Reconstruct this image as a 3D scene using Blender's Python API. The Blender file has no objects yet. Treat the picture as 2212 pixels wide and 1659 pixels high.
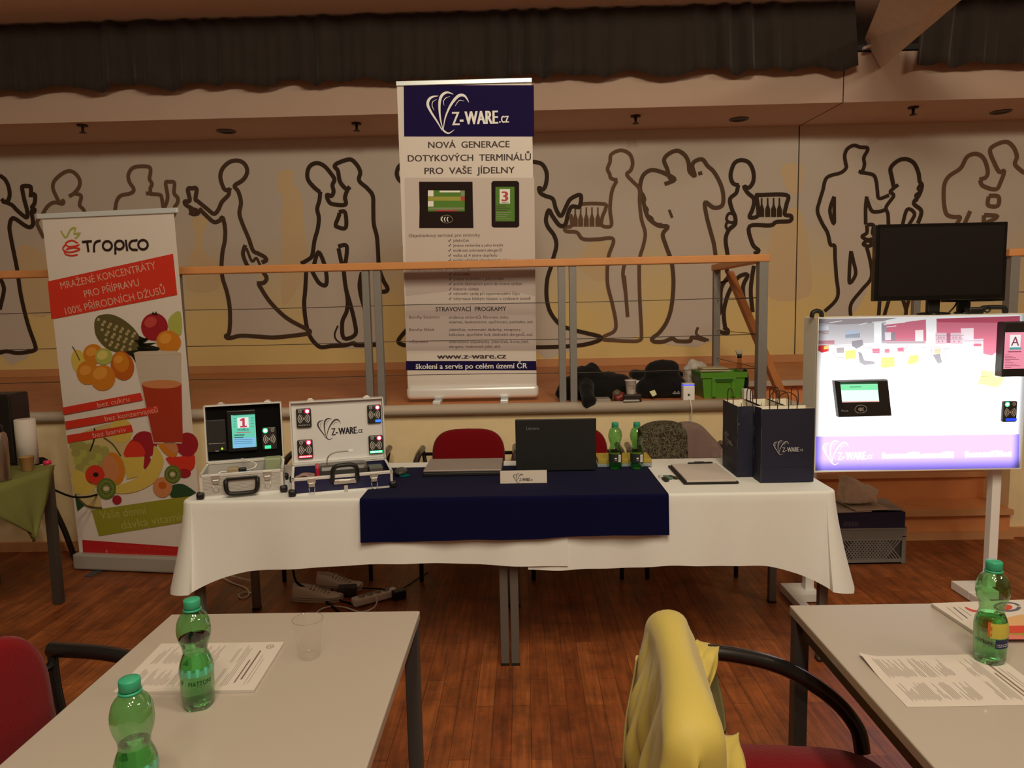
import bpy, bmesh, math, random
from mathutils import Vector as V, Matrix, geometry, noise
random.seed(7)
C = bpy.context.scene.collection
SC = bpy.context.scene

# ------------------------------------------------------------------ camera
W, H, FOC, EYE = 2212, 1659, 1550.0, 1.52
ROLL, PITCH, YAW = math.radians(1.2), math.radians(6.148), math.radians(1.0107)
_c, _s = math.cos(YAW), math.sin(YAW)
_r0, _fh, _u = V((_c, _s, 0)), V((-_s, _c, 0)), V((0, 0, 1))
FW = _fh * math.cos(PITCH) - _u * math.sin(PITCH)
_up = _fh * math.sin(PITCH) + _u * math.cos(PITCH)
RI = _r0 * math.cos(ROLL) - _up * math.sin(ROLL)
UP = _r0 * math.sin(ROLL) + _up * math.cos(ROLL)
EYEP = V((0, 0, EYE))
cam = bpy.data.cameras.new('camera')
cam.sensor_width = 36
cam.lens = FOC / W * 36
cam.clip_start = .02
cam_o = bpy.data.objects.new('camera', cam)
C.objects.link(cam_o)
cam_o.matrix_world = Matrix(((RI.x, UP.x, -FW.x, 0), (RI.y, UP.y, -FW.y, 0), (RI.z, UP.z, -FW.z, EYE), (0, 0, 0, 1)))
SC.camera = cam_o

# ------------------------------------------------------------------ light and exposure
SC.view_settings.view_transform = 'Standard'
SC.view_settings.look = 'None'
SC.view_settings.exposure = 0.0
SC.view_settings.gamma = 1
SC.view_settings.use_curve_mapping = False
world = bpy.data.worlds.new('hall_air')
SC.world = world
world.use_nodes = True
world.node_tree.nodes['Background'].inputs[0].default_value = (.9, .6, .4, 1)
world.node_tree.nodes['Background'].inputs[1].default_value = .02
WARM = (1.0, .84, .60)
def bulb(x, y, z, w, r=.09):
    l = bpy.data.lights.new('ceiling_or_fill_bulb', 'POINT')
    l.energy = w; l.color = WARM; l.shadow_soft_size = r
    o = bpy.data.objects.new('ceiling_or_fill_bulb', l); o.location = (x, y, z); C.objects.link(o)
# two rows of lit ceiling lamps over the visitors' tables, above and behind the photographer
for k, y in enumerate((-2.5, -1.7, -1.0, -.3, .3, .8)):
    bulb(.35 + (.45 if k % 2 else -.45), y, 4.3, 98, .2)
for x, y in ((3.9, -.2), (4.4, .5)):  # added fill bulbs on the right, brightening the shaded stairs
    bulb(x, y, 4.3, 75, .2)

# ------------------------------------------------------------------ helpers
def lin(c):
    return tuple(((v / 255) / 12.92 if v / 255 <= .04045 else ((v / 255 + .055) / 1.055) ** 2.4) for v in c)
def ray(x, y):
    return RI * ((x - W / 2) / FOC) - UP * ((y - H / 2) / FOC) + FW
def atZ(x, y, z):
    d = ray(x, y); return EYEP + d * ((z - EYE) / d.z)
def atY(x, y, Y):
    d = ray(x, y); return EYEP + d * (Y / d.y)

MATS = {}
def mat(name, rgb, rough=.6, metal=0, spec=.5, var=0, scale=8, bump=0, emit=0, coat=0, sheen=0, trans=0, ior=1.45, alpha=1):
    if name in MATS: return MATS[name]
    m = bpy.data.materials.new(name); m.use_nodes = True
    nt = m.node_tree; b = nt.nodes['Principled BSDF']; I = b.inputs
    col = (*rgb, 1)
    I['Base Color'].default_value = col; I['Roughness'].default_value = rough; I['Metallic'].default_value = metal
    I['Specular IOR Level'].default_value = spec
    I['Coat Weight'].default_value = coat; I['Sheen Weight'].default_value = sheen
    I['Transmission Weight'].default_value = trans; I['IOR'].default_value = ior; I['Alpha'].default_value = alpha
    if emit:
        I['Emission Color'].default_value = col; I['Emission Strength'].default_value = emit
    if var or bump:
        tc = nt.nodes.new('ShaderNodeTexCoord'); n = nt.nodes.new('ShaderNodeTexNoise')
        n.inputs['Scale'].default_value = scale; n.inputs['Detail'].default_value = 5
        nt.links.new(tc.outputs['Object'], n.inputs['Vector'])
        if var:
            mx = nt.nodes.new('ShaderNodeMix'); mx.data_type = 'RGBA'
            mx.inputs['A'].default_value = (*[c * (1 - var) for c in rgb], 1)
            mx.inputs['B'].default_value = (*[min(1, c * (1 + var)) for c in rgb], 1)
            nt.links.new(n.outputs['Fac'], mx.inputs['Factor']); nt.links.new(mx.outputs['Result'], I['Base Color'])
        if bump:
            bp = nt.nodes.new('ShaderNodeBump'); bp.inputs['Strength'].default_value = bump; bp.inputs['Distance'].default_value = .01
            nt.links.new(n.outputs['Fac'], bp.inputs['Height']); nt.links.new(bp.outputs['Normal'], I['Normal'])
    MATS[name] = m
    return m
LIGHT = (.63, .457, .318)
def pm(name, px, k=1.0, **kw):
    """material whose albedo gives photo colour px under k times the light falling on the white cloth"""
    a = tuple(min(.93, max(.002, v / (l * k))) for v, l in zip(lin(px), LIGHT))
    return mat(name, a, **kw)
def em(name, rgb, s=1.0):
    if name in MATS: return MATS[name]
    m = bpy.data.materials.new(name); m.use_nodes = True; nt = m.node_tree; nt.nodes.clear()
    e = nt.nodes.new('ShaderNodeEmission'); o = nt.nodes.new('ShaderNodeOutputMaterial')
    e.inputs[0].default_value = (*lin(rgb), 1); e.inputs[1].default_value = s
    nt.links.new(e.outputs[0], o.inputs[0]); MATS[name] = m
    return m
def clear(name, tint, gloss=.12, rough=.03, edge=.35, k=.55):
    """thin clear plastic: tinted see-through with a reflective skin"""
    if name in MATS: return MATS[name]
    m = bpy.data.materials.new(name); m.use_nodes = True; nt = m.node_tree; nt.nodes.clear()
    t = nt.nodes.new('ShaderNodeBsdfTransparent'); g = nt.nodes.new('ShaderNodeBsdfGlossy'); lw = nt.nodes.new('ShaderNodeLayerWeight')
    mx = nt.nodes.new('ShaderNodeMixShader'); o = nt.nodes.new('ShaderNodeOutputMaterial'); mth = nt.nodes.new('ShaderNodeMath')
    t.inputs[0].default_value = (*tint, 1); g.inputs['Roughness'].default_value = rough; lw.inputs['Blend'].default_value = edge
    mth.operation = 'MULTIPLY_ADD'; mth.inputs[1].default_value = k; mth.inputs[2].default_value = gloss * .35
    nt.links.new(lw.outputs['Facing'], mth.inputs[0]); nt.links.new(mth.outputs[0], mx.inputs[0])
    nt.links.new(t.outputs[0], mx.inputs[1]); nt.links.new(g.outputs[0], mx.inputs[2]); nt.links.new(mx.outputs[0], o.inputs[0])
    MATS[name] = m
    return m

def smooth_path(p, n=6, closed=False):
    """Catmull-Rom through the points"""
    p = [V(q) for q in p]; out = []; N = len(p)
    for i in range(N if closed else N - 1):
        a = p[i - 1] if (i or closed) else p[0]; b = p[i]; c = p[(i + 1) % N]; d = p[(i + 2) % N] if (closed or i + 2 < N) else p[-1]
        for k in range(n):
            t = k / n
            out.append(.5 * (2 * b + (c - a) * t + (2 * a - 5 * b + 4 * c - d) * t * t + (3 * b - a - 3 * c + d) * t ** 3))
    if not closed: out.append(p[-1])
    return out

_txt = {}
def glyphs(s, bold=0):
    k = (s, bold)
    if k in _txt: return _txt[k]
    cu = bpy.data.curves.new('t', 'FONT'); cu.body = s; cu.resolution_u = 3; cu.offset = bold
    o = bpy.data.objects.new('t', cu); C.objects.link(o)
    dg = bpy.context.evaluated_depsgraph_get(); ev = o.evaluated_get(dg); me = ev.to_mesh()
    vs = [(v.co.x, v.co.y) for v in me.vertices]; fs = [tuple(p.vertices) for p in me.polygons]
    ev.to_mesh_clear(); bpy.data.objects.remove(o); bpy.data.curves.remove(cu)
    _txt[k] = (vs, fs)
    return _txt[k]

class B:
    """collects shapes and links them as ONE mesh object"""
    def __init__(s): s.v = []; s.f = []; s.m = []; s.s = []
    def add(s, vs, fs, m=0, sm=False):
        o = len(s.v); s.v += [V(v) for v in vs]
        for f in fs: s.f.append(tuple(i + o for i in f)); s.m.append(m); s.s.append(sm)
        return s
    def box(s, x0, x1, y0, y1, z0, z1, m=0, bev=0, M=None, seg=2):
        bm = bmesh.new(); bmesh.ops.create_cube(bm, size=1)
        for v in bm.verts: v.co = V(((x0 + x1) / 2 + v.co.x * (x1 - x0), (y0 + y1) / 2 + v.co.y * (y1 - y0), (z0 + z1) / 2 + v.co.z * (z1 - z0)))
        if bev: bmesh.ops.bevel(bm, geom=bm.edges[:], offset=bev, segments=seg, affect='EDGES', profile=.5)
        return s.bm(bm, m, bool(bev) and seg > 2, M)
    def bm(s, bm, m=0, sm=False, M=None):
        if M is not None: bmesh.ops.transform(bm, matrix=M, verts=bm.verts)
        bm.normal_update(); bm.verts.index_update()
        s.add([v.co for v in bm.verts], [tuple(v.index for v in f.verts) for f in bm.faces], m, sm); bm.free()
        return s
    def frame(s, P, u, v, w, a, b, c, m=0, bev=0):
        """box a x b x c along unit axes u v w from corner P"""
        M = Matrix(((u.x, v.x, w.x, P.x), (u.y, v.y, w.y, P.y), (u.z, v.z, w.z, P.z), (0, 0, 0, 1)))
        return s.box(0, a, 0, b, 0, c, m, bev, M)
    def bar(s, p, q, wx, wy, m=0, up=(0, 0, 1), bev=0):
        p, q = V(p), V(q); d = (q - p).normalized(); up = V(up)
        if abs(d.dot(up)) > .99: up = V((0, 1, 0))
        u = d.cross(up).normalized(); w = u.cross(d).normalized()
        return s.frame(p - u * wx / 2 - w * wy / 2, u, w, d, wx, wy, (q - p).length, m, bev) if u.cross(w).dot(d) > 0 else s.frame(p + u * wx / 2 - w * wy / 2, -u, w, d, wx, wy, (q - p).length, m, bev)
    def tube(s, pts, r, n=8, m=0, closed=False, flat=1.0):
        pts = [V(p) for p in pts]; N = len(pts); rings = []
        d0 = (pts[1] - pts[0]).normalized(); up = V((0, 0, 1)) if abs(d0.z) < .9 else V((0, 1, 0))
        u = d0.cross(up).normalized()
        for i in range(N):
            if closed: d = pts[(i + 1) % N] - pts[i - 1]
            else: d = pts[min(i + 1, N - 1)] - pts[max(i - 1, 0)]
            if d.length < 1e-9: d = d0
            d.normalize(); u = (u - d * u.dot(d)); u = u.normalized() if u.length > 1e-6 else d.orthogonal().normalized(); w = d.cross(u)
            rr = r[i] if isinstance(r, (list, tuple)) else r
            rings.append([pts[i] + (u * math.cos(2 * math.pi * k / n) + w * math.sin(2 * math.pi * k / n) * flat) * rr for k in range(n)])
        vs = [p for g in rings for p in g]; fs = []
        for i in range(N if closed else N - 1):
            j = (i + 1) % N
            for k in range(n): fs.append((i * n + k, i * n + (k + 1) % n, j * n + (k + 1) % n, j * n + k))
        if not closed: fs += [tuple(range(n - 1, -1, -1)), tuple((N - 1) * n + k for k in range(n))]
        return s.add(vs, fs, m, True)
    def lathe(s, prof, n=24, m=0, o=(0, 0, 0), lob=None, cap=True):
        o = V(o); vs = []; fs = []
        for i, (r, z) in enumerate(prof):
            for k in range(n):
                a = 2 * math.pi * k / n; rr = r * (lob(a, z) if lob else 1)
                vs.append(o + V((rr * math.cos(a), rr * math.sin(a), z)))
        for i in range(len(prof) - 1):
            for k in range(n): fs.append((i * n + k, i * n + (k + 1) % n, (i + 1) * n + (k + 1) % n, (i + 1) * n + k))
        if cap: fs += [tuple(range(n - 1, -1, -1)), tuple((len(prof) - 1) * n + k for k in range(n))]
        return s.add(vs, fs, m, True)
    def poly(s, pts, m=0):
        pts = [V(p) for p in pts]
        tri = geometry.tessellate_polygon([pts])
        return s.add(pts, tri, m)
    def grid(s, fn, nu, nv, m=0, sm=True):
        vs = [fn(i / nu, j / nv) for j in range(nv + 1) for i in range(nu + 1)]
        fs = [(j * (nu + 1) + i, j * (nu + 1) + i + 1, (j + 1) * (nu + 1) + i + 1, (j + 1) * (nu + 1) + i) for j in range(nv) for i in range(nu)]
        return s.add(vs, fs, m, sm)
    def ball(s, c, rx, ry=None, rz=None, m=0, n=12, M=None):
        bm = bmesh.new(); bmesh.ops.create_uvsphere(bm, u_segments=n * 2, v_segments=n, radius=1)
        for v in bm.verts: v.co = V((v.co.x * rx, v.co.y * (ry or rx), v.co.z * (rz or rx)))
        if M is not None: bmesh.ops.transform(bm, matrix=M, verts=bm.verts)
        for v in bm.verts: v.co += V(c)
        return s.bm(bm, m, True)
    def text(s, t, P, u, v, w, h, m=0, bold=0, mid=False, fn=None):
        """lettering of cap height h, stretched to width w, baseline from P along u"""
        vs, fs = glyphs(t)
        if not vs: return s
        if bold and not fn:                        # heavier strokes: the same letters set three times, a hair apart
            n_ = len(vs); fs = fs + [tuple(i + n_ for i in f) for f in fs] + [tuple(i + 2 * n_ for i in f) for f in fs]
            vs = [(x - bold, y) for x, y in vs] + [(x + bold, y) for x, y in vs] + vs
            nrm = None if fn else u.cross(v).normalized() * .00012; lifts = [0] * n_ + [1] * n_ + [2] * n_
        x0 = min(a for a, b in vs); x1 = max(a for a, b in vs); kx = w / (x1 - x0) if w else h / .729; ky = h / .729
        if mid: x0 = (x0 + x1) / 2
        if fn: return s.add([fn((a - x0) * kx, b * ky) for a, b in vs], fs, m)
        if bold: return s.add([P + u * ((a - x0) * kx) + v * (b * ky) + nrm * l for (a, b), l in zip(vs, lifts)], fs, m)
        return s.add([P + u * ((a - x0) * kx) + v * (b * ky) for a, b in vs], fs, m)
    def ribbon(s, pts, wd, nrm, m=0, closed=False):
        """flat brush stroke in the plane of normal nrm"""
        N = len(pts); vs = []
        for i, p in enumerate(pts):
            d = (pts[(i + 1) % N] - pts[i - 1]) if closed else pts[min(i + 1, N - 1)] - pts[max(i - 1, 0)]
            if d.length < 1e-9: d = V((1, 0, 0))
            q = nrm.cross(d.normalized()) * ((wd[i] if isinstance(wd, list) else wd) / 2)
            p = p + nrm * (1.2e-5 * i); vs += [p + q, p - q]
        fs = [(2 * i, 2 * i + 1, 2 * ((i + 1) % N) + 1, 2 * ((i + 1) % N)) for i in range(N if closed else N - 1)]
        return s.add(vs, fs, m)
    def build(s, name, mats, parent=None, mods=None):
        me = bpy.data.meshes.new(name)
        o = bpy.data.objects.new(name, me)
        vs = s.v
        if parent is not None and parent.type == 'EMPTY' or parent is not None:
            inv = parent_matrix(parent).inverted(); vs = [inv @ p for p in vs]
        me.from_pydata([tuple(p) for p in vs], [], s.f)
        for m in (mats if isinstance(mats, (list, tuple)) else [mats]): me.materials.append(m)
        me.polygons.foreach_set('material_index', s.m); me.polygons.foreach_set('use_smooth', s.s)
        me.update(); C.objects.link(o)
        if parent is not None: o.parent = parent
        return o
def parent_matrix(o):
    m = o.matrix_basis.copy()
    while o.parent: o = o.parent; m = o.matrix_basis @ m
    return m
def empty(name, label, cat, loc=(0, 0, 0), group=None, rz=0):
    o = bpy.data.objects.new(name, None); o.empty_display_size = .05
    o.location = loc; o.rotation_euler = (0, 0, rz); C.objects.link(o)
    return tag(o, label, cat, group)
def tag(o, label=None, cat=None, group=None, kind=None):
    if label: o['label'] = label
    if cat: o['category'] = cat
    if group: o['group'] = group
    if kind: o['kind'] = kind
    return o
def struct(o, label=None):
    o['kind'] = 'structure'
    if label: o['label'] = label
    return o
def copy_tree(o, parent=None):
    c = o.copy(); C.objects.link(c); c.parent = parent
    for ch in [x for x in ALL_CHILDREN.get(o.name, [])]: copy_tree(ch, c)
    return c
ALL_CHILDREN = {}
def index_children():
    ALL_CHILDREN.clear()
    for x in C.objects:
        if x.parent: ALL_CHILDREN.setdefault(x.parent.name, []).append(x)
def dup(root, label, loc, rz=None, group=None):
    index_children(); c = copy_tree(root); c.location = loc
    if rz is not None: c.rotation_euler.z = rz
    c['label'] = label
    if group: c['group'] = group
    return c

class Plane:
    """a flat printed face in the place: P a corner, u right, v up"""
    def __init__(s, P, u, v):
        s.P = V(P); s.u = V(u).normalized(); s.n = s.u.cross(V(v)).normalized(); s.v = s.n.cross(s.u)
    def at(s, x, y, lift=0):
        d = ray(x, y); t = (s.P - EYEP).dot(s.n) / d.dot(s.n)
        return EYEP + d * t + s.n * lift
    def poly(s, b, pts, m, lift=.001, smooth=0):
        q = [s.at(x, y, lift) for x, y in pts]
        if smooth: q = smooth_path(q, smooth, True)
        return b.poly(q, m)
    def oval(s, b, x, y, rx, ry, m, lift=.001, rot=0, n=20, a0=0, a1=360):
        c, d = math.cos(math.radians(rot)), math.sin(math.radians(rot)); pts = []
        for k in range(n if a1 - a0 >= 360 else n + 1):
            a = math.radians(a0 + (a1 - a0) * k / n); ex, ey = rx * math.cos(a), ry * math.sin(a)
            pts.append((x + ex * c - ey * d, y + ex * d + ey * c))
        return s.poly(b, pts, m, lift)
    def line(s, b, pts, wpx, m, lift=.0015, smooth=4, closed=False):
        q = [s.at(x, y, lift) for x, y in pts]
        k = (s.at(pts[0][0] + 1, pts[0][1]) - s.at(*pts[0])).length
        if smooth: q = smooth_path(q, smooth, closed)
        return b.ribbon(q, wpx * k, s.n, m, closed)
    def text(s, b, t, p0, p1, hpx, m, lift=.002, bold=0):
        P, Q = s.at(*p0, lift), s.at(*p1, lift); u = (Q - P).normalized(); v = s.n.cross(u)
        h = (s.at(p0[0], p0[1] - hpx, lift) - P).length
        return b.text(t, P, u, v, (Q - P).length, h, m, bold)
# ------------------------------------------------------------------ the room
STG, NOSE, WALL = .91, 4.44, 7.25          # stage height, stage front edge, rear wall
paint = mat('beige_wall_paint', (.60, .45, .37), rough=.9, var=.05, scale=3)
wood_stage = mat('stage_boards', (.62, .24, .10), rough=.5, var=.18, scale=5)
ply = pm('stage_front_plywood', (206, 160, 108), 1.0, rough=.8, var=.07, scale=14)
trimwood = mat('skirting_wood', (.66, .33, .15), rough=.5, var=.08, scale=6)
nosem = mat('rounded_white_nosing', (.55, .47, .39), rough=.55)
railwood = mat('beech_rail', (.72, .325, .12), rough=.4, var=.12, scale=9)
steel = mat('galvanised_post', (.27, .26, .25), rough=.55, metal=.25, var=.08, scale=30)
wirem = mat('steel_wire', (.10, .085, .07), rough=.5, metal=.5)
black = mat('black_plastic', (.012, .011, .011), rough=.45)
blackm = mat('matte_black', (.008, .007, .007), rough=.85, spec=.2)
whitep = pm('white_laminate', (188, 164, 138), 1.0, rough=.35)

def parquet():
    m = bpy.data.materials.new('oak_parquet'); m.use_nodes = True; nt = m.node_tree; N = nt.nodes; L = nt.links.new
    b = N['Principled BSDF']; tc = N.new('ShaderNodeTexCoord'); mp = N.new('ShaderNodeMapping')
    mp.inputs['Rotation'].default_value = (0, 0, math.pi / 2)
    L(tc.outputs['Object'], mp.inputs['Vector'])
    br = N.new('ShaderNodeTexBrick'); br.offset = .37; br.offset_frequency = 2; br.squash = 1
    for k, v in (('Scale', 1), ('Brick Width', .52), ('Row Height', .07), ('Mortar Size', .0016), ('Mortar Smooth', .3), ('Bias', 0)): br.inputs[k].default_value = v
    br.inputs['Color1'].default_value = (.245, .060, .013, 1); br.inputs['Color2'].default_value = (.37, .108, .027, 1); br.inputs['Mortar'].default_value = (.13, .036, .010, 1)
    L(mp.outputs[0], br.inputs['Vector'])
    n1 = N.new('ShaderNodeTexNoise'); m2 = N.new('ShaderNodeMapping'); m2.inputs['Scale'].default_value = (55, 3.5, 1)
    L(tc.outputs['Object'], m2.inputs[0]); L(m2.outputs[0], n1.inputs['Vector']); n1.inputs['Scale'].default_value = 1; n1.inputs['Detail'].default_value = 6
    n2 = N.new('ShaderNodeTexNoise'); n2.inputs['Scale'].default_value = 7; n2.inputs['Detail'].default_value = 7; n2.inputs['Roughness'].default_value = .75; L(tc.outputs['Object'], n2.inputs['Vector'])
    r1 = N.new('ShaderNodeMapRange'); r1.inputs[1].default_value = .3; r1.inputs[2].default_value = .75; r1.inputs[3].default_value = .62; r1.inputs[4].default_value = 1.25; L(n1.outputs[0], r1.inputs[0])
    r2 = N.new('ShaderNodeMapRange'); r2.inputs[1].default_value = .35; r2.inputs[2].default_value = .6; r2.inputs[3].default_value = .6; r2.inputs[4].default_value = 1.1; L(n2.outputs[0], r2.inputs[0])
    mu = N.new('ShaderNodeMath'); mu.operation = 'MULTIPLY'; L(r1.outputs[0], mu.inputs[0]); L(r2.outputs[0], mu.inputs[1])
    vm = N.new('ShaderNodeVectorMath'); vm.operation = 'SCALE'; L(br.outputs['Color'], vm.inputs[0]); L(mu.outputs[0], vm.inputs['Scale'])
    L(vm.outputs[0], b.inputs['Base Color']); b.inputs['Roughness'].default_value = .36
    r3 = N.new('ShaderNodeMapRange'); r3.inputs[3].default_value = .38; r3.inputs[4].default_value = .6; L(n2.outputs[0], r3.inputs[0]); L(r3.outputs[0], b.inputs['Roughness'])
    return m
PARQ = parquet()
struct(B().box(-7, 8, -6, 4.6, -.05, 0).build('floor', PARQ))
CEILM = mat('ceiling_paint', (.88, .80, .76), rough=.9, var=.05, scale=2)
struct(B().box(-7, 8, 4.9, 7.4, 4.0, 4.1).box(-7, 8, 4.8, 4.9, 4.0, 7.1).box(-7, 8, -6, 4.9, 7.0, 7.1, 1).build('ceiling', [CEILM, mat('dark_hall_ceiling', (.16, .12, .10), rough=.9)]))
hallw = mat('hall_wall_paint', (.30, .24, .19), rough=.9)
struct(B().box(-7.1, -7, -6, 7.4, 0, 7.1).build('wall_left', hallw))
struct(B().box(8, 8.1, -6, 7.4, 0, 7.1).build('wall_right', hallw))
struct(B().box(-7, 8, -6.1, -6, 0, 7.1).build('wall_front', hallw))

# stage: boards, front panels, rounded nosing, stairs
SX0, SX1, SY1 = 1.50, 3.06, 5.52           # stair well
sf = B()
sf.box(-7, SX0, NOSE + .02, WALL, STG - .05, STG); sf.box(SX1, 8, NOSE + .02, WALL, STG - .05, STG); sf.box(SX0, SX1, SY1, WALL, STG - .05, STG)
struct(sf.build('stage_floor', wood_stage))
fw = B()
fw.box(-7, SX0, NOSE + .06, NOSE + .12, 0, STG - .05); fw.box(SX1, 8, NOSE + .06, NOSE + .12, 0, STG - .05)
fw.box(SX0 - .04, SX0, NOSE + .12, SY1 + .1, 0, STG - .05); fw.box(SX1, SX1 + .04, NOSE + .12, SY1 + .1, 0, STG - .05)
struct(fw.build('stage_front_wall', ply))
ns = B()
def nose(x0, x1):
    pts = [(NOSE + .06, STG + .004), (NOSE + .03, STG + .006), (NOSE + .008, STG - .004), (NOSE, STG - .026), (NOSE + .008, STG - .05), (NOSE + .03, STG - .062), (NOSE + .06, STG - .064)]
    n = len(pts); vs = [(x, y, z) for x in (x0, x1) for y, z in pts]
    ns.add(vs, [(i, i + 1, n + i + 1, n + i) for i in range(n - 1)] + [tuple(range(n - 1, -1, -1)), tuple(range(n, 2 * n))], 0, True)
nose(-7, SX0); nose(SX1, 8)
ns.box(SX0, SX1, SY1 - .03, SY1 + .03, STG - .035, STG + .004)
struct(ns.build('trim_1', nosem))
sb = B(); sb.box(-7, SX0, NOSE + .035, NOSE + .06, 0, .06); sb.box(SX1, 8, NOSE + .035, NOSE + .06, 0, .06)
struct(sb.build('baseboard_stage', trimwood))
stm = mat('stair_oak', (.75, .31, .12), rough=.5, var=.22, scale=6)
st = B()
for i in range(5):
    y = NOSE + .02 + .27 * i; z = .182 * (i + 1)
    if i < 4: st.box(SX0, SX1, y, SY1 + .05, z - .03, z)
    st.box(SX0, SX1, y + .02, y + .05, z - .182, z - .03)
struct(st.build('stage_stairs', stm))
sn = B()
for i in range(4):
    y = NOSE + .02 + .27 * i; z = .182 * (i + 1)
    sn.box(SX0, SX1, y - .015, y + .02, z - .03, z + .003)
sn.box(SX0, SX1, NOSE - .005, NOSE + .04, 0, .045)
struct(sn.build('trim_2', trimwood))

# rear wall with its mural
def mural_wall():
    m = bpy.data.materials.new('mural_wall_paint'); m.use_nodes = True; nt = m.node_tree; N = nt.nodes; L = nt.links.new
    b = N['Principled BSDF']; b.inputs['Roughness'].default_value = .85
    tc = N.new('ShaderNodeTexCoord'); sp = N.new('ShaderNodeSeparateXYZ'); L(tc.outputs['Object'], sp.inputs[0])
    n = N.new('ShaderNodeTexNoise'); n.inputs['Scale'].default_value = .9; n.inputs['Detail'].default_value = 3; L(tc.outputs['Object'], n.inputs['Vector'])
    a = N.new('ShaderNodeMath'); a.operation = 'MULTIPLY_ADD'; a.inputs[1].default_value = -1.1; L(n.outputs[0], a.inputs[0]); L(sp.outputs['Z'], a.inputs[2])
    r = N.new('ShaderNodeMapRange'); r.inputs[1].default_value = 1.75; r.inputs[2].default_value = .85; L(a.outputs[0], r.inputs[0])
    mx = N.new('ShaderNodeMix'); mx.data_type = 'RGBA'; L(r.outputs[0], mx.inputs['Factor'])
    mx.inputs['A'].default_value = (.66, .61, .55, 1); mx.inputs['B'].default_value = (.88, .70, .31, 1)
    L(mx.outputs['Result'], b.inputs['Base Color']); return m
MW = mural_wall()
SOF = 3.21
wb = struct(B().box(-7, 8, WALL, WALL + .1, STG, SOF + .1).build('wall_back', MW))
struct(B().box(-7, 8, WALL - .02, WALL, STG, STG + .075).build('baseboard_back', trimwood))
so = struct(B().box(-7, 8, 6.5, WALL + .1, SOF, SOF + .02).build('soffit_ceiling', paint))
fa = struct(B().box(-7, 8, 6.45, 6.5, SOF - .0, 3.62).build('wall_soffit_front', paint))
seam = mat('panel_seam', (.07, .05, .04), rough=.9)
s_ = B(); xs = atY(1722, 500, WALL).x; xf = atY(1822, 180, 6.45).x
s_.box(xs - .005, xs + .005, WALL - .003, WALL, STG, SOF); s_.box(xf - .004, xf + .004, 6.447, 6.45, SOF, 3.62)
s_.bar((xs, WALL - .01, SOF - .001), (xf, 6.45, SOF - .001), .008, .003)
struct(s_.build('trim_3', seam))

MUR = Plane((0, WALL, 0), (1, 0, 0), (0, 0, 1))
darkp = mat('mural_black_brown', (.045, .024, .013), rough=.8)
midp = mat('mural_mid_brown', (.17, .10, .06), rough=.8)
fill = mat('mural_beige_fill', (.69, .635, .575), rough=.85)
amber = mat('mural_amber_wash', (.78, .60, .29), rough=.85)
def crop(ox, oy, k): return lambda *p: [(ox + x / k, oy + y / k) for x, y in p]
cA = crop(0, 330, 4.608); cH = crop(0, 360, 3.95); cC = crop(380, 320, 4.254); cD = crop(380, 560, 4.254); cE = crop(1140, 300, 3.687); cG = crop(1720, 280, 3.949)
def figure(strokes, m=darkp, w=8.2, fills=(), ambers=()):
    b = B()
    for p in ambers: MUR.poly(b, p, 2, .0015, 3)
    for p in fills: MUR.poly(b, p, 1, .003, 3)
    for k, p in enumerate(strokes):
        ww = w
        if isinstance(p, tuple): p, ww = p
        # roughen the hand-painted edge a little
        MUR.line(b, p, ww, 0, .0045 + .0003 * (k % 5), 5, False)
    return b.build('mural_figure', [m, fill, amber], wb)
def cl(p): return p + p[:1]
# toasting man at the far left
figure([cH((0, 75), (45, 110), (75, 170), (85, 240), (70, 290), (40, 300), (15, 275)), cH((20, 295), (100, 325), (150, 375), (228, 435), (235, 380), (212, 290), (192, 190), (200, 168), (255, 168), (268, 190), (264, 262)),
        cH((262, 240), (300, 240), (298, 310), (275, 350), (298, 365), (290, 388), (272, 385), (285, 480), (265, 515), (220, 505), (118, 440), (85, 500), (95, 600), (150, 880), (180, 1090), (240, 1340), (305, 1530), (295, 1565), (240, 1580), (150, 1590), (60, 1575), (0, 1588)),
        cH((0, 945), (30, 1010), (35, 1070), (0, 1220))], darkp, 9, [cH((0, 80), (70, 170), (70, 290), (100, 330), (228, 440), (270, 240), (295, 300), (270, 515), (118, 440), (90, 560), (150, 880), (240, 1340), (300, 1560), (0, 1585))])
figure([cA((425, 615), (480, 530), (545, 495), (625, 508), (632, 475), (600, 500), (560, 430), (530, 350), (545, 280), (620, 210), (690, 182), (750, 205), (795, 270), (790, 340), (745, 400), (690, 435)),
        cA((745, 405), (810, 430), (795, 520), (830, 560), (850, 605), (870, 680)), cA((430, 610), (372, 690), (400, 770), (440, 850))], midp, 8)
figure([cA((1140, 660), (1145, 595), (1165, 480), (1210, 425), (1300, 405), (1335, 365), (1290, 290), (1280, 220), (1320, 155), (1400, 135), (1490, 145), (1500, 200), (1490, 260), (1515, 310), (1500, 350), (1495, 400), (1455, 405)),
        cA((1490, 410), (1590, 418), (1612, 450), (1632, 550), (1665, 480), (1670, 420), (1652, 300), (1690, 290), (1738, 300), (1735, 400), (1772, 450), (1768, 500), (1740, 545), (1750, 580), (1700, 690))], midp, 8)
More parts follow.
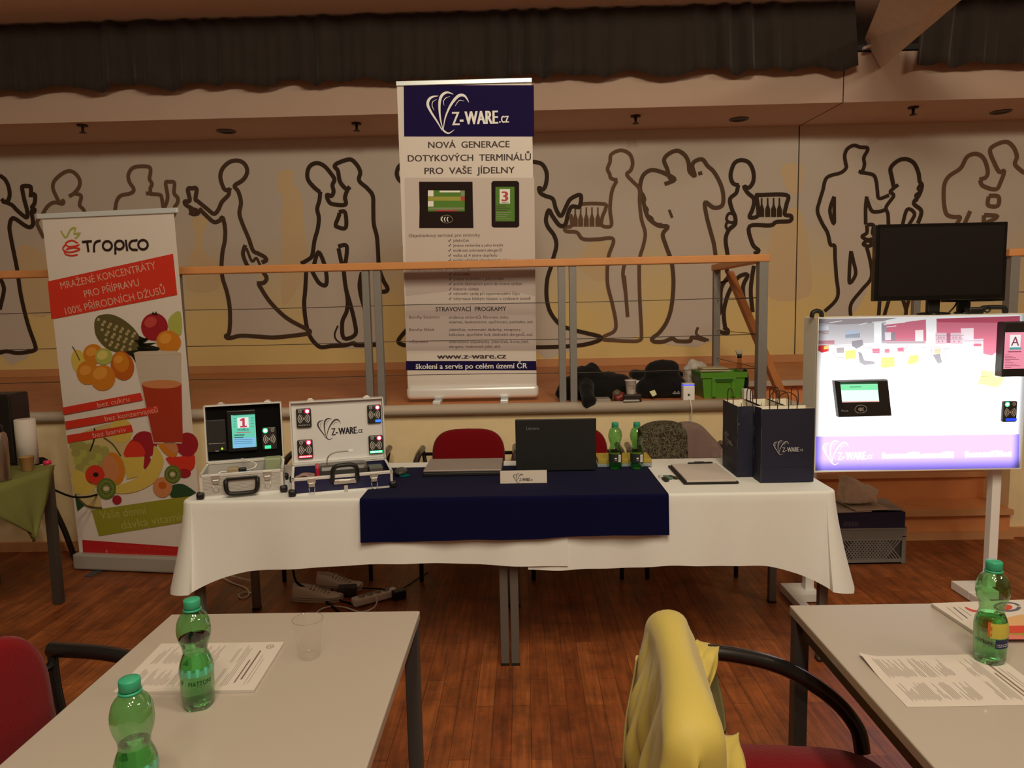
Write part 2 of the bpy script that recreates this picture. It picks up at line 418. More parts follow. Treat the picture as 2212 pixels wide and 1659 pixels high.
# woman in a long gown holding out a glass
figure([cC((500, 365), (488, 385), (450, 380), (425, 330), (410, 260), (430, 190), (490, 132), (560, 115), (620, 135), (655, 190), (648, 250), (610, 300), (540, 348), (575, 400), (600, 500), (585, 600), (615, 700), (670, 830), (710, 940), (760, 970), (815, 1000), (832, 1030), (790, 1050)),
        cC((490, 372), (485, 430), (425, 495), (390, 570), (350, 605), (290, 560), (205, 490), (182, 470), (192, 375), (150, 370), (112, 380), (130, 482), (85, 490), (92, 520), (140, 550), (170, 570)), cC((125, 590), (165, 608), (208, 595), (175, 565), (125, 585)),
        cC((215, 555), (280, 620), (350, 678), (400, 668), (432, 640), (455, 750), (450, 860), (430, 960), (420, 1100)) + cD((425, 130), (435, 190), (470, 300), (495, 430), (500, 560), (490, 680), (460, 705), (490, 725), (600, 702), (750, 710), (900, 718), (1050, 705), (1200, 685), (1235, 665), (1200, 640), (1050, 560), (950, 480), (850, 370), (765, 235)),
        cD((745, 222), (810, 215), (835, 170), (800, 110), (790, 60)), cC((640, 890), (618, 975), (660, 1085), (700, 1130)), (cC((650, 920), (700, 1040), (740, 1010), (775, 1075)), 6)],
       mat('mural_dark_brown', (.085, .048, .028), rough=.8), 9,
       [cC((450, 375), (415, 260), (490, 135), (600, 130), (650, 220), (540, 348), (600, 500), (585, 600), (670, 830), (760, 970), (830, 1030), (760, 1130)) + cD((760, 235), (950, 480), (1200, 650), (900, 715), (500, 720), (500, 560), (430, 190)) + cC((430, 960), (455, 750), (432, 640), (350, 670), (215, 545), (170, 570), (95, 510), (180, 470), (350, 600), (485, 430))])
# embracing couple
figure([cC((1325, 405), (1260, 350), (1212, 280), (1215, 200), (1250, 152), (1310, 140), (1370, 170), (1430, 240), (1458, 290), (1440, 340), (1450, 400), (1430, 440), (1390, 430), (1400, 480), (1440, 515), (1558, 520), (1555, 450), (1580, 380), (1600, 355), (1570, 378), (1510, 310), (1490, 210), (1460, 170), (1490, 138), (1600, 105), (1660, 150), (1695, 220), (1685, 300), (1760, 370), (1810, 440), (1815, 560), (1820, 700), (1850, 830), (1865, 1080)) + cD((1875, 110), (1910, 200), (1945, 265), (1930, 295), (1870, 298)),
        cC((1328, 400), (1320, 480), (1300, 560), (1315, 640), (1305, 740), (1275, 850), (1255, 980), (1225, 1020), (1150, 1062)), cC((1270, 1075), (1310, 955), (1365, 1065)) + cD((1385, 150), (1385, 220), (1365, 242), (1310, 210), (1250, 105)),
        cD((1200, 90), (1190, 280), (1180, 420), (1200, 600), (1235, 710), (1290, 780), (1340, 808), (1420, 798), (1500, 795), (1560, 790), (1640, 770), (1660, 790), (1860, 785)),
        cD((1540, 60), (1560, 250), (1600, 400), (1640, 560), (1650, 690), (1545, 725), (1530, 580), (1570, 480), (1580, 380), (1560, 250)), (cD((1712, 120), (1690, 240), (1712, 370), (1745, 480), (1755, 600)), 10),
        cC((1498, 590), (1555, 590), (1562, 730), (1485, 725), (1470, 700), (1500, 620), (1500, 592)), cC((1492, 905), (1570, 900), (1558, 1060), (1540, 1090), (1520, 1040), (1495, 920)), (cD((1490, 610), (1460, 690), (1480, 745), (1550, 790)), 4)],
       darkp, 9, [cC((1325, 400), (1215, 260), (1310, 145), (1455, 290), (1440, 430), (1400, 480), (1560, 520), (1585, 380), (1470, 170), (1600, 110), (1690, 220), (1810, 440), (1820, 700), (1865, 1060)) + cD((1870, 400), (1870, 785), (1340, 800), (1235, 700), (1185, 420), (1200, 100)) + cC((1150, 1062), (1255, 980), (1305, 740), (1300, 560))])
# gowned woman partly behind the tall banner, reaching out
figure([cC((2110, 125), (2050, 170), (2030, 240), (2060, 300), (2130, 335)), cC((2130, 420), (2095, 490), (2115, 625)), cC((2130, 830), (2102, 910), (2125, 980)), cD((2130, 640), (2048, 740), (2070, 780), (2160, 800)),
        cE((30, 182), (110, 200), (150, 270), (145, 360), (120, 405), (90, 390), (100, 430), (140, 455), (200, 480), (225, 560), (265, 615), (310, 530), (340, 480), (405, 447), (425, 465), (410, 540), (350, 540), (320, 600), (300, 680), (255, 690), (200, 620), (168, 568), (145, 640), (160, 700), (210, 770), (228, 850), (200, 960), (185, 1020), (155, 1120), (150, 1260), (180, 1380), (260, 1480), (360, 1520), (480, 1550), (575, 1575), (565, 1605), (440, 1640), (250, 1655), (40, 1660))],
       darkp, 9, [cE((30, 185), (150, 270), (110, 400), (200, 480), (265, 620), (340, 480), (420, 450), (410, 540), (350, 540), (300, 680), (168, 575), (150, 690), (225, 830), (150, 1130), (180, 1380), (270, 1490), (570, 1575), (440, 1640), (30, 1655))])
# waiter with a tray of bottles
def bottles(b, xs, y0, y1):
    for x in xs:
        k = (y1 - y0); MUR.poly(b, cE((x - 6, y0), (x + 6, y0), (x + 7, y0 + .35 * k), (x + 20, y0 + .6 * k), (x + 20, y1), (x - 20, y1), (x - 20, y0 + .6 * k), (x - 7, y0 + .35 * k)), 0, .005)
f = figure([cE((715, 325), (690, 325), (660, 310), (652, 280), (635, 240), (655, 185), (665, 125), (740, 92), (810, 120), (835, 190), (820, 250), (788, 285), (840, 345), (888, 400), (890, 500), (905, 640), (935, 750), (920, 850), (890, 960), (888, 1150), (895, 1350), (905, 1545), (890, 1605), (780, 1610), (690, 1605), (610, 1600), (605, 1575), (690, 1530), (700, 1450), (670, 1300), (635, 1150), (640, 950), (682, 800), (560, 800), (440, 797), (390, 745), (305, 735), (300, 705), (350, 690), (340, 600)),
            cE((708, 335), (670, 420), (655, 560), (665, 690), (590, 690), (595, 620), (618, 560), (610, 520), (430, 520), (415, 560)), cE((770, 1000), (758, 1080), (780, 1240), (795, 1420), (768, 1090))], midp, 8,
           [cE((660, 310), (640, 240), (665, 125), (740, 95), (830, 190), (790, 285), (888, 400), (930, 750), (890, 960), (905, 1545), (610, 1600), (700, 1450), (635, 1150), (680, 800), (440, 795), (305, 720), (350, 690), (430, 525), (610, 525), (590, 690), (660, 690), (670, 420))])
b = B(); bottles(b, (378, 421, 466, 511, 558), 545, 700); b.build('mural_bottles', midp, f)
# dancing couple seen from behind
figure([cE((1165, 320), (1130, 310), (1110, 240), (1085, 170), (1120, 122), (1190, 95), (1250, 130), (1280, 190), (1288, 260), (1330, 295), (1310, 220), (1330, 180), (1390, 165), (1430, 215), (1480, 262), (1530, 350), (1555, 440), (1548, 530), (1480, 548), (1412, 505), (1420, 600), (1450, 720), (1480, 830), (1495, 930)),
        cE((1088, 362), (1170, 325), (1110, 285), (1050, 260), (980, 250), (920, 290), (895, 370), (900, 430), (920, 500), (940, 580), (970, 640), (1040, 690), (1115, 700), (1075, 760), (1100, 850), (1135, 945), (1150, 1010), (1160, 1150), (1145, 1330), (1110, 1450), (1050, 1540), (990, 1590), (1010, 1615), (1080, 1615), (1150, 1590), (1190, 1610), (1290, 1610), (1310, 1580), (1420, 1605)),
        (cE((1355, 1500), (1345, 1560), (1440, 1605)), 6), (cE((1125, 565), (1150, 630)), 6), (cE((1370, 260), (1375, 290)), 9),
        (cE((915, 430), (935, 480), (925, 520), (955, 560), (950, 600), (990, 630), (1010, 670), (1070, 680)), 5)],
       mat('mural_umber', (.12, .07, .042), rough=.8), 9,
       [cE((1130, 310), (1090, 170), (1190, 100), (1285, 260), (1330, 200), (1390, 170), (1530, 350), (1545, 530), (1415, 530), (1490, 930), (1490, 1600), (1000, 1610), (1110, 1450), (1155, 1150), (1075, 760), (1100, 700), (970, 640), (900, 400), (980, 255))])
# waitress carrying a tray
f = figure([cE((1680, 370), (1635, 355), (1615, 300), (1625, 240), (1650, 190), (1700, 170), (1760, 190), (1795, 260), (1795, 340), (1760, 390), (1722, 380), (1750, 430), (1800, 480), (1790, 560), (1765, 625), (1830, 615), (1832, 540), (1822, 455), (1850, 448), (2060, 448), (2060, 520), (2045, 600), (2095, 615), (2085, 655), (1980, 662), (1930, 690), (1765, 697), (1790, 840), (1838, 890), (1800, 915)),
            cE((1675, 365), (1660, 430), (1610, 480), (1625, 560), (1650, 620), (1650, 680), (1605, 720), (1575, 800), (1592, 940), (1585, 1050), (1605, 1085), (1540, 1190), (1530, 1380), (1480, 1412)), cE((1572, 1510), (1560, 1380), (1590, 1250), (1640, 1150), (1690, 1092), (1750, 1085), (1715, 1170), (1720, 1280), (1752, 1395), (1740, 1435)),
            cE((1510, 1475), (1490, 1515), (1580, 1550), (1592, 1525), (1560, 1500)), cE((1800, 1010), (1775, 1200), (1790, 1380)),
            (cE((1640, 600), (1600, 595), (1582, 640), (1610, 665), (1650, 660)), 6), (cE((1640, 670), (1590, 665), (1578, 700), (1600, 725), (1640, 700)), 6)], darkp, 9,
           [cE((1635, 355), (1620, 250), (1700, 175), (1795, 260), (1760, 385), (1800, 480), (1765, 625), (2090, 620), (1980, 662), (1765, 697), (1838, 890), (1780, 1050), (1752, 1395), (1715, 1170), (1690, 1092), (1560, 1380), (1560, 1510), (1490, 1510), (1530, 1380), (1585, 1050), (1575, 800), (1650, 680), (1610, 480))])
b = B(); bottles(b, (1862, 1910, 1957, 2003), 470, 622); b.build('mural_bottles', darkp, f)
# man with a glass and woman beside him
figure([cG((530, 355), (560, 358), (580, 300), (575, 240), (605, 180), (600, 155), (540, 150), (490, 135), (435, 165), (412, 220), (420, 290), (425, 325), (380, 368), (260, 410), (225, 520), (195, 620), (180, 700), (220, 800), (265, 880), (290, 980), (325, 992), (330, 1100), (340, 1250), (350, 1430), (240, 1550)),
        cG((540, 366), (650, 385), (680, 440), (690, 520), (705, 588), (790, 560)), cG((322, 570), (285, 690), (320, 805), (322, 690), (322, 575)), cG((600, 570), (590, 660), (590, 810)), cG((600, 590), (640, 690), (700, 700), (765, 682)),
        cG((465, 1035), (452, 1200), (455, 1310), (505, 1230), (485, 1120), (466, 1040)), cG((600, 1005), (635, 1150), (635, 1270), (555, 1370), (465, 1490), (465, 1610)), cG((600, 812), (655, 815), (650, 880), (668, 920), (610, 940), (560, 912), (600, 880), (600, 815)), cG((612, 940), (570, 975), (610, 995), (650, 975), (612, 945)),
        (cG((830, 490), (812, 400), (803, 330), (860, 270), (930, 252), (1000, 285), (1040, 370), (1050, 440), (1070, 480), (1045, 560), (1000, 630), (1065, 695), (1035, 800)), 9), cG((868, 470), (800, 530), (830, 565), (765, 660), (780, 720), (785, 810)), cG((905, 810), (945, 680), (1008, 720), (960, 810)),
        cG((712, 1430), (700, 1610)), cG((795, 1430), (742, 1610)), cG((900, 1430), (935, 1540), (920, 1610)), cG((965, 1430), (935, 1540)), (cG((1070, 450), (1035, 500), (1050, 530), (1015, 560), (1030, 600), (990, 620)), 6)], darkp, 8,
       [cG((560, 355), (600, 170), (490, 135), (412, 220), (425, 325), (260, 410), (180, 700), (325, 990), (350, 1430), (240, 1560), (330, 1610), (465, 1600), (635, 1270), (590, 900), (600, 590), (760, 680), (780, 560), (705, 588), (660, 390)), cG((830, 480), (803, 330), (930, 255), (1040, 370), (1068, 480), (1000, 630), (1065, 695), (1030, 810), (785, 810), (765, 660), (830, 570))])
figure([cG((1560, 425), (1612, 410), (1632, 360), (1610, 270), (1570, 220), (1510, 208), (1450, 240), (1400, 330), (1300, 400), (1260, 480), (1258, 620), (1280, 720), (1340, 745), (1395, 748), (1370, 800)),
        cG((1568, 430), (1590, 480), (1700, 510), (1740, 450), (1772, 355), (1730, 360), (1690, 290), (1650, 180), (1700, 130), (1790, 105), (1850, 150), (1880, 230), (1865, 300), (1945, 372)), cG((1640, 565), (1722, 572), (1716, 650), (1635, 645), (1640, 570)), cG((1600, 728), (1715, 740), (1608, 795), (1600, 730)), (cG((1482, 695), (1435, 800)), 9)], midp, 9)
# washed-out amber silhouettes between the figures
b = B()
MUR.poly(b, cC((945, 215), (1080, 205), (1085, 320), (1160, 450), (1180, 700), (1200, 1100), (1050, 1400), (970, 1400), (975, 900), (960, 700), (985, 460), (940, 370)), 0, .001, 3)
MUR.poly(b, cC((150, 640), (290, 650), (240, 870), (300, 990), (400, 1080), (380, 1300), (100, 1300), (120, 1000), (180, 880)), 0, .001, 3)
MUR.poly(b, cE((2030, 210), (2180, 210), (2170, 420), (2080, 420), (2030, 300)), 0, .001, 3)
MUR.poly(b, cH((150, 700), (260, 680), (380, 760), (430, 900), (430, 1250), (250, 1250), (180, 1000)), 0, .001, 3)
MUR.poly(b, cE((1960, 700), (2150, 540), (2240, 900), (2240, 1250), (1900, 1250), (1920, 850)), 0, .001, 3)
MUR.poly(b, cE((490, 840), (640, 840), (640, 1100), (520, 1120), (400, 1000)), 0, .001, 3)
b.build('mural_silhouettes', mat('mural_pale_amber', (.76, .60, .37), rough=.85), wb)

# soffit fittings
for x, y, l in ((178, 270, 'small ceiling sprinkler above the juice banner'), (770, 266, 'small ceiling sprinkler left of the tall white and navy banner'), (1373, 250, 'small ceiling sprinkler right of the tall white and navy banner'), (1973, 231, 'small ceiling sprinkler above the black monitor')):
    p = atZ(x, y, SOF)
    t = empty('ceiling_sprinkler', l, 'sprinkler', (p.x, p.y, SOF), 'sprinklers in the soffit')
    B().lathe([(.045, SOF), (.045, SOF - .012), (.02, SOF - .016)], 14, 0, (p.x, p.y, 0)).build('escutcheon', mat('dark_bronze', (.05, .03, .02), rough=.5, metal=.5), t)
    B().lathe([(.012, SOF - .014), (.012, SOF - .06), (.03, SOF - .065), (.03, SOF - .07)], 12, 0, (p.x, p.y, 0)).build('nozzle', MATS['dark_bronze'], t)
for x, y, l in ((489, 283, 'unlit round recessed lamp in the soffit above the gowned woman'), (1596, 257, 'unlit round recessed lamp in the soffit above the waitress'), (2162, 241, 'unlit round recessed lamp at the soffit end above the kissing couple')):
    p = atZ(x, y, SOF)
    t = empty('recessed_lamp', l, 'ceiling lamp', (p.x, p.y, SOF), 'recessed lamps in the soffit')
    B().lathe([(.088, SOF), (.088, SOF - .008), (.066, SOF - .010), (.062, SOF - .002)], 28, 0, (p.x, p.y, 0), cap=False).build('lamp_ring', mat('grey_lamp_ring', (.10, .075, .05), rough=.5), t)
    B().lathe([(.064, SOF - .001), (.064, SOF - .004)], 28, 0, (p.x, p.y, 0)).build('lamp_glass', mat('dark_lamp_glass', (.05, .03, .018), rough=.3), t)

# curtain valances
cloth_k = mat('dark_brown_curtain', (.042, .034, .030), rough=.95, spec=.1, sheen=.15, var=.2, scale=6)
def valance(x0, x1, name, label, flare):
    n = int((x1 - x0) * 64); zt, zb = 3.985, 3.455
    def fn(u, v):
        x = x0 + (x1 - x0) * u; z = zt + (zb - zt) * v
        ph = x * 26 + 2.2 * math.sin(x * 2.7) + 1.3 * math.sin(x * 7.1)
        a = .026 + .030 * v
        y = 6.3 + a * math.sin(ph) * (.55 + .45 * math.sin(x * 3.7 + 1)) + .022 * abs(math.sin(x * 17 + 1.5 * math.sin(x * 2.1))) ** .5 + .014 * math.sin(x * 61 + v) * v
        z += v * (.018 * math.sin(ph * .5 + 1) + .012 * math.sin(x * 9))
        return (x + flare * v * (u if flare > 0 else 1 - u) ** 8, y, z)
    g = B().grid(fn, n, 8); o = g.build(name, cloth_k)
    md = o.modifiers.new('thick', 'SOLIDIFY'); md.thickness = .006
    t = empty('curtain_valance', label, 'curtain', (x0, 6.3, zt)); o.name = 'curtain_cloth'
    o.parent = t; o.data.transform(Matrix.Translation((-x0, -6.3, -zt)))
    r = B().tube([(x0, 6.33, 3.975), (x1, 6.33, 3.975)], .014, 10).build('curtain_track', mat('dark_track', (.03, .022, .018), rough=.6), t)
xa = atY(1845, 100, 6.3).x; xb = atY(1990, 100, 6.3).x
valance(-7, xa, 'curtain_cloth', 'long dark gathered curtain valance running over the tall banner', .05)
valance(xb, 7.9, 'curtain_cloth', 'short dark curtain valance right of the pale sloping beam', -.05)
struct(B().box(-7, 8, 6.46, 7.3, 3.62, 3.64).build('soffit_top', mat('dark_void', (.01, .008, .006), rough=1)))  # near-black colour stands in for the shade of the opening above

# pale painted beam strut coming down from the ceiling to the soffit front
bm_ = B()
e0 = atY(1908, 138, 6.42); 
lo = [atY(1868, 84, 6.40), atY(1902, 148, 6.44), atY(1928, 125, 6.40), atY(1925, 84, 6.40)]
hi = [atY(1905, -8, 5.2), atY(1990, 45, 5.2), atY(2053, 20, 5.2), atY(2052, -20, 5.2)]
far = [p + (p - q) * .8 for p, q in zip(hi, lo)]
vs = lo + hi + [V((p.x, p.y, min(p.z, 3.999))) for p in far]
bm_.add(vs, [(3, 2, 1, 0), (0, 1, 5, 4), (1, 2, 6, 5), (2, 3, 7, 6), (3, 0, 4, 7), (4, 5, 9, 8), (5, 6, 10, 9), (6, 7, 11, 10), (7, 4, 8, 11), (8, 9, 10, 11)])
bm_.bar(atY(1864, 105, 6.34), atY(1907, 88, 6.34), .03, .02)
struct(bm_.build('beam', pm('pale_beam_paint', (178, 152, 128), 1, rough=.8, var=.12, scale=9)), 'pale painted strut sloping down from the ceiling between the curtains')

# ------------------------------------------------------------------ stage railings
RZ = 1.785
def post(x, y, z0, z1, w, d, t): return B().box(x - w / 2, x + w / 2, y - d / 2, y + d / 2, z0, z1, 0, .003).build('post', steel, t)
t = empty('stage_railing', 'long beech-topped steel railing along the stage edge in front of the mural', 'railing', (-2, 4.52, STG))
B().box(-7, 1.525, 4.485, 4.56, RZ - .022, RZ + .024, 0, .006).build('handrail', railwood, t)
for x in (387, 790, 815, 1209, 1233):
    q = atY(x + 5, 720, 4.52).x
    post(q, 4.52, STG, RZ - .02, .044, .044, t)
post(1.487, 4.525, STG, RZ - .02, .055, .07, t)
B().box(1.455, 1.525, 4.56, 5.62, RZ - .022, RZ + .024, 0, .006).build('handrail', railwood, t)
post(1.487, 5.58, STG, RZ - .02, .05, .05, t)
for z in (1.10, 1.315, 1.545):
    pts = [(-7 + 8.5 * k / 24, 4.545 + (.004 if k % 2 else 0), z - .006 * math.sin(k * math.pi / 6) ** 2) for k in range(25)]
    B().tube(pts, .0024, 5).build('wire', wirem, t)
    B().tube([(1.49, 4.54, z), (1.49, 5.58, z - .01)], .0024, 5).build('wire', wirem, t)
t = empty('stair_handrail', 'sloping wooden stair handrail descending behind the paper bags', 'handrail', (1.56, 5, STG))
railred = mat('stained_handrail', (.50, .19, .065), rough=.45, var=.1, scale=9)
d0, d1 = V((1.565, 5.50, 1.735)), V((1.615, 4.46, .90))
B().bar(d0, d1, .05, .05, 0, (0, 0, 1), .006).build('handrail', railred, t)
B().tube([d0 + V((0, .02, -.03)), (1.56, 5.54, 1.68), (1.515, 5.57, 1.67)], .009, 8).build('bracket', wirem, t)
B().tube([d1 + V((0, .05, .0)), (1.61, 4.5, .7), (1.56, 4.51, .66)], .009, 8).build('bracket', wirem, t)
t = empty('stage_railing', 'beech-topped stage railing at the right beside the black monitor', 'railing', (3.1, 4.52, STG))
xr = atY(2172, 560, 4.52).x
B().box(xr, 7.9, 4.485, 4.56, RZ - .022, RZ + .024, 0, .006).build('handrail', railwood, t)
B().box(xr, xr + .07, 4.56, 5.62, RZ - .022, RZ + .024, 0, .006).build('handrail', railwood, t)
post(xr + .045, 4.525, STG, RZ - .02, .055, .07, t); post(xr + .035, 5.58, STG, RZ - .02, .05, .05, t); post(5.6, 4.525, STG, RZ - .02, .044, .044, t)
for z in (1.10, 1.315, 1.545): B().tube([(xr + .05, 4.54, z), (7.9, 4.54, z)], .0024, 5).build('wire', wirem, t)
# ------------------------------------------------------------------ long covered tables
T = .74
legm = mat('grey_steel_leg', (.17, .155, .145), rough=.45, metal=.35)
linen = pm('white_tablecloth', (190, 166, 140), 1.0, rough=.9, sheen=.2, var=.02, scale=40)
navy = mat('navy_cloth', (.0035, .004, .034), rough=.95, sheen=.04, spec=.1)
darkmetal = mat('dark_grey_frame', (.085, .092, .10), rough=.4, metal=.4)
def table(name, label, x0, x1, y0, y1, top, lm, am, group, ins=.003):
    t = empty(name, label, 'table', ((x0 + x1) / 2, (y0 + y1) / 2, 0), group)
    b = B(); b.box(x0, x1, y0, y1, T - .024, T, 0, .003); b.build('tabletop', top, t)
    for a, c in ((x0 + ins, y0 + ins), (x1 - .035 - ins, y0 + ins), (x0 + ins, y1 - .035 - ins), (x1 - .035 - ins, y1 - .035 - ins)):
        B().box(a, a + .035, c, c + .035, .004, T - .024, 0, .002).box(a - .001, a + .036, c - .001, c + .036, 0, .012, 1).build('leg', [lm, black], t)
    a = B(); a.box(x0 + .047, x1 - .047, y0 + .016, y0 + .041, T - .064, T - .024); a.box(x0 + .047, x1 - .047, y1 - .041, y1 - .016, T - .064, T - .024)
    a.box(x0 + .016, x0 + .041, y0 + .047, y1 - .047, T - .064, T - .024); a.box(x1 - .041, x1 - .016, y0 + .047, y1 - .047, T - .064, T - .024)
    a.build('apron_frame', am, t)
    return t
table('covered_table', 'left covered table on square steel legs under the two open cases', -1.42, -.084, 2.905, 3.55, whitep, legm, legm, 'tables under the white cloth')
table('covered_table', 'right covered table on square steel legs under the paper bags', -.081, 1.255, 2.905, 3.55, whitep, legm, legm, 'tables under the white cloth')

def drape(name, label, cat, x0, x1, yb, yf, zt, m, dropf, left=None, right=None, amp=.007, seed=0, th=.0016, rr=.012):
    """cloth lying on a table: flat top, rounded front edge, hanging skirt; left/right = (side drop, corner extra drop, corner flare)"""
    rnd = random.Random(seed); path = []
    ph = [rnd.uniform(0, 6.28) for _ in range(4)]
    def near(d, R=.30): return max(0, 1 - abs(d) / R) ** 2
    arc = .05 * math.pi / 2
    if left:
        for k in range(14):
            y = yb + (yf + .05 - yb) * k / 14; g = near(y - yf - .05 + arc / 2)
            path.append((V((x0, y, 0)), V((-1, 0, 0)), left[0] + left[1] * g, .02 + left[2] * g))
        for k in range(11):
            a = math.pi + math.pi / 2 * k / 10; g = near(arc * (k / 10 - .5))
            path.append((V((x0 + .05 + .05 * math.cos(a), yf + .05 + .05 * math.sin(a), 0)), V((math.cos(a), math.sin(a), 0)), left[0] + (dropf(0) - left[0]) * k / 10 + left[1] * g, .02 + left[2] * g))
    n = 64; xa = x0 + (.05 if left else 0); xb = x1 - (.05 if right else 0)
    for k in range(n + 1):
        u = k / n; x = xa + (xb - xa) * u; gl = near(x - xa + arc / 2) if left else 0; gr = near(xb - x + arc / 2) if right else 0
        path.append((V((x, yf, 0)), V((0, -1, 0)), dropf(u) + (left[1] * gl if left else 0) + (right[1] * gr if right else 0), .012 + (left[2] * gl * .6 if left else 0) + (right[2] * gr * .6 if right else 0)))
    if right:
        for k in range(11):
            a = -math.pi / 2 + math.pi / 2 * k / 10; g = near(arc * (k / 10 - .5))
            path.append((V((x1 - .05 + .05 * math.cos(a), yf + .05 + .05 * math.sin(a), 0)), V((math.cos(a), math.sin(a), 0)), right[0] + (dropf(1) - right[0]) * (1 - k / 10) + right[1] * g, .02 + right[2] * g))
        for k in range(14):
            y = yf + .05 + (yb - yf - .05) * (k + 1) / 14; g = near(y - yf - .05 + arc / 2)
            path.append((V((x1, y, 0)), V((1, 0, 0)), right[0] + right[1] * g, .02 + right[2] * g))
    rows = [(-rr * 1.0, 0)] + [(-rr + rr * math.sin(a), -rr + rr * math.cos(a)) for a in (.5, 1.0, 1.57)]
    R = 10; b = B(); vs = []
    for i, (p, nrm, drop, fl) in enumerate(path):
        s = i * .021
        for o, z in rows: vs.append(p + nrm * o + V((0, 0, zt + z)))
        for k in range(1, R + 1):
            q = k / R
            w = amp * q * (math.sin(s * 9 + ph[0]) + .7 * math.sin(s * 17 + ph[1]) + .5 * math.sin(s * 31 + ph[2] + q)) + fl * q ** 1.3
            vs.append(p + nrm * w + V((0, 0, zt - rr - (drop - rr) * q)))
    K = len(rows) + R; N = len(path)
    fs = [(i * K + k, i * K + k + 1, (i + 1) * K + k + 1, (i + 1) * K + k) for i in range(N - 1) for k in range(K - 1)]
    b.add(vs, fs, 0, True)
    rim = [vs[i * K] for i in range(N)]
    b.poly(rim + ([] if right else [V((x1, yb, zt))]) + ([] if left else [V((x0, yb, zt))]), 0)
    o = b.build(name, m)
    bm = bmesh.new(); bm.from_mesh(o.data); bmesh.ops.remove_doubles(bm, verts=bm.verts, dist=1e-5); bmesh.ops.recalc_face_normals(bm, faces=bm.faces)
    if sum(f.normal.z * f.calc_area() for f in bm.faces) < 0: bmesh.ops.reverse_faces(bm, faces=bm.faces)
    bm.to_mesh(o.data); bm.free()
    md = o.modifiers.new('thick', 'SOLIDIFY'); md.thickness = th; md.offset = -1
    md = o.modifiers.new('crisp_hem', 'EDGE_SPLIT'); md.split_angle = math.radians(55)
    return tag(o, label, cat)
drape('tablecloth', 'white cloth draped over the right covered table, hanging to a low pointed corner', 'tablecloth', .0, 1.275, 3.56, 2.885, T + .0030, linen, lambda u: .305 + .006 * math.sin(u * 9) + .003 * math.sin(u * 23), None, (.29, .115, .07), .006, 3)
drape('tablecloth', 'white cloth draped over the left covered table under the two open cases', 'tablecloth', -1.44, .165, 3.56, 2.88, T + .0060, linen, lambda u: .29 + .012 * math.sin(u * 7 + 1) - .008 * u, (.27, .095, .06), None, .006, 5)
ZB = T + .0088
drape('table_runner', 'navy blue cloth runner hanging over the front of the white tablecloths', 'table runner', -.685, .578, 3.44, 2.862, ZB, navy, lambda u: .178 - .022 * max(0, u - .35) + .003 * math.sin(u * 14), None, None, .004, 9)
ZW, ZN = T + .0066, ZB + .0006

# ------------------------------------------------------------------ visitors' tables in front
cream = mat('cream_laminate', (.445, .39, .345), rough=.28, coat=.15)
edge = cream
table('visitor_table', 'cream laminate table with two green bottles and a booklet', -.934, -.283, .50, 1.786, cream, darkmetal, mat('brown_grey_frame', (.06, .05, .042), rough=.5, metal=.2), 'cream visitor tables')
table('visitor_table', 'cream laminate table under the green bottle at the right edge', .672, 1.32, .50, 1.790, cream, darkmetal, MATS['brown_grey_frame'], 'cream visitor tables')

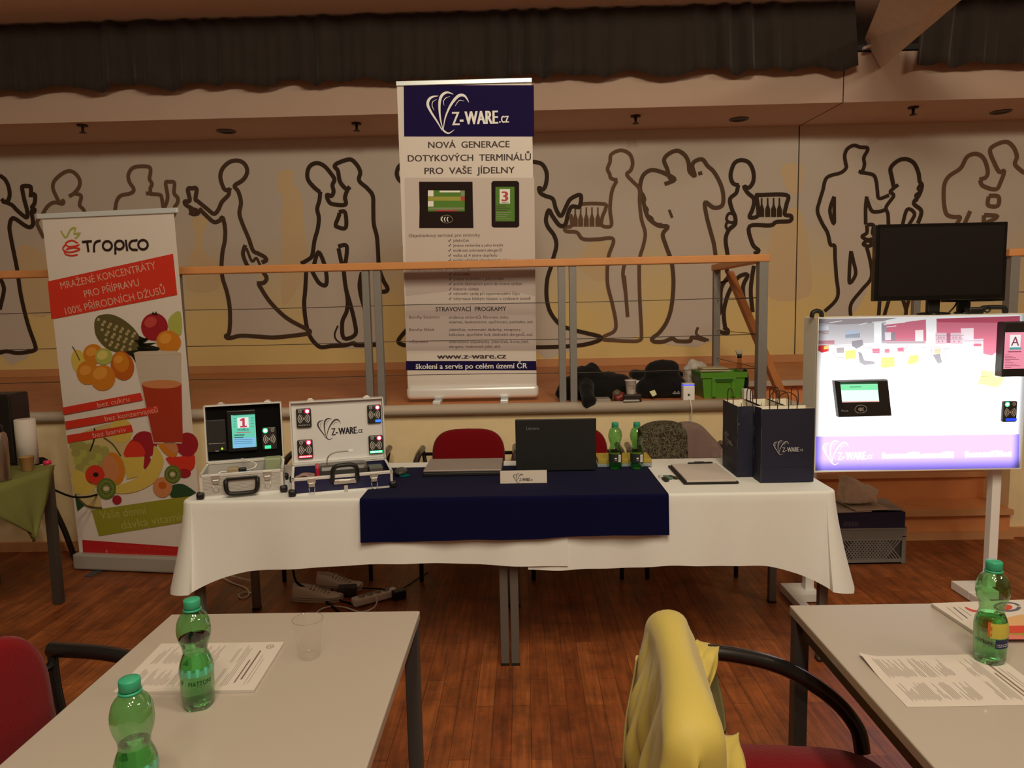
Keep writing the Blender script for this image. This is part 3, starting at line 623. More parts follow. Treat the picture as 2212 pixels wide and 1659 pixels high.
# ------------------------------------------------------------------ red chairs
redf = mat('red_upholstery', (.19, .003, .007), rough=.95, sheen=.12, spec=.15, bump=.25, scale=180)
chblack = mat('black_chair_frame', (.010, .009, .009), rough=.28, coat=.3)
def make_chair(label):
    t = empty('red_chair', label, 'chair', (0, 0, 0), 'red chairs')
    def pad(w, d, c, th, top=0):
        pass
    # backrest: rounded shield, leaning back, slightly curved
    b = B(); n = 40; rings = []
    for off, sc in ((-.020, .94), (-.026, .86), (.02, .94), (.012, 1.0), (-.012, 1.0)): pass
    def outline(s):
        out = []
        for k in range(n):
            a = 2 * math.pi * k / n; c, si = math.cos(a), math.sin(a)
            ex = abs(c) ** (2 / 3.6) * (1 if c > 0 else -1); ez = abs(si) ** (2 / (2.6 if si > 0 else 4.5)) * (1 if si > 0 else -1)
            out.append((.222 * ex * s, .165 * ez * s))
        return out
    prof = [(.50, -.030), (.86, -.028), (.96, -.02), (1.0, 0), (.97, .016), (.9, .022), (.5, .024)]
    vs = []
    for s, o in prof:
        for x, z in outline(s):
            y = .235 + o + .16 * (z + .165) * .6 - .35 * x * x
            vs.append(V((x, y, .618 + z)))
    fs = [(i * n + k, i * n + (k + 1) % n, (i + 1) * n + (k + 1) % n, (i + 1) * n + k) for i in range(len(prof) - 1) for k in range(n)]
    fs += [tuple(range(n - 1, -1, -1)), tuple((len(prof) - 1) * n + k for k in range(n))]
    b.add(vs, fs, 0, True); b.build('backrest', redf, t)
    # seat
    b = B(); vs = []
    for s, z in [(.6, .472), (.93, .468), (1.0, .452), (.985, .43), (.9, .424), (.5, .424)]:
        for k in range(n):
            a = 2 * math.pi * k / n; c, si = math.cos(a), math.sin(a)
            vs.append(V((.235 * s * abs(c) ** .5 * (1 if c > 0 else -1), -.01 + .225 * s * abs(si) ** .5 * (1 if si > 0 else -1), z)))
    b.add(vs, [(i * n + k, (i + 1) * n + k, (i + 1) * n + (k + 1) % n, i * n + (k + 1) % n) for i in range(5) for k in range(n)] + [tuple(range(n)), tuple(5 * n + k for k in range(n - 1, -1, -1))], 0, True)
    b.build('seat', redf, t)
    for s in (-1, 1):
        b = B(); b.tube(smooth_path([(s * .285, .27, .665), (s * .285, .24, .664), (s * .287, .10, .657), (s * .287, -.03, .625), (s * .285, -.14, .555), (s * .27, -.195, .49), (s * .255, -.205, .435)], 6), .019, 10, flat=1.0); b.build('armrest', chblack, t)
        B().tube([(s * .245, -.195, .43), (s * .245, -.215, .005)], .0125, 10).build('leg', chblack, t)
        B().tube(smooth_path([(s * .285, .265, .665), (s * .27, .25, .58), (s * .25, .22, .43), (s * .25, .25, .2), (s * .25, .275, .005)], 5), .0125, 10).build('leg', chblack, t)
    B().bar((-.25, .2, .415), (.25, .2, .415), .02, .02).build('seat_rail', chblack, t); B().bar((-.25, -.19, .415), (.25, -.19, .415), .02, .02).build('seat_rail', chblack, t)
    B().tube([(-.283, .258, .63), (-.1, .262, .63), (.1, .262, .63), (.283, .258, .63)], .011, 8).build('back_rail', chblack, t)
    return t
ch = make_chair('red chair behind the closed grey laptop, its rounded backrest in full view')
ch.location = (-.35, 4.075, 0)
dup(ch, 'red chair behind the blue case, only its black legs showing under the cloth', (-1.13, 4.10, 0))
dup(ch, 'red chair behind the open black laptop, one armrest showing', (.275, 4.07, 0))
dup(ch, 'red chair with the leopard print scarf hanging over its back', (.905, 4.07, 0))
dup(ch, 'red chair pushed up to the left side of the table with two bottles', (-1.0, 1.44, 0), math.radians(84))
dup(ch, 'red chair under the yellow jacket, pushed to the right visitor table', (.570, 1.40, 0), math.radians(85))

# ------------------------------------------------------------------ plastic water bottles
gshell = clear('green_bottle_plastic', (.50, .85, .49), .16, .05)
water = mat('water', (.55, .95, .72), rough=0, trans=1, ior=1.33)
capm = mat('green_bottle_cap', (.035, .36, .20), rough=.4)
BP = [(.012, .004), (.026, .0), (.0295, .006), (.0305, .02), (.031, .05), (.0315, .080), (.0295, .094), (.0240, .109), (.0232, .116), (.0252, .126), (.0302, .142), (.0322, .156), (.0315, .168), (.0285, .180), (.0235, .189), (.0165, .196), (.0135, .199), (.0135, .206)]
def rad(z):
    for (r0, z0), (r1, z1) in zip(BP[1:], BP[2:]):
        if z0 <= z <= z1: return r0 + (r1 - r0) * (z - z0) / max(1e-6, z1 - z0)
    return .03
def make_bottle(label, level):
    t = empty('water_bottle', label, 'bottle', (0, 0, 0), 'green plastic water bottles')
    sp = [(a.x, a.y) for a in smooth_path([V((r, z, 0)) for r, z in BP[1:]], 3)]
    lob = lambda a, z: 1 - .10 * max(0, 1 - z / .022) * (.5 + .5 * math.cos(5 * a)) - (.055 * max(0, 1 - abs(z - .150) / .032) * (.5 + .5 * math.cos(7 * a + z * 95)) ** 2) + (.012 * math.cos(10 * a) if .09 < z < .12 else 0)
    B().lathe([(.010, .006)] + sp, 40, 0, lob=lob, cap=False).build('body', gshell, t)
    if level:
        wp = [(.010, .0075)] + [(r - .0012, z + .001) for r, z in sp if z < level] + [(rad(level) - .0012, level)]
        B().lathe(wp, 32, 0, lob=lob).build('water', water, t)
    B().lathe([(.0150, .1975), (.0172, .198), (.0172, .2015), (.0150, .202)], 28).build('neck_ring', capm, t)
    b = B(); b.lathe([(.0148, .203), (.0158, .204), (.0158, .2185), (.0148, .2205), (.004, .221)], 48, lob=lambda a, z: 1 + .02 * (1 if math.cos(24 * a) > 0 else -1) * (.205 < z < .218)); b.build('cap', capm, t)
    return t
def label_band(t, z0, z1, a0, a1, m, texts=(), blocks=(), name='label'):
    """printed sleeve round the bottle; angles measured from the side facing -Y, to the right"""
    def at(a, z, o): r = rad(z) + o; return V((r * math.sin(a), -r * math.cos(a), z))
    b = B(); mats = [m]
    b.grid(lambda u, v: at(a0 + (a1 - a0) * u, z0 + (z1 - z0) * v, .0007), 28, 6, 0)
    for s, ac, zc, w, h, mm in texts:
        if mm not in mats: mats.append(mm)
        b.text(s, None, None, None, w, h, mats.index(mm), .02, True, lambda x, y: at(ac + x / .032, zc + y, .0014))
    for c0, c1, y0, y1, mm in blocks:
        if mm not in mats: mats.append(mm)
        b.grid(lambda u, v: at(c0 + (c1 - c0) * u, y0 + (y1 - y0) * v, .0011), 10, 2, mats.index(mm))
    b.build(name, mats, t)
ink = mat('black_ink', (.012, .010, .010), rough=.6)
tealfoil = mat('teal_label_film', (.12, .62, .45), rough=.3, metal=0, alpha=.85)
filmc = clear('clear_label_film', (.80, .90, .80), .10, .2)
bt = make_bottle('green water bottle with a teal-topped clear label standing before the booklet', .143)
label_band(bt, .034, .088, -2.6, 2.6, filmc, [('MATTONI', .62, .055, .044, .0095, ink), ('I', -.55, .057, .0024, .0095, ink)], [(-2.5, 2.5, .072, .088, tealfoil)])
bt.location = (-.664, 1.350, T + .0004)
b2 = make_bottle('green water bottle cut off by the bottom edge, nearest on the left table', .118)
label_band(b2, .034, .088, -2.6, 2.6, filmc, [('MATTONI', .62, .055, .044, .0095, ink)], [(-2.5, 2.5, .072, .088, tealfoil)])
b2.location = (-.620, 1.045, T + .0004)
b3 = make_bottle('green water bottle on the right visitor table beside the colourful magazine', .104)
blk = mat('navy_label_print', (.012, .016, .07), rough=.5); yel = mat('yellow_label_print', (.50, .42, .06), rough=.5); org = mat('orange_label_print', (.5, .12, .02), rough=.5); wht = pm('white_print', (200, 185, 165), 1, rough=.6)
label_band(b3, .040, .098, -2.4, 1.5, filmc, [('MATTONI', -1.0, .048, .034, .0075, ink)], [(-.28, 1.2, .040, .060, blk), (-.6, .9, .062, .094, yel), (-.75, -.5, .066, .096, org), (-.2, 1.1, .0485, .0495, wht), (-.2, .9, .0445, .0455, wht), (-1.0, -.9, .038, .041, org)])
b3.location = (.990, 1.490, T + .0012)
grey_l = mat('charcoal_label', (.03, .035, .033), rough=.4)
for x, y, l in ((.421, 3.335, 'left of the two green bottles beside the black laptop'), (.522, 3.33, 'right of the two green bottles beside the black laptop')):
    q = make_bottle('green water bottle with dark label, ' + l, .028)
    label_band(q, .034, .075, -2.2, 2.2, grey_l, [], [(-.2, .1, .052, .058, wht), (-.2, .15, .046, .048, wht), (.35, .85, .037, .071, wht)] + [(.4 + .06 * k, .42 + .06 * k, .04, .068, ink) for k in range(7)])
    q.location = (x, y, ZN + .0004)

# ------------------------------------------------------------------ roll-up banners
alu = pm('banner_aluminium', (186, 170, 148), 1, rough=.35, metal=.3)
vinyl = mat('banner_white_vinyl', (.77, .71, .67), rough=.5)
def rgbm(n, c, r=.7): return mat(n, c, rough=r, spec=.15)
PR = dict(red=(.66, .045, .025), dred=(.48, .022, .025), lime=(.30, .30, .03), txt=(.035, .02, .018), pink=(.72, .42, .34), pine=(.12, .10, .035), pinel=(.42, .35, .18), orange=(.62, .22, .02), dorange=(.50, .12, .015),
          yellow=(.66, .50, .10), pale=(.60, .48, .22), juice=(.40, .045, .02), glass=(.56, .48, .40), green=(.10, .18, .03), kiwi=(.18, .22, .05), dark=(.02, .018, .01), leaf=(.03, .075, .03), peach=(.60, .24, .10), grape=(.36, .34, .10), crimson=(.35, .02, .03), limel=(.42, .45, .10), cream=(.62, .52, .34), ltxt=(.46, .44, .12), hl=(.74, .33, .05), hr=(.55, .07, .06), hy=(.70, .58, .16))
PK = list(PR); PM = [vinyl] + [rgbm('print_' + k, c) for k, c in PR.items()]; PI = {k: i + 1 for i, k in enumerate(PK)}
P0 = atZ(175, 1228, 0); P1 = atZ(425, 1238, 0); uu = (P1 - P0).normalized(); nn = uu.cross(V((0, 0, 1))); vv = (V((0, 0, 1)) + nn * .03).normalized()
J = Plane(P0, uu, vv); nn = J.n; WJ, HJ, ZJ = .815, 2.07, .10
t = empty('rollup_banner', 'fruit juice roll-up banner with red bands, left of the covered tables', 'banner', P0 + uu * .4)
b = B(); L = []
b.frame(P0 + vv * ZJ - nn * .002, uu, -nn, vv, WJ, .0012, HJ - ZJ, 0)
ip = lambda n: PI[n]
S = .0006
J.poly(b, [(103, 608), (374, 548), (383, 637), (111, 690)], ip('red'), S)
def jl(pts, sm=4, cl_=False): J.line(b, cA(*pts), 4.6, ip('txt'), S * 2, sm, cl_)
def arc(x, y, r, a0, a1, n=14): return [(x + r * math.cos(math.radians(a0 + (a1 - a0) * k / n)), y + r * math.sin(math.radians(a0 + (a1 - a0) * k / n))) for k in range(n + 1)]
jl([(818, 888), (916, 880)], 0); jl([(868, 884), (882, 988)], 0); jl([(938, 990), (938, 930), (950, 895), (975, 880), (1004, 875)]); jl(arc(1070, 925, 45, 0, 337), 2, True); jl(arc(1190, 918, 43, 0, 337), 2, True); jl([(1149, 915), (1150, 1012)], 0); jl([(1252, 865), (1268, 977)], 0); jl([(1370, 868)] + arc(1335, 920, 46, -80, -285) + [(1372, 968)], 2); jl(arc(1425, 915, 47, 0, 337), 2, True)
for pts in ([(168, 525), (155, 519), (142, 526), (150, 533), (168, 530), (171, 527)], [(142, 528), (136, 538), (148, 545), (168, 541), (172, 537), (158, 535), (143, 539)], [(139, 541), (142, 549), (155, 552), (168, 550)]): J.line(b, pts, 3, ip('red'), S * 2)
J.line(b, [(132, 498), (141, 513), (147, 507), (153, 495), (164, 492), (160, 505), (174, 503), (163, 515)], 3.5, ip('limel'), S * 2, 2)
for s, a, c, h in (('MRAŽENÉ KONCENTRÁTY', (133, 625), (338, 580), 16), ('PRO PŘÍPRAVU', (184, 643), (302, 617), 16), ('100% PŘÍRODNÍCH DŽUSŮ', (143, 680), (358, 634), 16)): J.text(b, s, a, c, h, ip('pink'), S * 2)
def fruit(pts, c, k=2, sm=4): J.poly(b, pts, ip(c), S * k, sm)
# pineapple
fruit([(206, 690), (215, 681), (240, 679), (266, 690), (290, 710), (305, 735), (300, 752), (270, 762), (235, 755), (210, 730), (204, 705)], 'pine')
for i in range(7):
    for j in range(6):
        x = 214 + i * 13 + j * 4 + (5 if j % 2 else 0) - 1; y = 690 + j * 11 + i * 5
        d = ((x - 252) * .80 + (y - 718) * .60) / 54; e = (-(x - 252) * .60 + (y - 718) * .80) / 34
        if d * d + e * e < .86: J.poly(b, [(x - 4, y + 2), (x - 1, y - 4), (x + 4, y - 1), (x + 2, y + 4)], ip('pinel'), S * 3)
for p in ([(290, 735), (330, 727), (302, 747)], [(295, 750), (345, 757), (300, 760)], [(298, 742), (340, 740), (305, 752)], [(300, 725), (318, 733), (300, 745)], [(300, 740), (352, 752), (325, 764), (298, 762)], [(270, 760), (300, 755), (305, 800), (285, 770)]): J.poly(b, p, ip('dark'), S * 2.5)
J.oval(b, 334, 706, 29, 30, ip('crimson'), S * 3); J.poly(b, [(328, 680), (331, 672), (334, 678), (338, 672), (341, 681)], ip('dark'), S * 4)
J.poly(b, [(363, 705), (368, 684), (390, 673), (392, 722), (372, 718)], ip('limel'), S * 2, 3); J.oval(b, 365, 738, 27, 24, ip('orange'), S * 4, 20)
J.oval(b, 172, 783, 17, 28, ip('yellow'), S * 2, -15); J.oval(b, 202, 765, 22, 22, ip('orange'), S * 3); J.oval(b, 190, 805, 24, 26, ip('orange'), S * 3.5); J.oval(b, 225, 770, 19, 18, ip('limel'), S * 5); J.oval(b, 265, 790, 25, 32, ip('dorange'), S * 4, -15); J.oval(b, 262, 782, 17, 22, ip('orange'), S * 4.5, -15); J.oval(b, 223, 816, 27, 28, ip('orange'), S * 5, 15)
for x, y, r, c in ((185, 800, 13, 'hl'), (257, 776, 10, 'hl'), (217, 806, 16, 'hl'), (326, 696, 14, 'hr'), (358, 731, 14, 'hl'), (222, 767, 12, 'hy'), (198, 760, 12, 'hl')): J.oval(b, x, y, r, r * .8, ip(c), S * 5.5, -25)
J.line(b, [(157, 748), (163, 757), (173, 778)], 2, ip('pine'), S * 6)
# glass of juice
J.poly(b, [(290, 762), (300, 759), (340, 757.5), (380, 758), (392, 762), (394, 958), (332, 958)], ip('glass'), S * 6); J.poly(b, [(307, 829), (350, 832), (393, 829), (396, 955), (333, 955)], ip('juice'), S * 7); J.poly(b, [(307, 829), (320, 823), (350, 820.5), (380, 822.5), (393, 829), (380, 836.5), (350, 839), (320, 836.5)], ip('peach'), S * 8, 3); J.line(b, [(290, 763), (320, 766), (370, 765), (392, 763)], 1.6, ip('cream'), S * 8)
for q, tx, a, c in (([(136, 880), (305, 848), (310, 864), (138, 896)], 'bez cukru', (213, 880), (282, 866)), ([(142, 910), (345, 876), (338, 893), (144, 927)], 'bez konzervantů', (229, 909), (343, 890)), ([(146, 940), (285, 917), (289, 932), (148, 957)], 'bez barviv', (203, 945), (275, 932))):
    J.poly(b, q, ip('red'), S * 9); J.text(b, tx, a, c, 11, ip('pink'), S * 10)
# heap of cut fruit
fruit([(150, 958), (200, 925), (255, 915), (285, 950), (280, 1010), (230, 1050), (160, 1040)], 'pale', 2)
J.oval(b, 262, 930, 25, 26, ip('yellow'), S * 3)
for k in range(26):
    J.oval(b, 160 + (k * 37 % 78), 958 + (k * 23 % 62), 10, 9.5, ip('grape' if k % 3 else 'limel'), S * (3 + .1 * k))
J.line(b, [(205, 925), (204, 950), (195, 975)], 3, ip('dark'), S * 6); J.line(b, [(225, 945), (245, 960), (262, 985)], 3, ip('pine'), S * 6)
J.oval(b, 312, 960, 28, 29, ip('crimson'), S * 4); fruit([(270, 985), (280, 955), (300, 950), (318, 975), (328, 1000), (318, 1020), (300, 990)], 'crimson', 5); J.poly(b, [(270, 986), (275, 962), (290, 952), (308, 962), (312, 985)], ip('red'), S * 6, 3)
J.oval(b, 246, 1012, 24, 36, ip('orange'), S * 5, -12); J.oval(b, 240, 1012, 17, 29, ip('peach'), S * 6, -12)
J.poly(b, [(268, 988), (313, 986), (309, 1026), (275, 1035)], ip('yellow'), S * 6); J.oval(b, 206, 1026, 21, 22, ip('red'), S * 6); J.oval(b, 208, 1025, 6, 5, ip('dark'), S * 7)
fruit([(248, 1062), (252, 1050), (290, 1035), (318, 1010), (330, 985), (335, 962), (352, 985), (353, 1005), (335, 1040), (300, 1060), (265, 1066)], 'yellow', 7)
J.oval(b, 362, 962, 16, 30, ip('orange'), S * 5, -38); J.oval(b, 368, 958, 11, 26, ip('peach'), S * 6, -38); J.oval(b, 405, 960, 24, 26, ip('crimson'), S * 5); J.poly(b, [(358, 990), (390, 986), (418, 978), (420, 1010), (392, 1022)], ip('red'), S * 4, 3); J.oval(b, 399, 1022, 14, 10, ip('crimson'), S * 6)
for x, y, r in ((231, 1055, 21), (374, 1024, 18)):
    J.oval(b, x, y, r, r * 1.1, ip('green'), S * 8); J.oval(b, x, y, r * .8, r * .9, ip('kiwi'), S * 9)
    for k in range(16): a = k * math.pi / 8; J.oval(b, x + r * .5 * math.cos(a), y + r * .55 * math.sin(a), 1.3, 1.3, ip('dark'), S * 10, n=6)
    J.oval(b, x, y, r * .3, r * .25, ip('cream'), S * 10)
J.oval(b, 352, 1052, 21, 22, ip('peach'), S * 7); J.oval(b, 352, 1048, 9, 8, ip('dorange'), S * 8); J.oval(b, 254, 1079, 10, 10, ip('crimson'), S * 9); J.poly(b, [(370, 1050), (395, 1045), (420, 1060), (424, 1068), (395, 1073), (370, 1073)], ip('leaf'), S * 6, 3)
fruit([(158, 1018), (180, 1020), (205, 1045), (200, 1062), (162, 1066)], 'yellow', 6, 2); J.poly(b, [(165, 1070), (215, 1058), (222, 1098), (190, 1092)], ip('pale'), S * 7); J.line(b, [(163, 1068), (188, 1092), (222, 1097)], 4, ip('pine'), S * 8); J.poly(b, [(162, 1068), (185, 1090), (168, 1104)], ip('leaf'), S * 4)
J.poly(b, [(198, 1102), (430, 1068), (436, 1122), (214, 1158)], ip('lime'), S * 2); J.text(b, 'Vaše denní', (218, 1121), (318, 1110), 18, ip('ltxt'), S * 4); J.text(b, 'dávka vitaminů', (264, 1143), (420, 1120), 18, ip('ltxt'), S * 4)
J.poly(b, [(178, 1166), (427, 1184), (430, 1215), (180, 1201)], ip('dred'), S * 2); J.text(b, '+420 558 637 270  •  www.tropico.cz', (242, 1182), (420, 1192), 7, ip('red'), S * 4); J.text(b, 'facebook.com/tropico', (245, 1195), (380, 1203), 7, ip('red'), S * 4); J.text(b, 'f', (230, 1195), (234, 1195), 8, ip('pink'), S * 4)
b.build('banner_panel', PM, t)
B().frame(P0 - uu * .025 + vv * HJ - nn * .012, uu, -nn * -1, vv, WJ + .05, .02, .028, 0, .003).build('top_rail', alu, t)
b = B(); b.frame(P0 - uu * .02 - nn * .06 + V((0, 0, .008)), uu, nn, V((0, 0, 1)), WJ + .04, .10, .095, 0, .012); b.build('base_cassette', pm('banner_base_grey', (150, 128, 104), 1, rough=.4, metal=.3), t)
for k in (.12, .68): B().frame(P0 + uu * k - nn * .12, uu, nn, V((0, 0, 1)), .05, .24, .008, 0).build('foot', darkmetal, t)

# tall navy and white banner on the stage
YB = 4.645
Zp = Plane((-.79, YB, STG), (1, 0, 0), (0, 0, 1))
ZX0, ZX1 = Zp.at(876, 700).x, Zp.at(1157, 700).x
ztop = Zp.at(1010, 181).z
t = empty('rollup_banner', 'tall navy and white roll-up banner on the stage behind the railing', 'banner', ((ZX0 + ZX1) / 2, YB, STG))
nv = mat('banner_navy_print', (.016, .010, .070), rough=.8, spec=.08); tx = mat('banner_text_print', (.05, .028, .03), rough=.6); lav = mat('banner_lavender_print', (.56, .48, .47), rough=.7, spec=.2); scg = mat('print_screen_green', (.12, .27, .05), rough=.8, spec=.1); scy = mat('print_screen_yellow', (.36, .36, .03), rough=.4); dvc = mat('print_device_brown', (.026, .016, .016), rough=.8, spec=.08); lt = pm('banner_logo_print', (205, 190, 180), 1, rough=.5); tm = mat('banner_maroon_text', (.13, .055, .05), rough=.6); rd = mat('print_red_digit', (.5, .03, .04), rough=.5); gr2 = mat('print_pale_green', (.24, .30, .16), rough=.5); lav2 = mat('banner_pale_band', (.66, .59, .56), rough=.7, spec=.2)
ZM = [vinyl, nv, tx, lav, scg, scy, dvc, lt, tm, rd, gr2, lav2]
b = B(); b.box(ZX0, ZX1, YB + .0005, YB + .002, STG + .10, ztop)
cZ = crop(840, 160, 4.147); cY = crop(850, 480, 3.950)
def zr(pts, m, l=.0006): Zp.poly(b, pts, m, l)
zr([(872, 184), (1153, 184), (1154, 295), (873, 295)], 1); zr([(874, 384), (1154, 384), (1158, 757), (879, 757)], 11, .0004)
zr([(875, 566), (1156, 566), (1156, 640), (1120, 632), (980, 628), (876, 640)], 3, .0006); zr([(876, 660), (1157, 655), (1157, 757), (877, 757)], 3, .0006)
zr([(877, 780), (1158, 780), (1159, 800), (877, 800)], 1)
LOGO = [([(480, 505), (440, 430), (390, 350), (360, 285), (368, 240), (400, 214), (455, 206)], [4, 14, 18, 24, 24, 18, 3]), ([(490, 500), (470, 420), (462, 330), (467, 250), (490, 200), (535, 178), (590, 195)], [4, 12, 18, 24, 24, 18, 3]), ([(490, 500), (510, 400), (550, 310), (592, 250), (640, 208), (690, 212), (727, 268)], [4, 12, 18, 24, 26, 20, 3]),
        ([(478, 480), (500, 512), (540, 530), (590, 500)], [8, 16, 12, 2]), ([(440, 235), (405, 255), (398, 290), (415, 330)], [2, 6, 6, 2]), ([(560, 213), (518, 228), (500, 258), (505, 290)], [2, 6, 6, 2]), ([(685, 257), (640, 250), (603, 297)], [2, 6, 3])]
def logo(b, P, u, v, w, m, mt=None, n=None):
    """leaf swirl and lettering, w wide, P its lower left corner"""
    k = w / 730; n = n or u.cross(v).normalized(); mt = m if mt is None else mt
    f = lambda x, y: P + u * ((x - 350) * k) + v * ((530 - y) * k)
    for i, (pts, wd) in enumerate(LOGO):
        q = smooth_path([f(*p) for p in pts], 5); ws = []
        for j in range(len(q)):
            a = j / 5; c = min(int(a), len(wd) - 2); ws.append((wd[c] + (wd[c + 1] - wd[c]) * (a - c)) * k)
        b.ribbon(q, ws, n, m)
    b.text('Z', f(570, 462), u, v, 70 * k, 122 * k, mt, .03); b.text('-', f(640, 470), u, v, 34 * k, 150 * k, mt, .03); b.text('WARE', f(684, 458), u, v, 300 * k, 120 * k, mt, .05); b.text('.cz', f(992, 450), u, v, 88 * k, 92 * k, mt, .02)
logo(b, Zp.at(924, 289, .0015), Zp.u, Zp.v, (Zp.at(1100, 289) - Zp.at(924, 289)).length, 7)
def zt(s, a, c, h, m=2, bold=0, l=.0015): Zp.text(b, s, a, c, h, m, l, bold)
zt('NOVÁ  GENERACE', (925, 320), (1101, 318), 14.5, 2, .018); zt('DOTYKOVÝCH  TERMINÁLŮ', (881, 349), (1147, 346), 14.5, 2, .018); zt('PRO  VAŠE  JÍDELNY', (917, 376), (1112, 374), 14.5, 2, .018)
zr(cZ((270, 965), (750, 965), (752, 1130), (758, 1380), (272, 1380), (275, 1200)), 6, .001); zr(cZ((350, 1042), (680, 1042), (680, 1230), (350, 1230)), 4, .0014); zr(cZ((350, 1098), (645, 1098), (645, 1135), (350, 1135)), 5, .0018); zr(cZ((350, 1042), (400, 1042), (400, 1095), (350, 1095)), 7, .0018); zr(cZ((350, 1138), (400, 1138), (400, 1188), (350, 1188)), 7, .0018); zr(cZ((455, 1044), (640, 1044), (640, 1060), (455, 1060)), 7, .0018); zr(cZ((645, 1098), (680, 1098), (680, 1135), (645, 1135)), 9, .0018); zr(cZ((645, 1045), (680, 1045), (680, 1095), (645, 1095)), 10, .0018); zr(cZ((420, 1218), (610, 1218), (610, 1230), (420, 1230)), 9, .0018); zr(cZ((355, 1195), (675, 1195), (675, 1214), (355, 1214)), 10, .0018)
for x in (515, 490, 540): Zp.line(b, cZ((x - 8, 1280), (x - 18, 1300), (x - 8, 1322)), 2, 7, .0018)
Zp.line(b, cZ((520, 1262), (470, 1280), (470, 1315), (520, 1335), (570, 1315), (560, 1280), (520, 1262)), 1, 10, .0018)
q = cZ((918, 975), (935, 957), (1150, 957), (1167, 975), (1168, 1360), (1150, 1376), (938, 1376), (920, 1360)); zr(q, 6, .001); zr(cZ((955, 1010), (1125, 1010), (1128, 1320), (955, 1320)), 4, .0014); zr(cZ((992, 1030), (1085, 1030), (1085, 1160), (992, 1160)), 7, .0018)
for k in range(7): zr(cZ((962, 1180 + k * 19), (1050 + (k * 37 % 60), 1180 + k * 19), (1050 + (k * 37 % 60), 1186 + k * 19), (962, 1186 + k * 19)), 2 if k < 3 else 10, .0018)
zt('3', (1083, 434.5), (1098, 434.5), 22, 9, .05, .0022); zt('VELKÁ', (1083, 438.8), (1099, 438.8), 3.2, 2, .02, .0022)
zt('Objednávkový terminál pro strávníky', (883, 512.5), (1037, 511), 7.5, 8)
rows = [('jídelníček', 979, 1014, 522.5), ('jméno strávníka a jeho kredit', 979, 1087, 532.8), ('možnost zobrazení alergenů', 979, 1084, 543.7), ('volba až 4 týdny dopředu', 979, 1074, 554.5), ('rychlý přehled objednaných jídel', 979, 1100, 565), ('druh jídla', 980, 1015, 595), ('jméno strávníka a jeho kredit', 980, 1088, 605.5), ('počet zbývajících porcí do konce výdeje', 980, 1127, 616), ('historie výdeje', 980, 1034, 627), ('náhradní výdej při zapomenutém čipu', 980, 1122, 637), ('informace lidským hlasem o vydávané stravě', 980, 1146, 648)]
for s, x0, x1, y in rows:
    zt(s, (x0, y), (x1, y - .5), 6.3, 2); Zp.line(b, [(x0 - 10.5, y - 3), (x0 - 8.5, y - .5), (x0 - 5, y - 6)], 1.5, 2, .0015, 1)
zt('Výdejový terminál pro kuchařky', (884, 584.5), (1015, 583.5), 7.5, 8)
zt('STRAVOVACÍ  PROGRAMY', (941, 672.5), (1094, 671.5), 10, 2, .02)
for s, x0, x1, y, m in (('BonAp Strávníci', 884, 949, 688, 8), ('evidence strávníků, filtrování, tisky,', 970, 1099, 688, 2), ('internet, bankovnictví, vyúčtování, pokladna, atd.', 970, 1152, 698.5, 2), ('BonAp Sklad', 884, 937, 715, 8), ('jídelníček, normování, žádanky, receptury,', 970, 1126, 715, 2), ('kalkulace, spotřební koš, sledování alergenů, atd.', 970, 1151, 725.5, 2), ('i-Canteen', 884, 924, 741, 8), ('internetové objednávky, jídelníček, burza jídel,', 970, 1142, 741, 2), ('alergeny, hodnocení jídel, atd.', 970, 1081, 751.5, 2)): zt(s, (x0, y), (x1, y - .4), 6.3, m)
zt('www.z-ware.cz', (944, 775), (1094, 774), 11.5, 2, .03); zt('školení a servis po celém území ČR', (898, 797), (1139, 795.5), 12, 7, .02)
b.build('banner_panel', ZM, t)
B().box(ZX0 - .003, ZX1 + .003, YB - .012, YB + .012, ztop - .004, ztop + .024, 0, .003).build('top_rail', alu, t)
b = B(); b.box(ZX0 - .006, ZX1 + .012, YB - .045, YB + .045, STG + .022, STG + .108, 0, .03, seg=5); b.build('base_cassette', pm('banner_base_cream', (205, 186, 162), 1, rough=.3, metal=.2), t)
for x in (ZX0 + .20, ZX1 - .21): B().box(x - .025, x + .025, YB - .13, YB + .09, STG, STG + .022, 0, .004).build('foot', alu, t)
# ------------------------------------------------------------------ small helpers for things
Zu = V((0, 0, 1))
def hsv_em(n, rgb, s): return em(n, rgb, s)
def remesh(o, vox, sm=4, disp=0, size=.06, seed=0):
    m = o.modifiers.new('merge', 'REMESH'); m.mode = 'VOXEL'; m.voxel_size = vox; m.use_smooth_shade = True
    m = o.modifiers.new('smooth', 'SMOOTH'); m.iterations = sm; m.factor = .6
    if disp:
        tx_ = bpy.data.textures.new('creases', 'CLOUDS'); tx_.noise_scale = size
        d = o.modifiers.new('creases', 'DISPLACE'); d.texture = tx_; d.strength = disp; d.mid_level = .5; d.texture_coords = 'LOCAL'
    return o
def cable(name, label, pts, r, m, cat='cable', group=None, n=6):
    o = B().tube(smooth_path([V(p) for p in pts], 6), r, n).build(name, m)
    return tag(o, label, cat, group)
white_pl = pm('white_plastic', (205, 192, 172), 1, rough=.4)
paperw = mat('white_paper', (.60, .545, .505), rough=.85)
chrome = mat('chrome', (.60, .58, .56), rough=.3, metal=.55)
ring_w = mat('reader_white_print', (.55, .52, .50), rough=.5)
charc = mat('charcoal_reader', (.030, .028, .028), rough=.4)
RED_L, GRN_L, BLU_L = em('red_light', (255, 40, 80), 1.6), em('green_light', (70, 255, 150), 1.5), em('blue_light', (60, 120, 255), 1.6)
CORE = em('light_core', (255, 225, 225), 2.2); COREG = em('green_core', (215, 255, 230), 2.2)

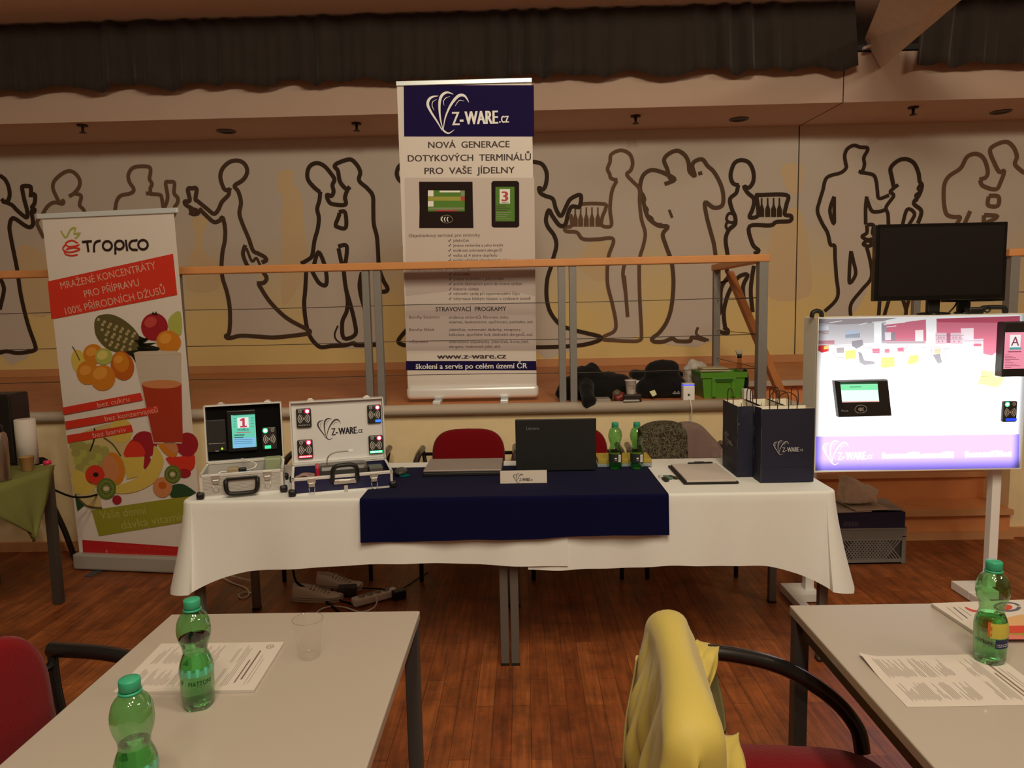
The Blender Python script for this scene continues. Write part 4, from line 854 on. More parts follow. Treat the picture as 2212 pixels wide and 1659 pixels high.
def reader(t, pl, x0, y0, x1, y1, led, core, ledright=True, strip=None, text=None, dots=False, depth=.014, icon=True):
    """RFID card reader on a face: body with ring symbol > indicator_light, status_strip"""
    P = pl.at(x0, y1); q = pl.at(x1, y0) - P; w, h = q.dot(pl.u), q.dot(pl.v); n = pl.n
    b = B(); b.frame(P, pl.u, pl.v, n, w, h, depth, 0, min(w, h) * .1)
    c = P + pl.u * w * .5 + pl.v * h * .47 + n * (depth + .0006)
    for r, a in ((.16, 62), (.27, 58), (.38, 52)):
        for s in (0, 180):
            pts = [c + (pl.u * math.cos(math.radians(k)) + pl.v * math.sin(math.radians(k))) * r * w for k in [s - a + 2 * a * j / 10 for j in range(11)]]
            b.ribbon(pts, w * .055, n, 1)
    b.poly([c + (pl.u * math.cos(k * math.pi / 6) + pl.v * math.sin(k * math.pi / 6)) * .07 * w for k in range(12)], 1)
    lx = .74 if ledright else .26
    if icon:
        ci = P + pl.u * w * (1 - lx) + pl.v * h * .86 + n * (depth + .0006)
        b.ribbon([ci + (pl.u * math.cos(k * math.pi / 7) + pl.v * math.sin(k * math.pi / 7)) * .10 * w for k in range(14)], w * .035, n, 1, True); b.ribbon([ci - pl.u * .04 * w, ci - pl.v * .03 * w, ci + (pl.u + pl.v) * .06 * w], w * .03, n, 1)
    if dots:
        for k in range(7):
            a = P + pl.u * w * (.16 + .115 * k) + pl.v * h * .13 + n * (depth + .0006); s = .03 * w * (1.5 if k == 3 else 1)
            b.ribbon([a + (-pl.u if k < 3 else pl.u) * -s + pl.v * s, a + (-pl.u if k < 3 else pl.u) * s, a + (-pl.u if k < 3 else pl.u) * -s - pl.v * s], w * .035, n, 1)
    o = b.build('card_reader', [charc, ring_w], t)
    l = B(); cc = P + pl.u * w * lx + pl.v * h * .85 + n * (depth + .001)
    for rr, m, lf in ((.175, 0, 0), (.115, 1, .0006)): l.poly([cc + n * lf + (pl.u * math.cos(k * math.pi / 10) + pl.v * math.sin(k * math.pi / 10)) * rr * w for k in range(20)], m)
    l.build('indicator_light', [led, core], o)
    if strip:
        s = B(); m, a0, a1 = strip; Q = P + pl.u * w * a0 + pl.v * h * .06 + n * (depth + .0006)
        s.add([Q, Q + pl.u * w * (a1 - a0), Q + pl.u * w * (a1 - a0) + pl.v * h * .13, Q + pl.v * h * .13], [(0, 1, 2, 3)], 0)
        if text: s.text(text, Q + pl.u * w * .05 + pl.v * h * .03 + n * .0005, pl.u, pl.v, w * (a1 - a0) - w * .1, h * .07, 1, .03)
        s.build('status_strip', [m, COREG if m == GRN_L else CORE], o)
    return o

# ------------------------------------------------------------------ the two demonstration cases
A = math.radians(17); cu, cw = V((math.cos(A), math.sin(A), 0)), V((-math.sin(A), math.cos(A), 0))
alus = mat('case_ribbed_aluminium', (.62, .60, .58), rough=.35, metal=.2, spec=.6)
alue = pm('case_edge_aluminium', (200, 190, 176), 1, rough=.3, metal=.35)
liner = mat('case_black_lining', (.014, .012, .011), rough=.9)
def case(t, P, w, d, h, lidh, face, lean, ribs):
    """open case, P = front left bottom corner > case_body, lid, latches, handle"""
    th = .006; b = B()
    b.frame(P, cu, cw, Zu, w, d, th, 0); b.frame(P, cu, cw, Zu, w, th, h, 0); b.frame(P + cw * (d - th), cu, cw, Zu, w, th, h, 0); b.frame(P, cu, cw, Zu, th, d, h, 0); b.frame(P + cu * (w - th), cu, cw, Zu, th, d, h, 0)
    b.frame(P + cu * th + cw * th + Zu * th, cu, cw, Zu, w - 2 * th, d - 2 * th, .002, 2)
    e = .010
    for a, l, dr in ((P - cw * .002, w, cu), (P - cw * .002 + Zu * (h - e), w, cu)): b.frame(a, cu, cw, Zu, l, .004, e, 1)
    for x in (0, w - e): b.frame(P + cu * x - cw * .002, cu, cw, Zu, e, .004, h, 1)
    for x in (-.002, w - .002):
        b.frame(P + cu * x + Zu * (h - e), cu, cw, Zu, .004, d, e, 1); b.frame(P + cu * x, cu, cw, Zu, .004, d, e, 1)
    b.frame(P + Zu * (h - .002), cu, cw, Zu, w, .009, .004, 1); b.frame(P + cw * (d - .009) + Zu * (h - .002), cu, cw, Zu, w, .009, .004, 1)
    for x in (0, w - .009): b.frame(P + cu * x + Zu * (h - .002), cu, cw, Zu, .009, d, .004, 1)
    if ribs:
        for k in range(int((h - 2 * e) / .006)): b.frame(P + cu * e - cw * .0012 + Zu * (e + .006 * k), cu, cw, Zu, w - 2 * e, .0014, .0032, 0)
    body = b.build('case_body', [face, alue, liner], t)
    for x in (0, w):
        for y in (0, d):
            c = P + cu * x + cw * y + Zu * .0145
            k = B(); k.frame(c - cu * .016 - cw * .016 - Zu * .014, cu, cw, Zu, .032, .032, .030, 0, .009); k.build('corner_cap', black, t)
    for x in (w * .19, w * .81):
        l = B(); q = P + cu * x - cw * .005 + Zu * (h - .012)
        l.frame(q - cu * .017 - Zu * .012, cu, cw, Zu, .034, .004, .022, 0, .001); l.frame(q - cu * .013 - Zu * .028 - cw * .002, cu, cw, Zu, .026, .005, .018, 0, .002)
        l.tube([q - cu * .012 - Zu * .03 - cw * .003, q - cu * .010 - Zu * .055 - cw * .003, q - Zu * .060 - cw * .003, q + cu * .010 - Zu * .055 - cw * .003, q + cu * .012 - Zu * .03 - cw * .003], .0013, 6)
        l.build('latch', chrome, t)
    # lid
    lv = (Zu + cw * lean).normalized(); ln = cu.cross(lv); L0 = P + cw * (d - .002) + Zu * (h + .004); ld = .05
    b = B(); b.frame(L0 + ln * -ld, cu, lv, ln, w, lidh, .005, 0)
    for x in (0, w - .006): b.frame(L0 + cu * x - ln * ld, cu, lv, ln, .006, lidh, ld, 1)
    for y in (0, lidh - .006): b.frame(L0 + lv * y - ln * ld, cu, lv, ln, w, .006, ld, 1)
    lid = b.build('lid', [face, alue], t)
    for x in (w * .22, w * .82):
        q = L0 + lv * lidh + cu * x - ln * .018
        B().frame(q - cu * .016, cu, ln, lv, .032, .012, .006, 0, .001).frame(q - cu * .009 + lv * .004, cu, ln, lv, .018, .010, .007, 0, .001).build('lid_catch', chrome, lid)
    return lid, Plane(L0, cu, lv), L0, lv, ln
SP = atZ(433, 1080, ZW) + V((-.004, .012, 0))
t = empty('open_case', 'open ribbed silver case with a lit terminal in its black lid', 'case', SP, 'open demonstration cases')
sw, sd, sh = .332, .240, .100
lid, pl, L0, lv, ln = case(t, SP, sw, sd, sh, .258, alus, .06, True)
b = B(); b.frame(L0 + cu * .006 + lv * .006 - ln * .030, cu, lv, ln, sw - .012, .246, .004, 0); b.build('lid_panel', mat('lid_black_foam', (.006, .006, .006), rough=.95, spec=.1), lid)
hp = Plane(SP - cw * .004, cu, Zu)
h = B(); g = lambda x, z, o=.024: SP + cu * (sw * x) - cw * o + Zu * (sh * z)
h.tube(smooth_path([g(.31, .70, .004), g(.31, .68, .02), g(.315, .40), g(.34, .22), g(.40, .17), g(.50, .16), g(.60, .17), g(.66, .22), g(.685, .40), g(.69, .68, .02), g(.69, .70, .004)], 5), .0095, 10); h.frame(g(.31, .72, .012), cu, cw, Zu, sw * .38, .010, .012, 0, .003); h.build('handle', black, t)
pf = Plane(L0 - ln * .024, cu, lv)
def block(pl, x0, y0, x1, y1, d, m, t, name, bev=.004):
    P = pl.at(x0, y1); q = pl.at(x1, y0) - P
    return B().frame(P, pl.u, pl.v, pl.n, q.dot(pl.u), q.dot(pl.v), d, 0, bev).build(name, m, t)
dk = mat('terminal_black', (.010, .010, .011), rough=.35)
o = block(pf, 447, 905, 487, 977, .012, mat('module_dark_grey', (.020, .020, .020), rough=.5), lid, 'reader_module')
m2 = Plane(pf.P + pf.n * .0125, pf.u, pf.v); b = B(); m2.poly(b, [(477, 969), (480, 966), (483, 970), (479, 972)], 0, .0005); m2.line(b, [(451, 959), (486, 957)], 1, 1, .0005, 0); m2.poly(b, [(465, 974), (473, 973.5), (473, 975), (465, 975.5)], 1, .0005); b.build('status_light', [em('yellow_green_light', (190, 230, 60), 1), ring_w], o)
o = block(pf, 494, 884, 552, 976, .016, dk, lid, 'display_terminal')
sp = Plane(pf.P + pf.n * .0165, pf.u, pf.v); b = B()
def quad(pl, b, x0, y0, x1, y1, m, l=.0004):
    P = pl.at(x0, y1, l); q = pl.at(x1, y0, l) - P; b.add([P, P + pl.u * q.dot(pl.u), P + pl.u * q.dot(pl.u) + pl.v * q.dot(pl.v), P + pl.v * q.dot(pl.v)], [(0, 1, 2, 3)], m)
quad(sp, b, 503, 894, 550.5, 968, 0); quad(sp, b, 503, 894, 550.5, 898, 1, .0006); quad(sp, b, 513.5, 901, 536.5, 925, 2, .0006); quad(sp, b, 504, 944, 550, 968.5, 3, .0006)
sp.poly(b, [(518, 907), (524, 903), (528.5, 903), (529, 919.5), (533.5, 919.3), (533.6, 922.8), (519, 923.4), (519, 920), (523.6, 919.8), (523.2, 908.5), (518.3, 910.2)], 4, .001); sp.text(b, 'DOSPĚLÁ', (513.5, 930.5), (537.5, 930), 4.5, 5, .001, .02); sp.line(b, [(511, 934.5), (541, 933.5)], 1.5, 4, .001, 0)
for y, x in ((940, 528), (945, 526)): sp.line(b, [(506, y), (x, y - .6)], 1.8, 5, .001, 0)
for y in (950, 954, 958): sp.line(b, [(506, y), (545, y - 1)], .8, 5, .001, 0)
for k in range(4): sp.line(b, [(504.5, 904 + 6 * k), (509, 903.9 + 6 * k)], .9, 5, .001, 0); sp.line(b, [(542, 903 + 6 * k), (548, 902.9 + 6 * k)], .9, 5, .001, 0)
b.build('lit_screen', [em('screen_mint', (120, 225, 190), .8), em('screen_dark_mint', (60, 130, 105), .9), em('screen_white', (240, 240, 232), .95), em('screen_sky', (140, 205, 245), .85), em('screen_red', (215, 70, 90), .8), em('screen_ink', (30, 60, 80), .5)], o)
reader(lid, pf, 567, 921, 597, 972, GRN_L, COREG, False, (GRN_L, .18, .58), None, depth=.010)

BPt = atZ(630, 1074, ZW) + V((0, .012, 0))
t = empty('open_case', 'open navy blue case with four card readers on a white panel', 'case', BPt, 'open demonstration cases')
navyf = mat('case_navy_laminate', (.020, .020, .070), rough=.45)
bw, bd, bh = .420, .262, .074
lid, pl, L0, lv, ln = case(t, BPt, bw, bd, bh, .288, navyf, .03, False)
b = B(); b.frame(L0 + cu * .007 + lv * .007 - ln * .022, cu, lv, ln, bw - .014, .274, .004, 0, .0015)
pf = Plane(L0 - ln * .0178, cu, lv)
logo(b, pf.at(687, 951, .001), pf.u, pf.v, (pf.at(784, 946) - pf.at(687, 951)).length, 1, 2)
b.build('lid_panel', [mat('panel_white', (.78, .78, .80), rough=.4), mat('logo_dark_grey', (.06, .055, .06), rough=.5), mat('logo_navy_black', (.015, .012, .025), rough=.5)], lid)
reader(lid, pf, 641, 881, 671.5, 924, RED_L, CORE, True, None, None, True)
reader(lid, pf, 794, 873, 822, 914.5, RED_L, CORE, True, (BLU_L, .55, .95))
reader(lid, pf, 643.5, 948, 675, 991.5, RED_L, CORE, True, (em('red_strip', (250, 60, 75), 1.0), .06, .94), 'ODCHOD')
reader(lid, pf, 797, 938.5, 826, 981, RED_L, CORE, True, (GRN_L, .06, .94), 'PŘÍCHOD')
g = lambda x, z, o: BPt + cu * (bw * x) - cw * o + Zu * (bh * z)
h = B(); h.tube(smooth_path([g(.395, .72, .008), g(.395, .95, .014), g(.40, 1.35, .02), g(.43, 1.58, .022), g(.50, 1.64, .022), g(.59, 1.62, .022), g(.635, 1.42, .02), g(.64, .95, .014), g(.64, .72, .008)], 5), .0095, 10); h.build('handle', black, t)
B().frame(g(.405, .50, .010), cu, cw, Zu, bw * .225, .008, .020, 0, .002).frame(g(.46, .53, .013), cu, cw, Zu, bw * .11, .004, .014, 0, .001).build('handle_plate', chrome, t)
B().frame(g(.505, -.02, .006), cu, cw, Zu, .016, .004, .030, 0, .001).build('bottom_clasp', chrome, t)
# what lies in the cases
F = lambda P, x, y, z: P + cu * x + cw * y + Zu * z
beige = mat('beige_connector', (.42, .33, .20), rough=.5)
t = empty('adapter_plug', 'beige adapter plug on a white lead inside the silver case', 'plug', F(SP, .12, .12, .07))
b = B(); b.frame(F(SP, .10, .10, .066), cu, cw, Zu, .045, .04, .035, 0, .004); b.build('plug_body', beige, t); B().frame(F(SP, .146, .107, .070), cu, cw, Zu, .03, .026, .026, 0, .004).build('plug_socket', black, t)
B().tube(smooth_path([F(SP, .175, .12, .083), F(SP, .21, .10, .095), F(SP, .215, .13, .108), F(SP, .17, .19, .115), F(SP, .15, .215, .118)], 6), .0028, 8).tube(smooth_path([F(SP, .10, .12, .084), F(SP, .07, .10, .086), F(SP, .045, .07, .07)], 6), .0028, 8).build('lead', white_pl, t)
tag(B().frame(F(SP, .25, .16, .012), cu, cw, Zu, .07, .06, .108, 0, .006).build('power_box', mat('pale_green_box', (.36, .42, .26), rough=.5)), 'pale green power box standing in the back of the silver case', 'power box')
t = empty('terminal_block', 'dark grey scanner with a red end lying in the blue case', 'scanner', F(BPt, .18, .14, .03))
B().frame(F(BPt, .105, .09, .010), cu, cw, Zu, .22, .10, .088, 0, .02).build('scanner_body', mat('dark_glass_grey', (.07, .065, .062), rough=.25), t); B().frame(F(BPt, .098, .092, .012), cu, cw, Zu, .018, .09, .085, 0, .006).build('red_end', mat('scanner_red', (.5, .02, .05), rough=.4), t)
t = empty('phone_lead', 'grey lead with a clear plug end rising out of the blue case', 'cable', F(BPt, .16, .16, .09))
B().tube(smooth_path([F(BPt, .15, .17, .09), F(BPt, .152, .165, .115), F(BPt, .165, .155, .135), F(BPt, .195, .15, .146), F(BPt, .245, .145, .148)], 6), .0032, 8).build('lead', mat('lead_grey', (.42, .40, .38), rough=.4), t); B().frame(F(BPt, .243, .138, .142), cu, cw, Zu, .022, .014, .012, 0, .002).build('plug_end', white_pl, t)
tag(B().frame(F(BPt, .33, .10, .012), cu, cw, Zu, .06, .08, .060, 0, .003).build('power_box', mat('grey_brick', (.10, .095, .085), rough=.5)), 'small grey power box in the right end of the blue case', 'power box')
tag(B().tube(smooth_path([F(BPt, .015, .06, .066), F(BPt, .05, .055, .074), F(BPt, .075, .05, .068), F(BPt, .09, .07, .07), F(BPt, .05, .09, .072), F(BPt, .03, .08, .066)], 5), .006, 6).build('coiled_lead', mat('dusty_pink_lead', (.35, .22, .19), rough=.6)), 'dusty pink coiled lead in the left end of the blue case', 'cable')

# ------------------------------------------------------------------ things on the navy runner
t = empty('open_laptop', 'open black laptop seen from behind its lid on the navy runner', 'laptop', (.14, 3.4, ZN))
lapm = mat('laptop_black', (.016, .017, .018), rough=.55)
B().box(-.047, .327, 3.305, 3.545, ZN, ZN + .019, 0, .006).build('keyboard_base', lapm, t)
q = V((-.047, 3.303, ZN + .004)); lv2 = V((0, -.09, 1)).normalized(); b = B(); b.frame(q, V((1, 0, 0)), lv2, V((1, 0, 0)).cross(lv2), .374, .250, .008, 0, .004)
lp = Plane(q + V((1, 0, 0)).cross(lv2) * .008, (1, 0, 0), lv2); lp.text(b, 'Lenovo', (1137, 928.5), (1164.5, 928.5), 8, 1, .0006)
b.build('screen_lid', [lapm, mat('laptop_grey_lettering', (.20, .20, .20), rough=.4)], t)
b = B(); b.frame(q + V((0, .0012, 0)) + lv2 * .012 + V((.012, 0, 0)), V((1, 0, 0)), lv2, V((1, 0, 0)).cross(lv2), .35, .225, -.003, 0); b.build('display', em('laptop_display', (150, 170, 190), .35), t)
t = empty('closed_laptop', 'closed laptop with a grey lid lying in front of the red chair', 'laptop', (-.29, 3.36, ZN))
B().box(-.478, -.110, 3.235, 3.485, ZN, ZN + .020, 0, .006).build('keyboard_base', lapm, t); B().box(-.474, -.114, 3.233, 3.483, ZN + .0205, ZN + .030, 0, .003).build('lid', mat('laptop_warm_grey', (.33, .28, .265), rough=.4, metal=.3), t)
t = empty('computer_mouse', 'dark mouse glowing teal underneath, beside the closed grey laptop', 'mouse', (-.58, 3.27, ZN))
B().ball((-.585, 3.28, ZN + .017), .030, .052, .018, 0, 10).build('shell', mat('mouse_grey', (.06, .06, .06), rough=.35), t); B().lathe([(.020, ZN + .001), (.026, ZN + .003), (.023, ZN + .006)], 20, 0, (-.565, 3.255, 0)).build('glow_rim', em('teal_glow', (15, 90, 75), .5), t)
cable('mouse_cable', 'black cable from the mouse toward the blue case', [(-.59, 3.33, ZN + .012), (-.62, 3.38, ZN + .01), (-.66, 3.36, ZN + .006), (-.67, 3.30, ZN + .02)], .003, black)
t = empty('tent_card', 'white tent card with a leaf logo at the front of the navy runner', 'card', (-.01, 3.1, ZN))
b = B(); q = V((-.115, 3.082, ZN)); v2 = V((0, .30, 1)).normalized(); n2 = V((1, 0, 0)).cross(v2)
b.frame(q, V((1, 0, 0)), v2, n2, .205, .056, -.0012, 0); b.frame(q + V((0, .035, 0)), V((1, 0, 0)), V((0, -.31, 1)).normalized(), V((0, 1, .3)).normalized(), .205, .055, -.0012, 0)
lp = Plane(q, (1, 0, 0), v2); logo(b, lp.at(1109, 1043.5, .0008), lp.u, lp.v, (lp.at(1151, 1043.5) - lp.at(1109, 1043.5)).length, 1, 1); b.build('card_sheet', [paperw, MATS['logo_navy_black']], t)
tag(B().box(.345, .60, 3.375, 3.535, ZN + .0155, ZN + .035, 0, .002).build('yellow_folder', mat('yellow_card', (.46, .33, .05), rough=.6)), 'yellow folder under the two far green bottles, on a pale blue one', 'folder')
tag(B().box(.340, .60, 3.37, 3.535, ZN, ZN + .015, 0, .002).build('blue_folder', mat('pale_blue_card', (.30, .36, .40), rough=.6)), 'pale blue folder beneath the yellow folder beside the laptop', 'folder')
t = empty('writing_folder', 'black writing folder with a white pad on the white tablecloth', 'folder', (.80, 3.2, ZW))
B().box(.676, .912, 3.028, 3.372, ZW, ZW + .006, 0, .002).build('cover', mat('black_leatherette', (.012, .010, .009), rough=.6), t); B().box(.690, .903, 3.036, 3.365, ZW + .0062, ZW + .015, 0, .001).build('paper_pad', paperw, t)
t = empty('ballpoint_pen', 'black pen lying across the top of the white pad', 'pen', (.81, 3.35, ZW))
b = B(); p0, p1 = V((.765, 3.352, ZW + .0195)), V((.885, 3.358, ZW + .0195)); b.tube([p0, p0 + (p1 - p0) * .06, p1 - (p1 - p0) * .1, p1], [.0015, .0042, .0042, .0025], 10); b.build('barrel', black, t); B().bar(p0 + V((.03, 0, .006)), p0 + V((.075, 0, .006)), .003, .002).build('clip', black, t)
t = empty('key_bunch', 'bunch of keys with green and dark tags left of the writing folder', 'keys', (.63, 3.16, ZW))
B().tube([V((.610 + .016 * math.cos(a), 3.165 + .022 * math.sin(a), ZW + .003)) for a in [k * math.pi / 8 for k in range(16)]], .0016, 6, closed=True).build('key_ring', chrome, t)
for x, y, a, m in ((.632, 3.15, .3, mat('green_tag', (.10, .22, .15), rough=.5)), (.655, 3.15, .5, mat('brown_tag', (.05, .04, .02), rough=.5)), (.612, 3.11, .1, black)): B().box(-.010, .010, -.03, .03, 0, .005, 0, .002, Matrix.Translation((x, y, ZW + .001)) @ Matrix.Rotation(a, 4, 'Z')).build('tag', m, t)

# navy paper bags
bagm = mat('navy_paper', (.013, .014, .036), rough=.6, var=.12, scale=5); kraft = pm('kraft_bag_inside', (196, 166, 130), 1, rough=.8, var=.06, scale=9); cord = mat('brown_paper_cord', (.05, .018, .008), rough=.8); slv = mat('silver_print', (.42, .41, .43), rough=.4)
def bag(label, P, u, w, d, h, lg, seed, fill=True):
    """open paper bag; u along its printed face, P front left bottom corner"""
    wv = Zu.cross(u); r = random.Random(seed); t = empty('paper_bag', label, 'bag', P, 'navy paper bags'); b = B(); th = .0012
    def wall(a, c, inw):
        """sheet from a to c (bottom) rising h with a slight bulge; kraft inside"""
        n = 8; vs = []; k = 6
        for j in range(k + 1):
            for i in range(n + 1):
                q = a + (c - a) * (i / n) + Zu * (h * j / k); q += inw * (-.004 * math.sin(math.pi * i / n) * math.sin(math.pi * j / k) + (.010 * math.sin(math.pi * i / n) * (j / k) ** 3 if (c - a).length < w * .8 else 0) + r.uniform(-.0006, .0006)); vs.append(q)
        fs = [(j * (n + 1) + i, j * (n + 1) + i + 1, (j + 1) * (n + 1) + i + 1, (j + 1) * (n + 1) + i) for j in range(k) for i in range(n)]
        b.add(vs, fs, 0, True); b.add([q + inw * th for q in vs], [f[::-1] for f in fs], 1, True)
    c0, c1, c2, c3 = P, P + u * w, P + u * w + wv * d, P + wv * d
    wall(c0, c1, wv); wall(c1, c2, -u); wall(c2, c3, -wv); wall(c3, c0, u)
    b.add([c0 + Zu * .001, c1 + Zu * .001, c2 + Zu * .001, c3 + Zu * .001], [(0, 1, 2, 3)], 0)
    b.add([P + Zu * h * .21 - wv * .0048 + u * .01, P + u * (w - .01) + Zu * h * .21 - wv * .0048, P + u * (w - .01) + Zu * (h * .215) - wv * .0045, P + Zu * (h * .215) - wv * .0045 + u * .01], [(0, 1, 2, 3)], 0)
    if lg: logo(b, P + u * w * lg[0] + Zu * h * lg[1] - wv * .0062, u, Zu, w * lg[2], 2, 2, -wv)
    b.build('bag_body', [bagm, kraft, slv], t)
    for o in (.002, d - .002):
        x0, x1 = w * .30, w * .66; q = P + wv * o + Zu * h
        B().tube(smooth_path([q + u * x0 - Zu * .04, q + u * x0 + Zu * .035, q + u * (x0 + .012) + Zu * .058, q + u * (x0 + x1) / 2 + Zu * (.066 + r.uniform(-.006, .006)), q + u * (x1 - .012) + Zu * .058, q + u * x1 + Zu * .035, q + u * x1 - Zu * .04], 5), .0022, 7).build('handle', cord, t)
    if fill: B().frame(P + u * w * .12 + wv * d * .15 + Zu * .01, u, wv, Zu, w * .76, d * .6, h * .84, 0, .004).build('paper_filling', paperw, t)
ex, ey = V((1, 0, 0)), V((0, -1, 0))
bag('navy paper bag with a silver leaf logo facing out, front of the group', V((1.006, 3.036, ZW)), V((1, .012, 0)).normalized(), .226, .098, .318, (.22, .38, .56), 1)
bag('navy paper bag turned sideways behind the writing folder, its logo side-on', V((.938, 3.385, ZW)), ey, .236, .092, .315, (.24, .36, .56), 2)
bag('navy paper bag turned sideways, in the middle behind the front bag', V((1.046, 3.395, ZW)), ey, .236, .092, .315, None, 3)
bag('navy paper bag turned sideways, nearest the lit display behind the front bag', V((1.150, 3.395, ZW)), ey, .236, .088, .315, None, 4)

# ------------------------------------------------------------------ lit display stand
t = empty('display_stand', 'backlit canteen display panel on a white stand with card terminals', 'display', (1.92, 3.6, 0))
X0, X1, Z0, Z1, Y0 = 1.424, 2.424, .682, 1.432, 3.5
boxm = pm('display_side_cream', (196, 170, 138), 1, rough=.5); legw = pm('stand_leg_cream', (200, 178, 150), 1, rough=.5)
b = B(); b.box(X0 - .004, X1 + .004, Y0 + .012, Y0 + .17, Z0 - .006, Z1 + .006, 0, .004)
for a, c, e, f in ((X0 - .004, X1 + .004, Z1 + .001, Z1 + .006), (X0 - .004, X1 + .004, Z0 - .006, Z0 - .001), (X0 - .004, X0, Z0, Z1), (X1, X1 + .004, Z0, Z1)): b.box(a, c, Y0 - .006, Y0 + .012, e, f, 0)
b.build('display_box', boxm, t)
LB = Plane((X0, Y0, Z0), (1, 0, 0), (0, 0, 1))
def backlit():
    """falloff of an inner lamp, put into the emission: full in the middle, weaker toward the box walls"""
    m = bpy.data.materials.new('backlit_panel'); m.use_nodes = True; nt = m.node_tree; nt.nodes.clear(); N = nt.nodes; L = nt.links.new
    e = N.new('ShaderNodeEmission'); o = N.new('ShaderNodeOutputMaterial'); tc = N.new('ShaderNodeTexCoord'); s = N.new('ShaderNodeSeparateXYZ'); L(tc.outputs['Generated'], s.inputs[0])
    prev = None
    for ax, w0, w1 in (('X', .05, .05), ('Z', .10, .38)):
        for flip, wd in ((False, w0), (True, w1)):
            src = s.outputs[ax]
            if flip:
                k = N.new('ShaderNodeMath'); k.operation = 'SUBTRACT'; k.inputs[0].default_value = 1; L(src, k.inputs[1]); src = k.outputs[0]
            r = N.new('ShaderNodeMapRange'); r.interpolation_type = 'SMOOTHSTEP'; r.inputs[2].default_value = wd; r.inputs[3].default_value = .22 if wd < .2 else .30; L(src, r.inputs[0])
            if prev is None: prev = r.outputs[0]
            else:
                k = N.new('ShaderNodeMath'); k.operation = 'MULTIPLY'; L(prev, k.inputs[0]); L(r.outputs[0], k.inputs[1]); prev = k.outputs[0]
    k = N.new('ShaderNodeMath'); k.operation = 'MULTIPLY'; k.inputs[1].default_value = 2.3; L(prev, k.inputs[0]); L(k.outputs[0], e.inputs[1]); return m, e, nt, o
def lit(rgb, gain=1.0):
    m, e, nt, o = backlit(); m.name = 'backlit_print'; e.inputs[0].default_value = (*[c * gain for c in lin(rgb)], 1); nt.links.new(e.outputs[0], o.inputs[0]); return m
LM = {}
def lm(rgb, gain=1.0):
    if (rgb, gain) not in LM: LM[(rgb, gain)] = (len(LM), lit(rgb, gain))
    return LM[(rgb, gain)][0]
b = B(); lb = crop(1750, 670, 4.788); FULL = [(1750, 670)]
WHT = lm((255, 252, 250))
b.add([(X0, Y0, Z0), (X1, Y0, Z0), (X1, Y0, Z1), (X0, Y0, Z1)], [(0, 1, 2, 3)], WHT)
def LP(pts, rgb, l=.0005, g=1.0): LB.poly(b, pts, lm(rgb, g), l)
gl, gd, rose, dros, yel_, dgr, skin = (205, 200, 202), (170, 158, 160), (215, 120, 140), (190, 85, 105), (240, 232, 120), (150, 145, 150), (226, 190, 135)
def inb(pts): return [(min(max(x, 1767), 2203), max(y, 688 - (x - 1767) * .022)) for x, y in pts]
LP(inb(lb((80, 95), (780, 90), (790, 330), (80, 370))), gl); LP(inb(lb((80, 90), (900, 80), (640, 135), (300, 150), (90, 135))), gd, .0007)
LP(inb(lb((780, 150), (1200, 95), (1200, 320), (780, 320))), rose, .0006); LP(inb(lb((1300, 88), (2180, 60), (2180, 240), (1880, 470), (1790, 450), (1790, 330), (1300, 320))), rose, .0006); LP(inb(lb((1300, 88), (2180, 60), (2180, 120), (1900, 130), (1320, 125))), dros, .0008)
for q in (((200, 130), (330, 110)), ((510, 150), (590, 130)), ((640, 125), (1190, 95)), ((740, 150), (980, 125)), ((790, 175), (890, 162))): LB.line(b, lb(*q), 1.6, lm((255, 250, 250)), .001, 0)
LP(inb(lb((660, 130), (740, 125), (735, 350), (660, 350))), (255, 252, 252), .0011); LP(inb(lb((1195, 90), (1305, 84), (1310, 430), (1205, 430))), (255, 252, 252), .0011); LP(lb((735, 130), (790, 170), (785, 330), (740, 330)), (160, 155, 165), .0011)
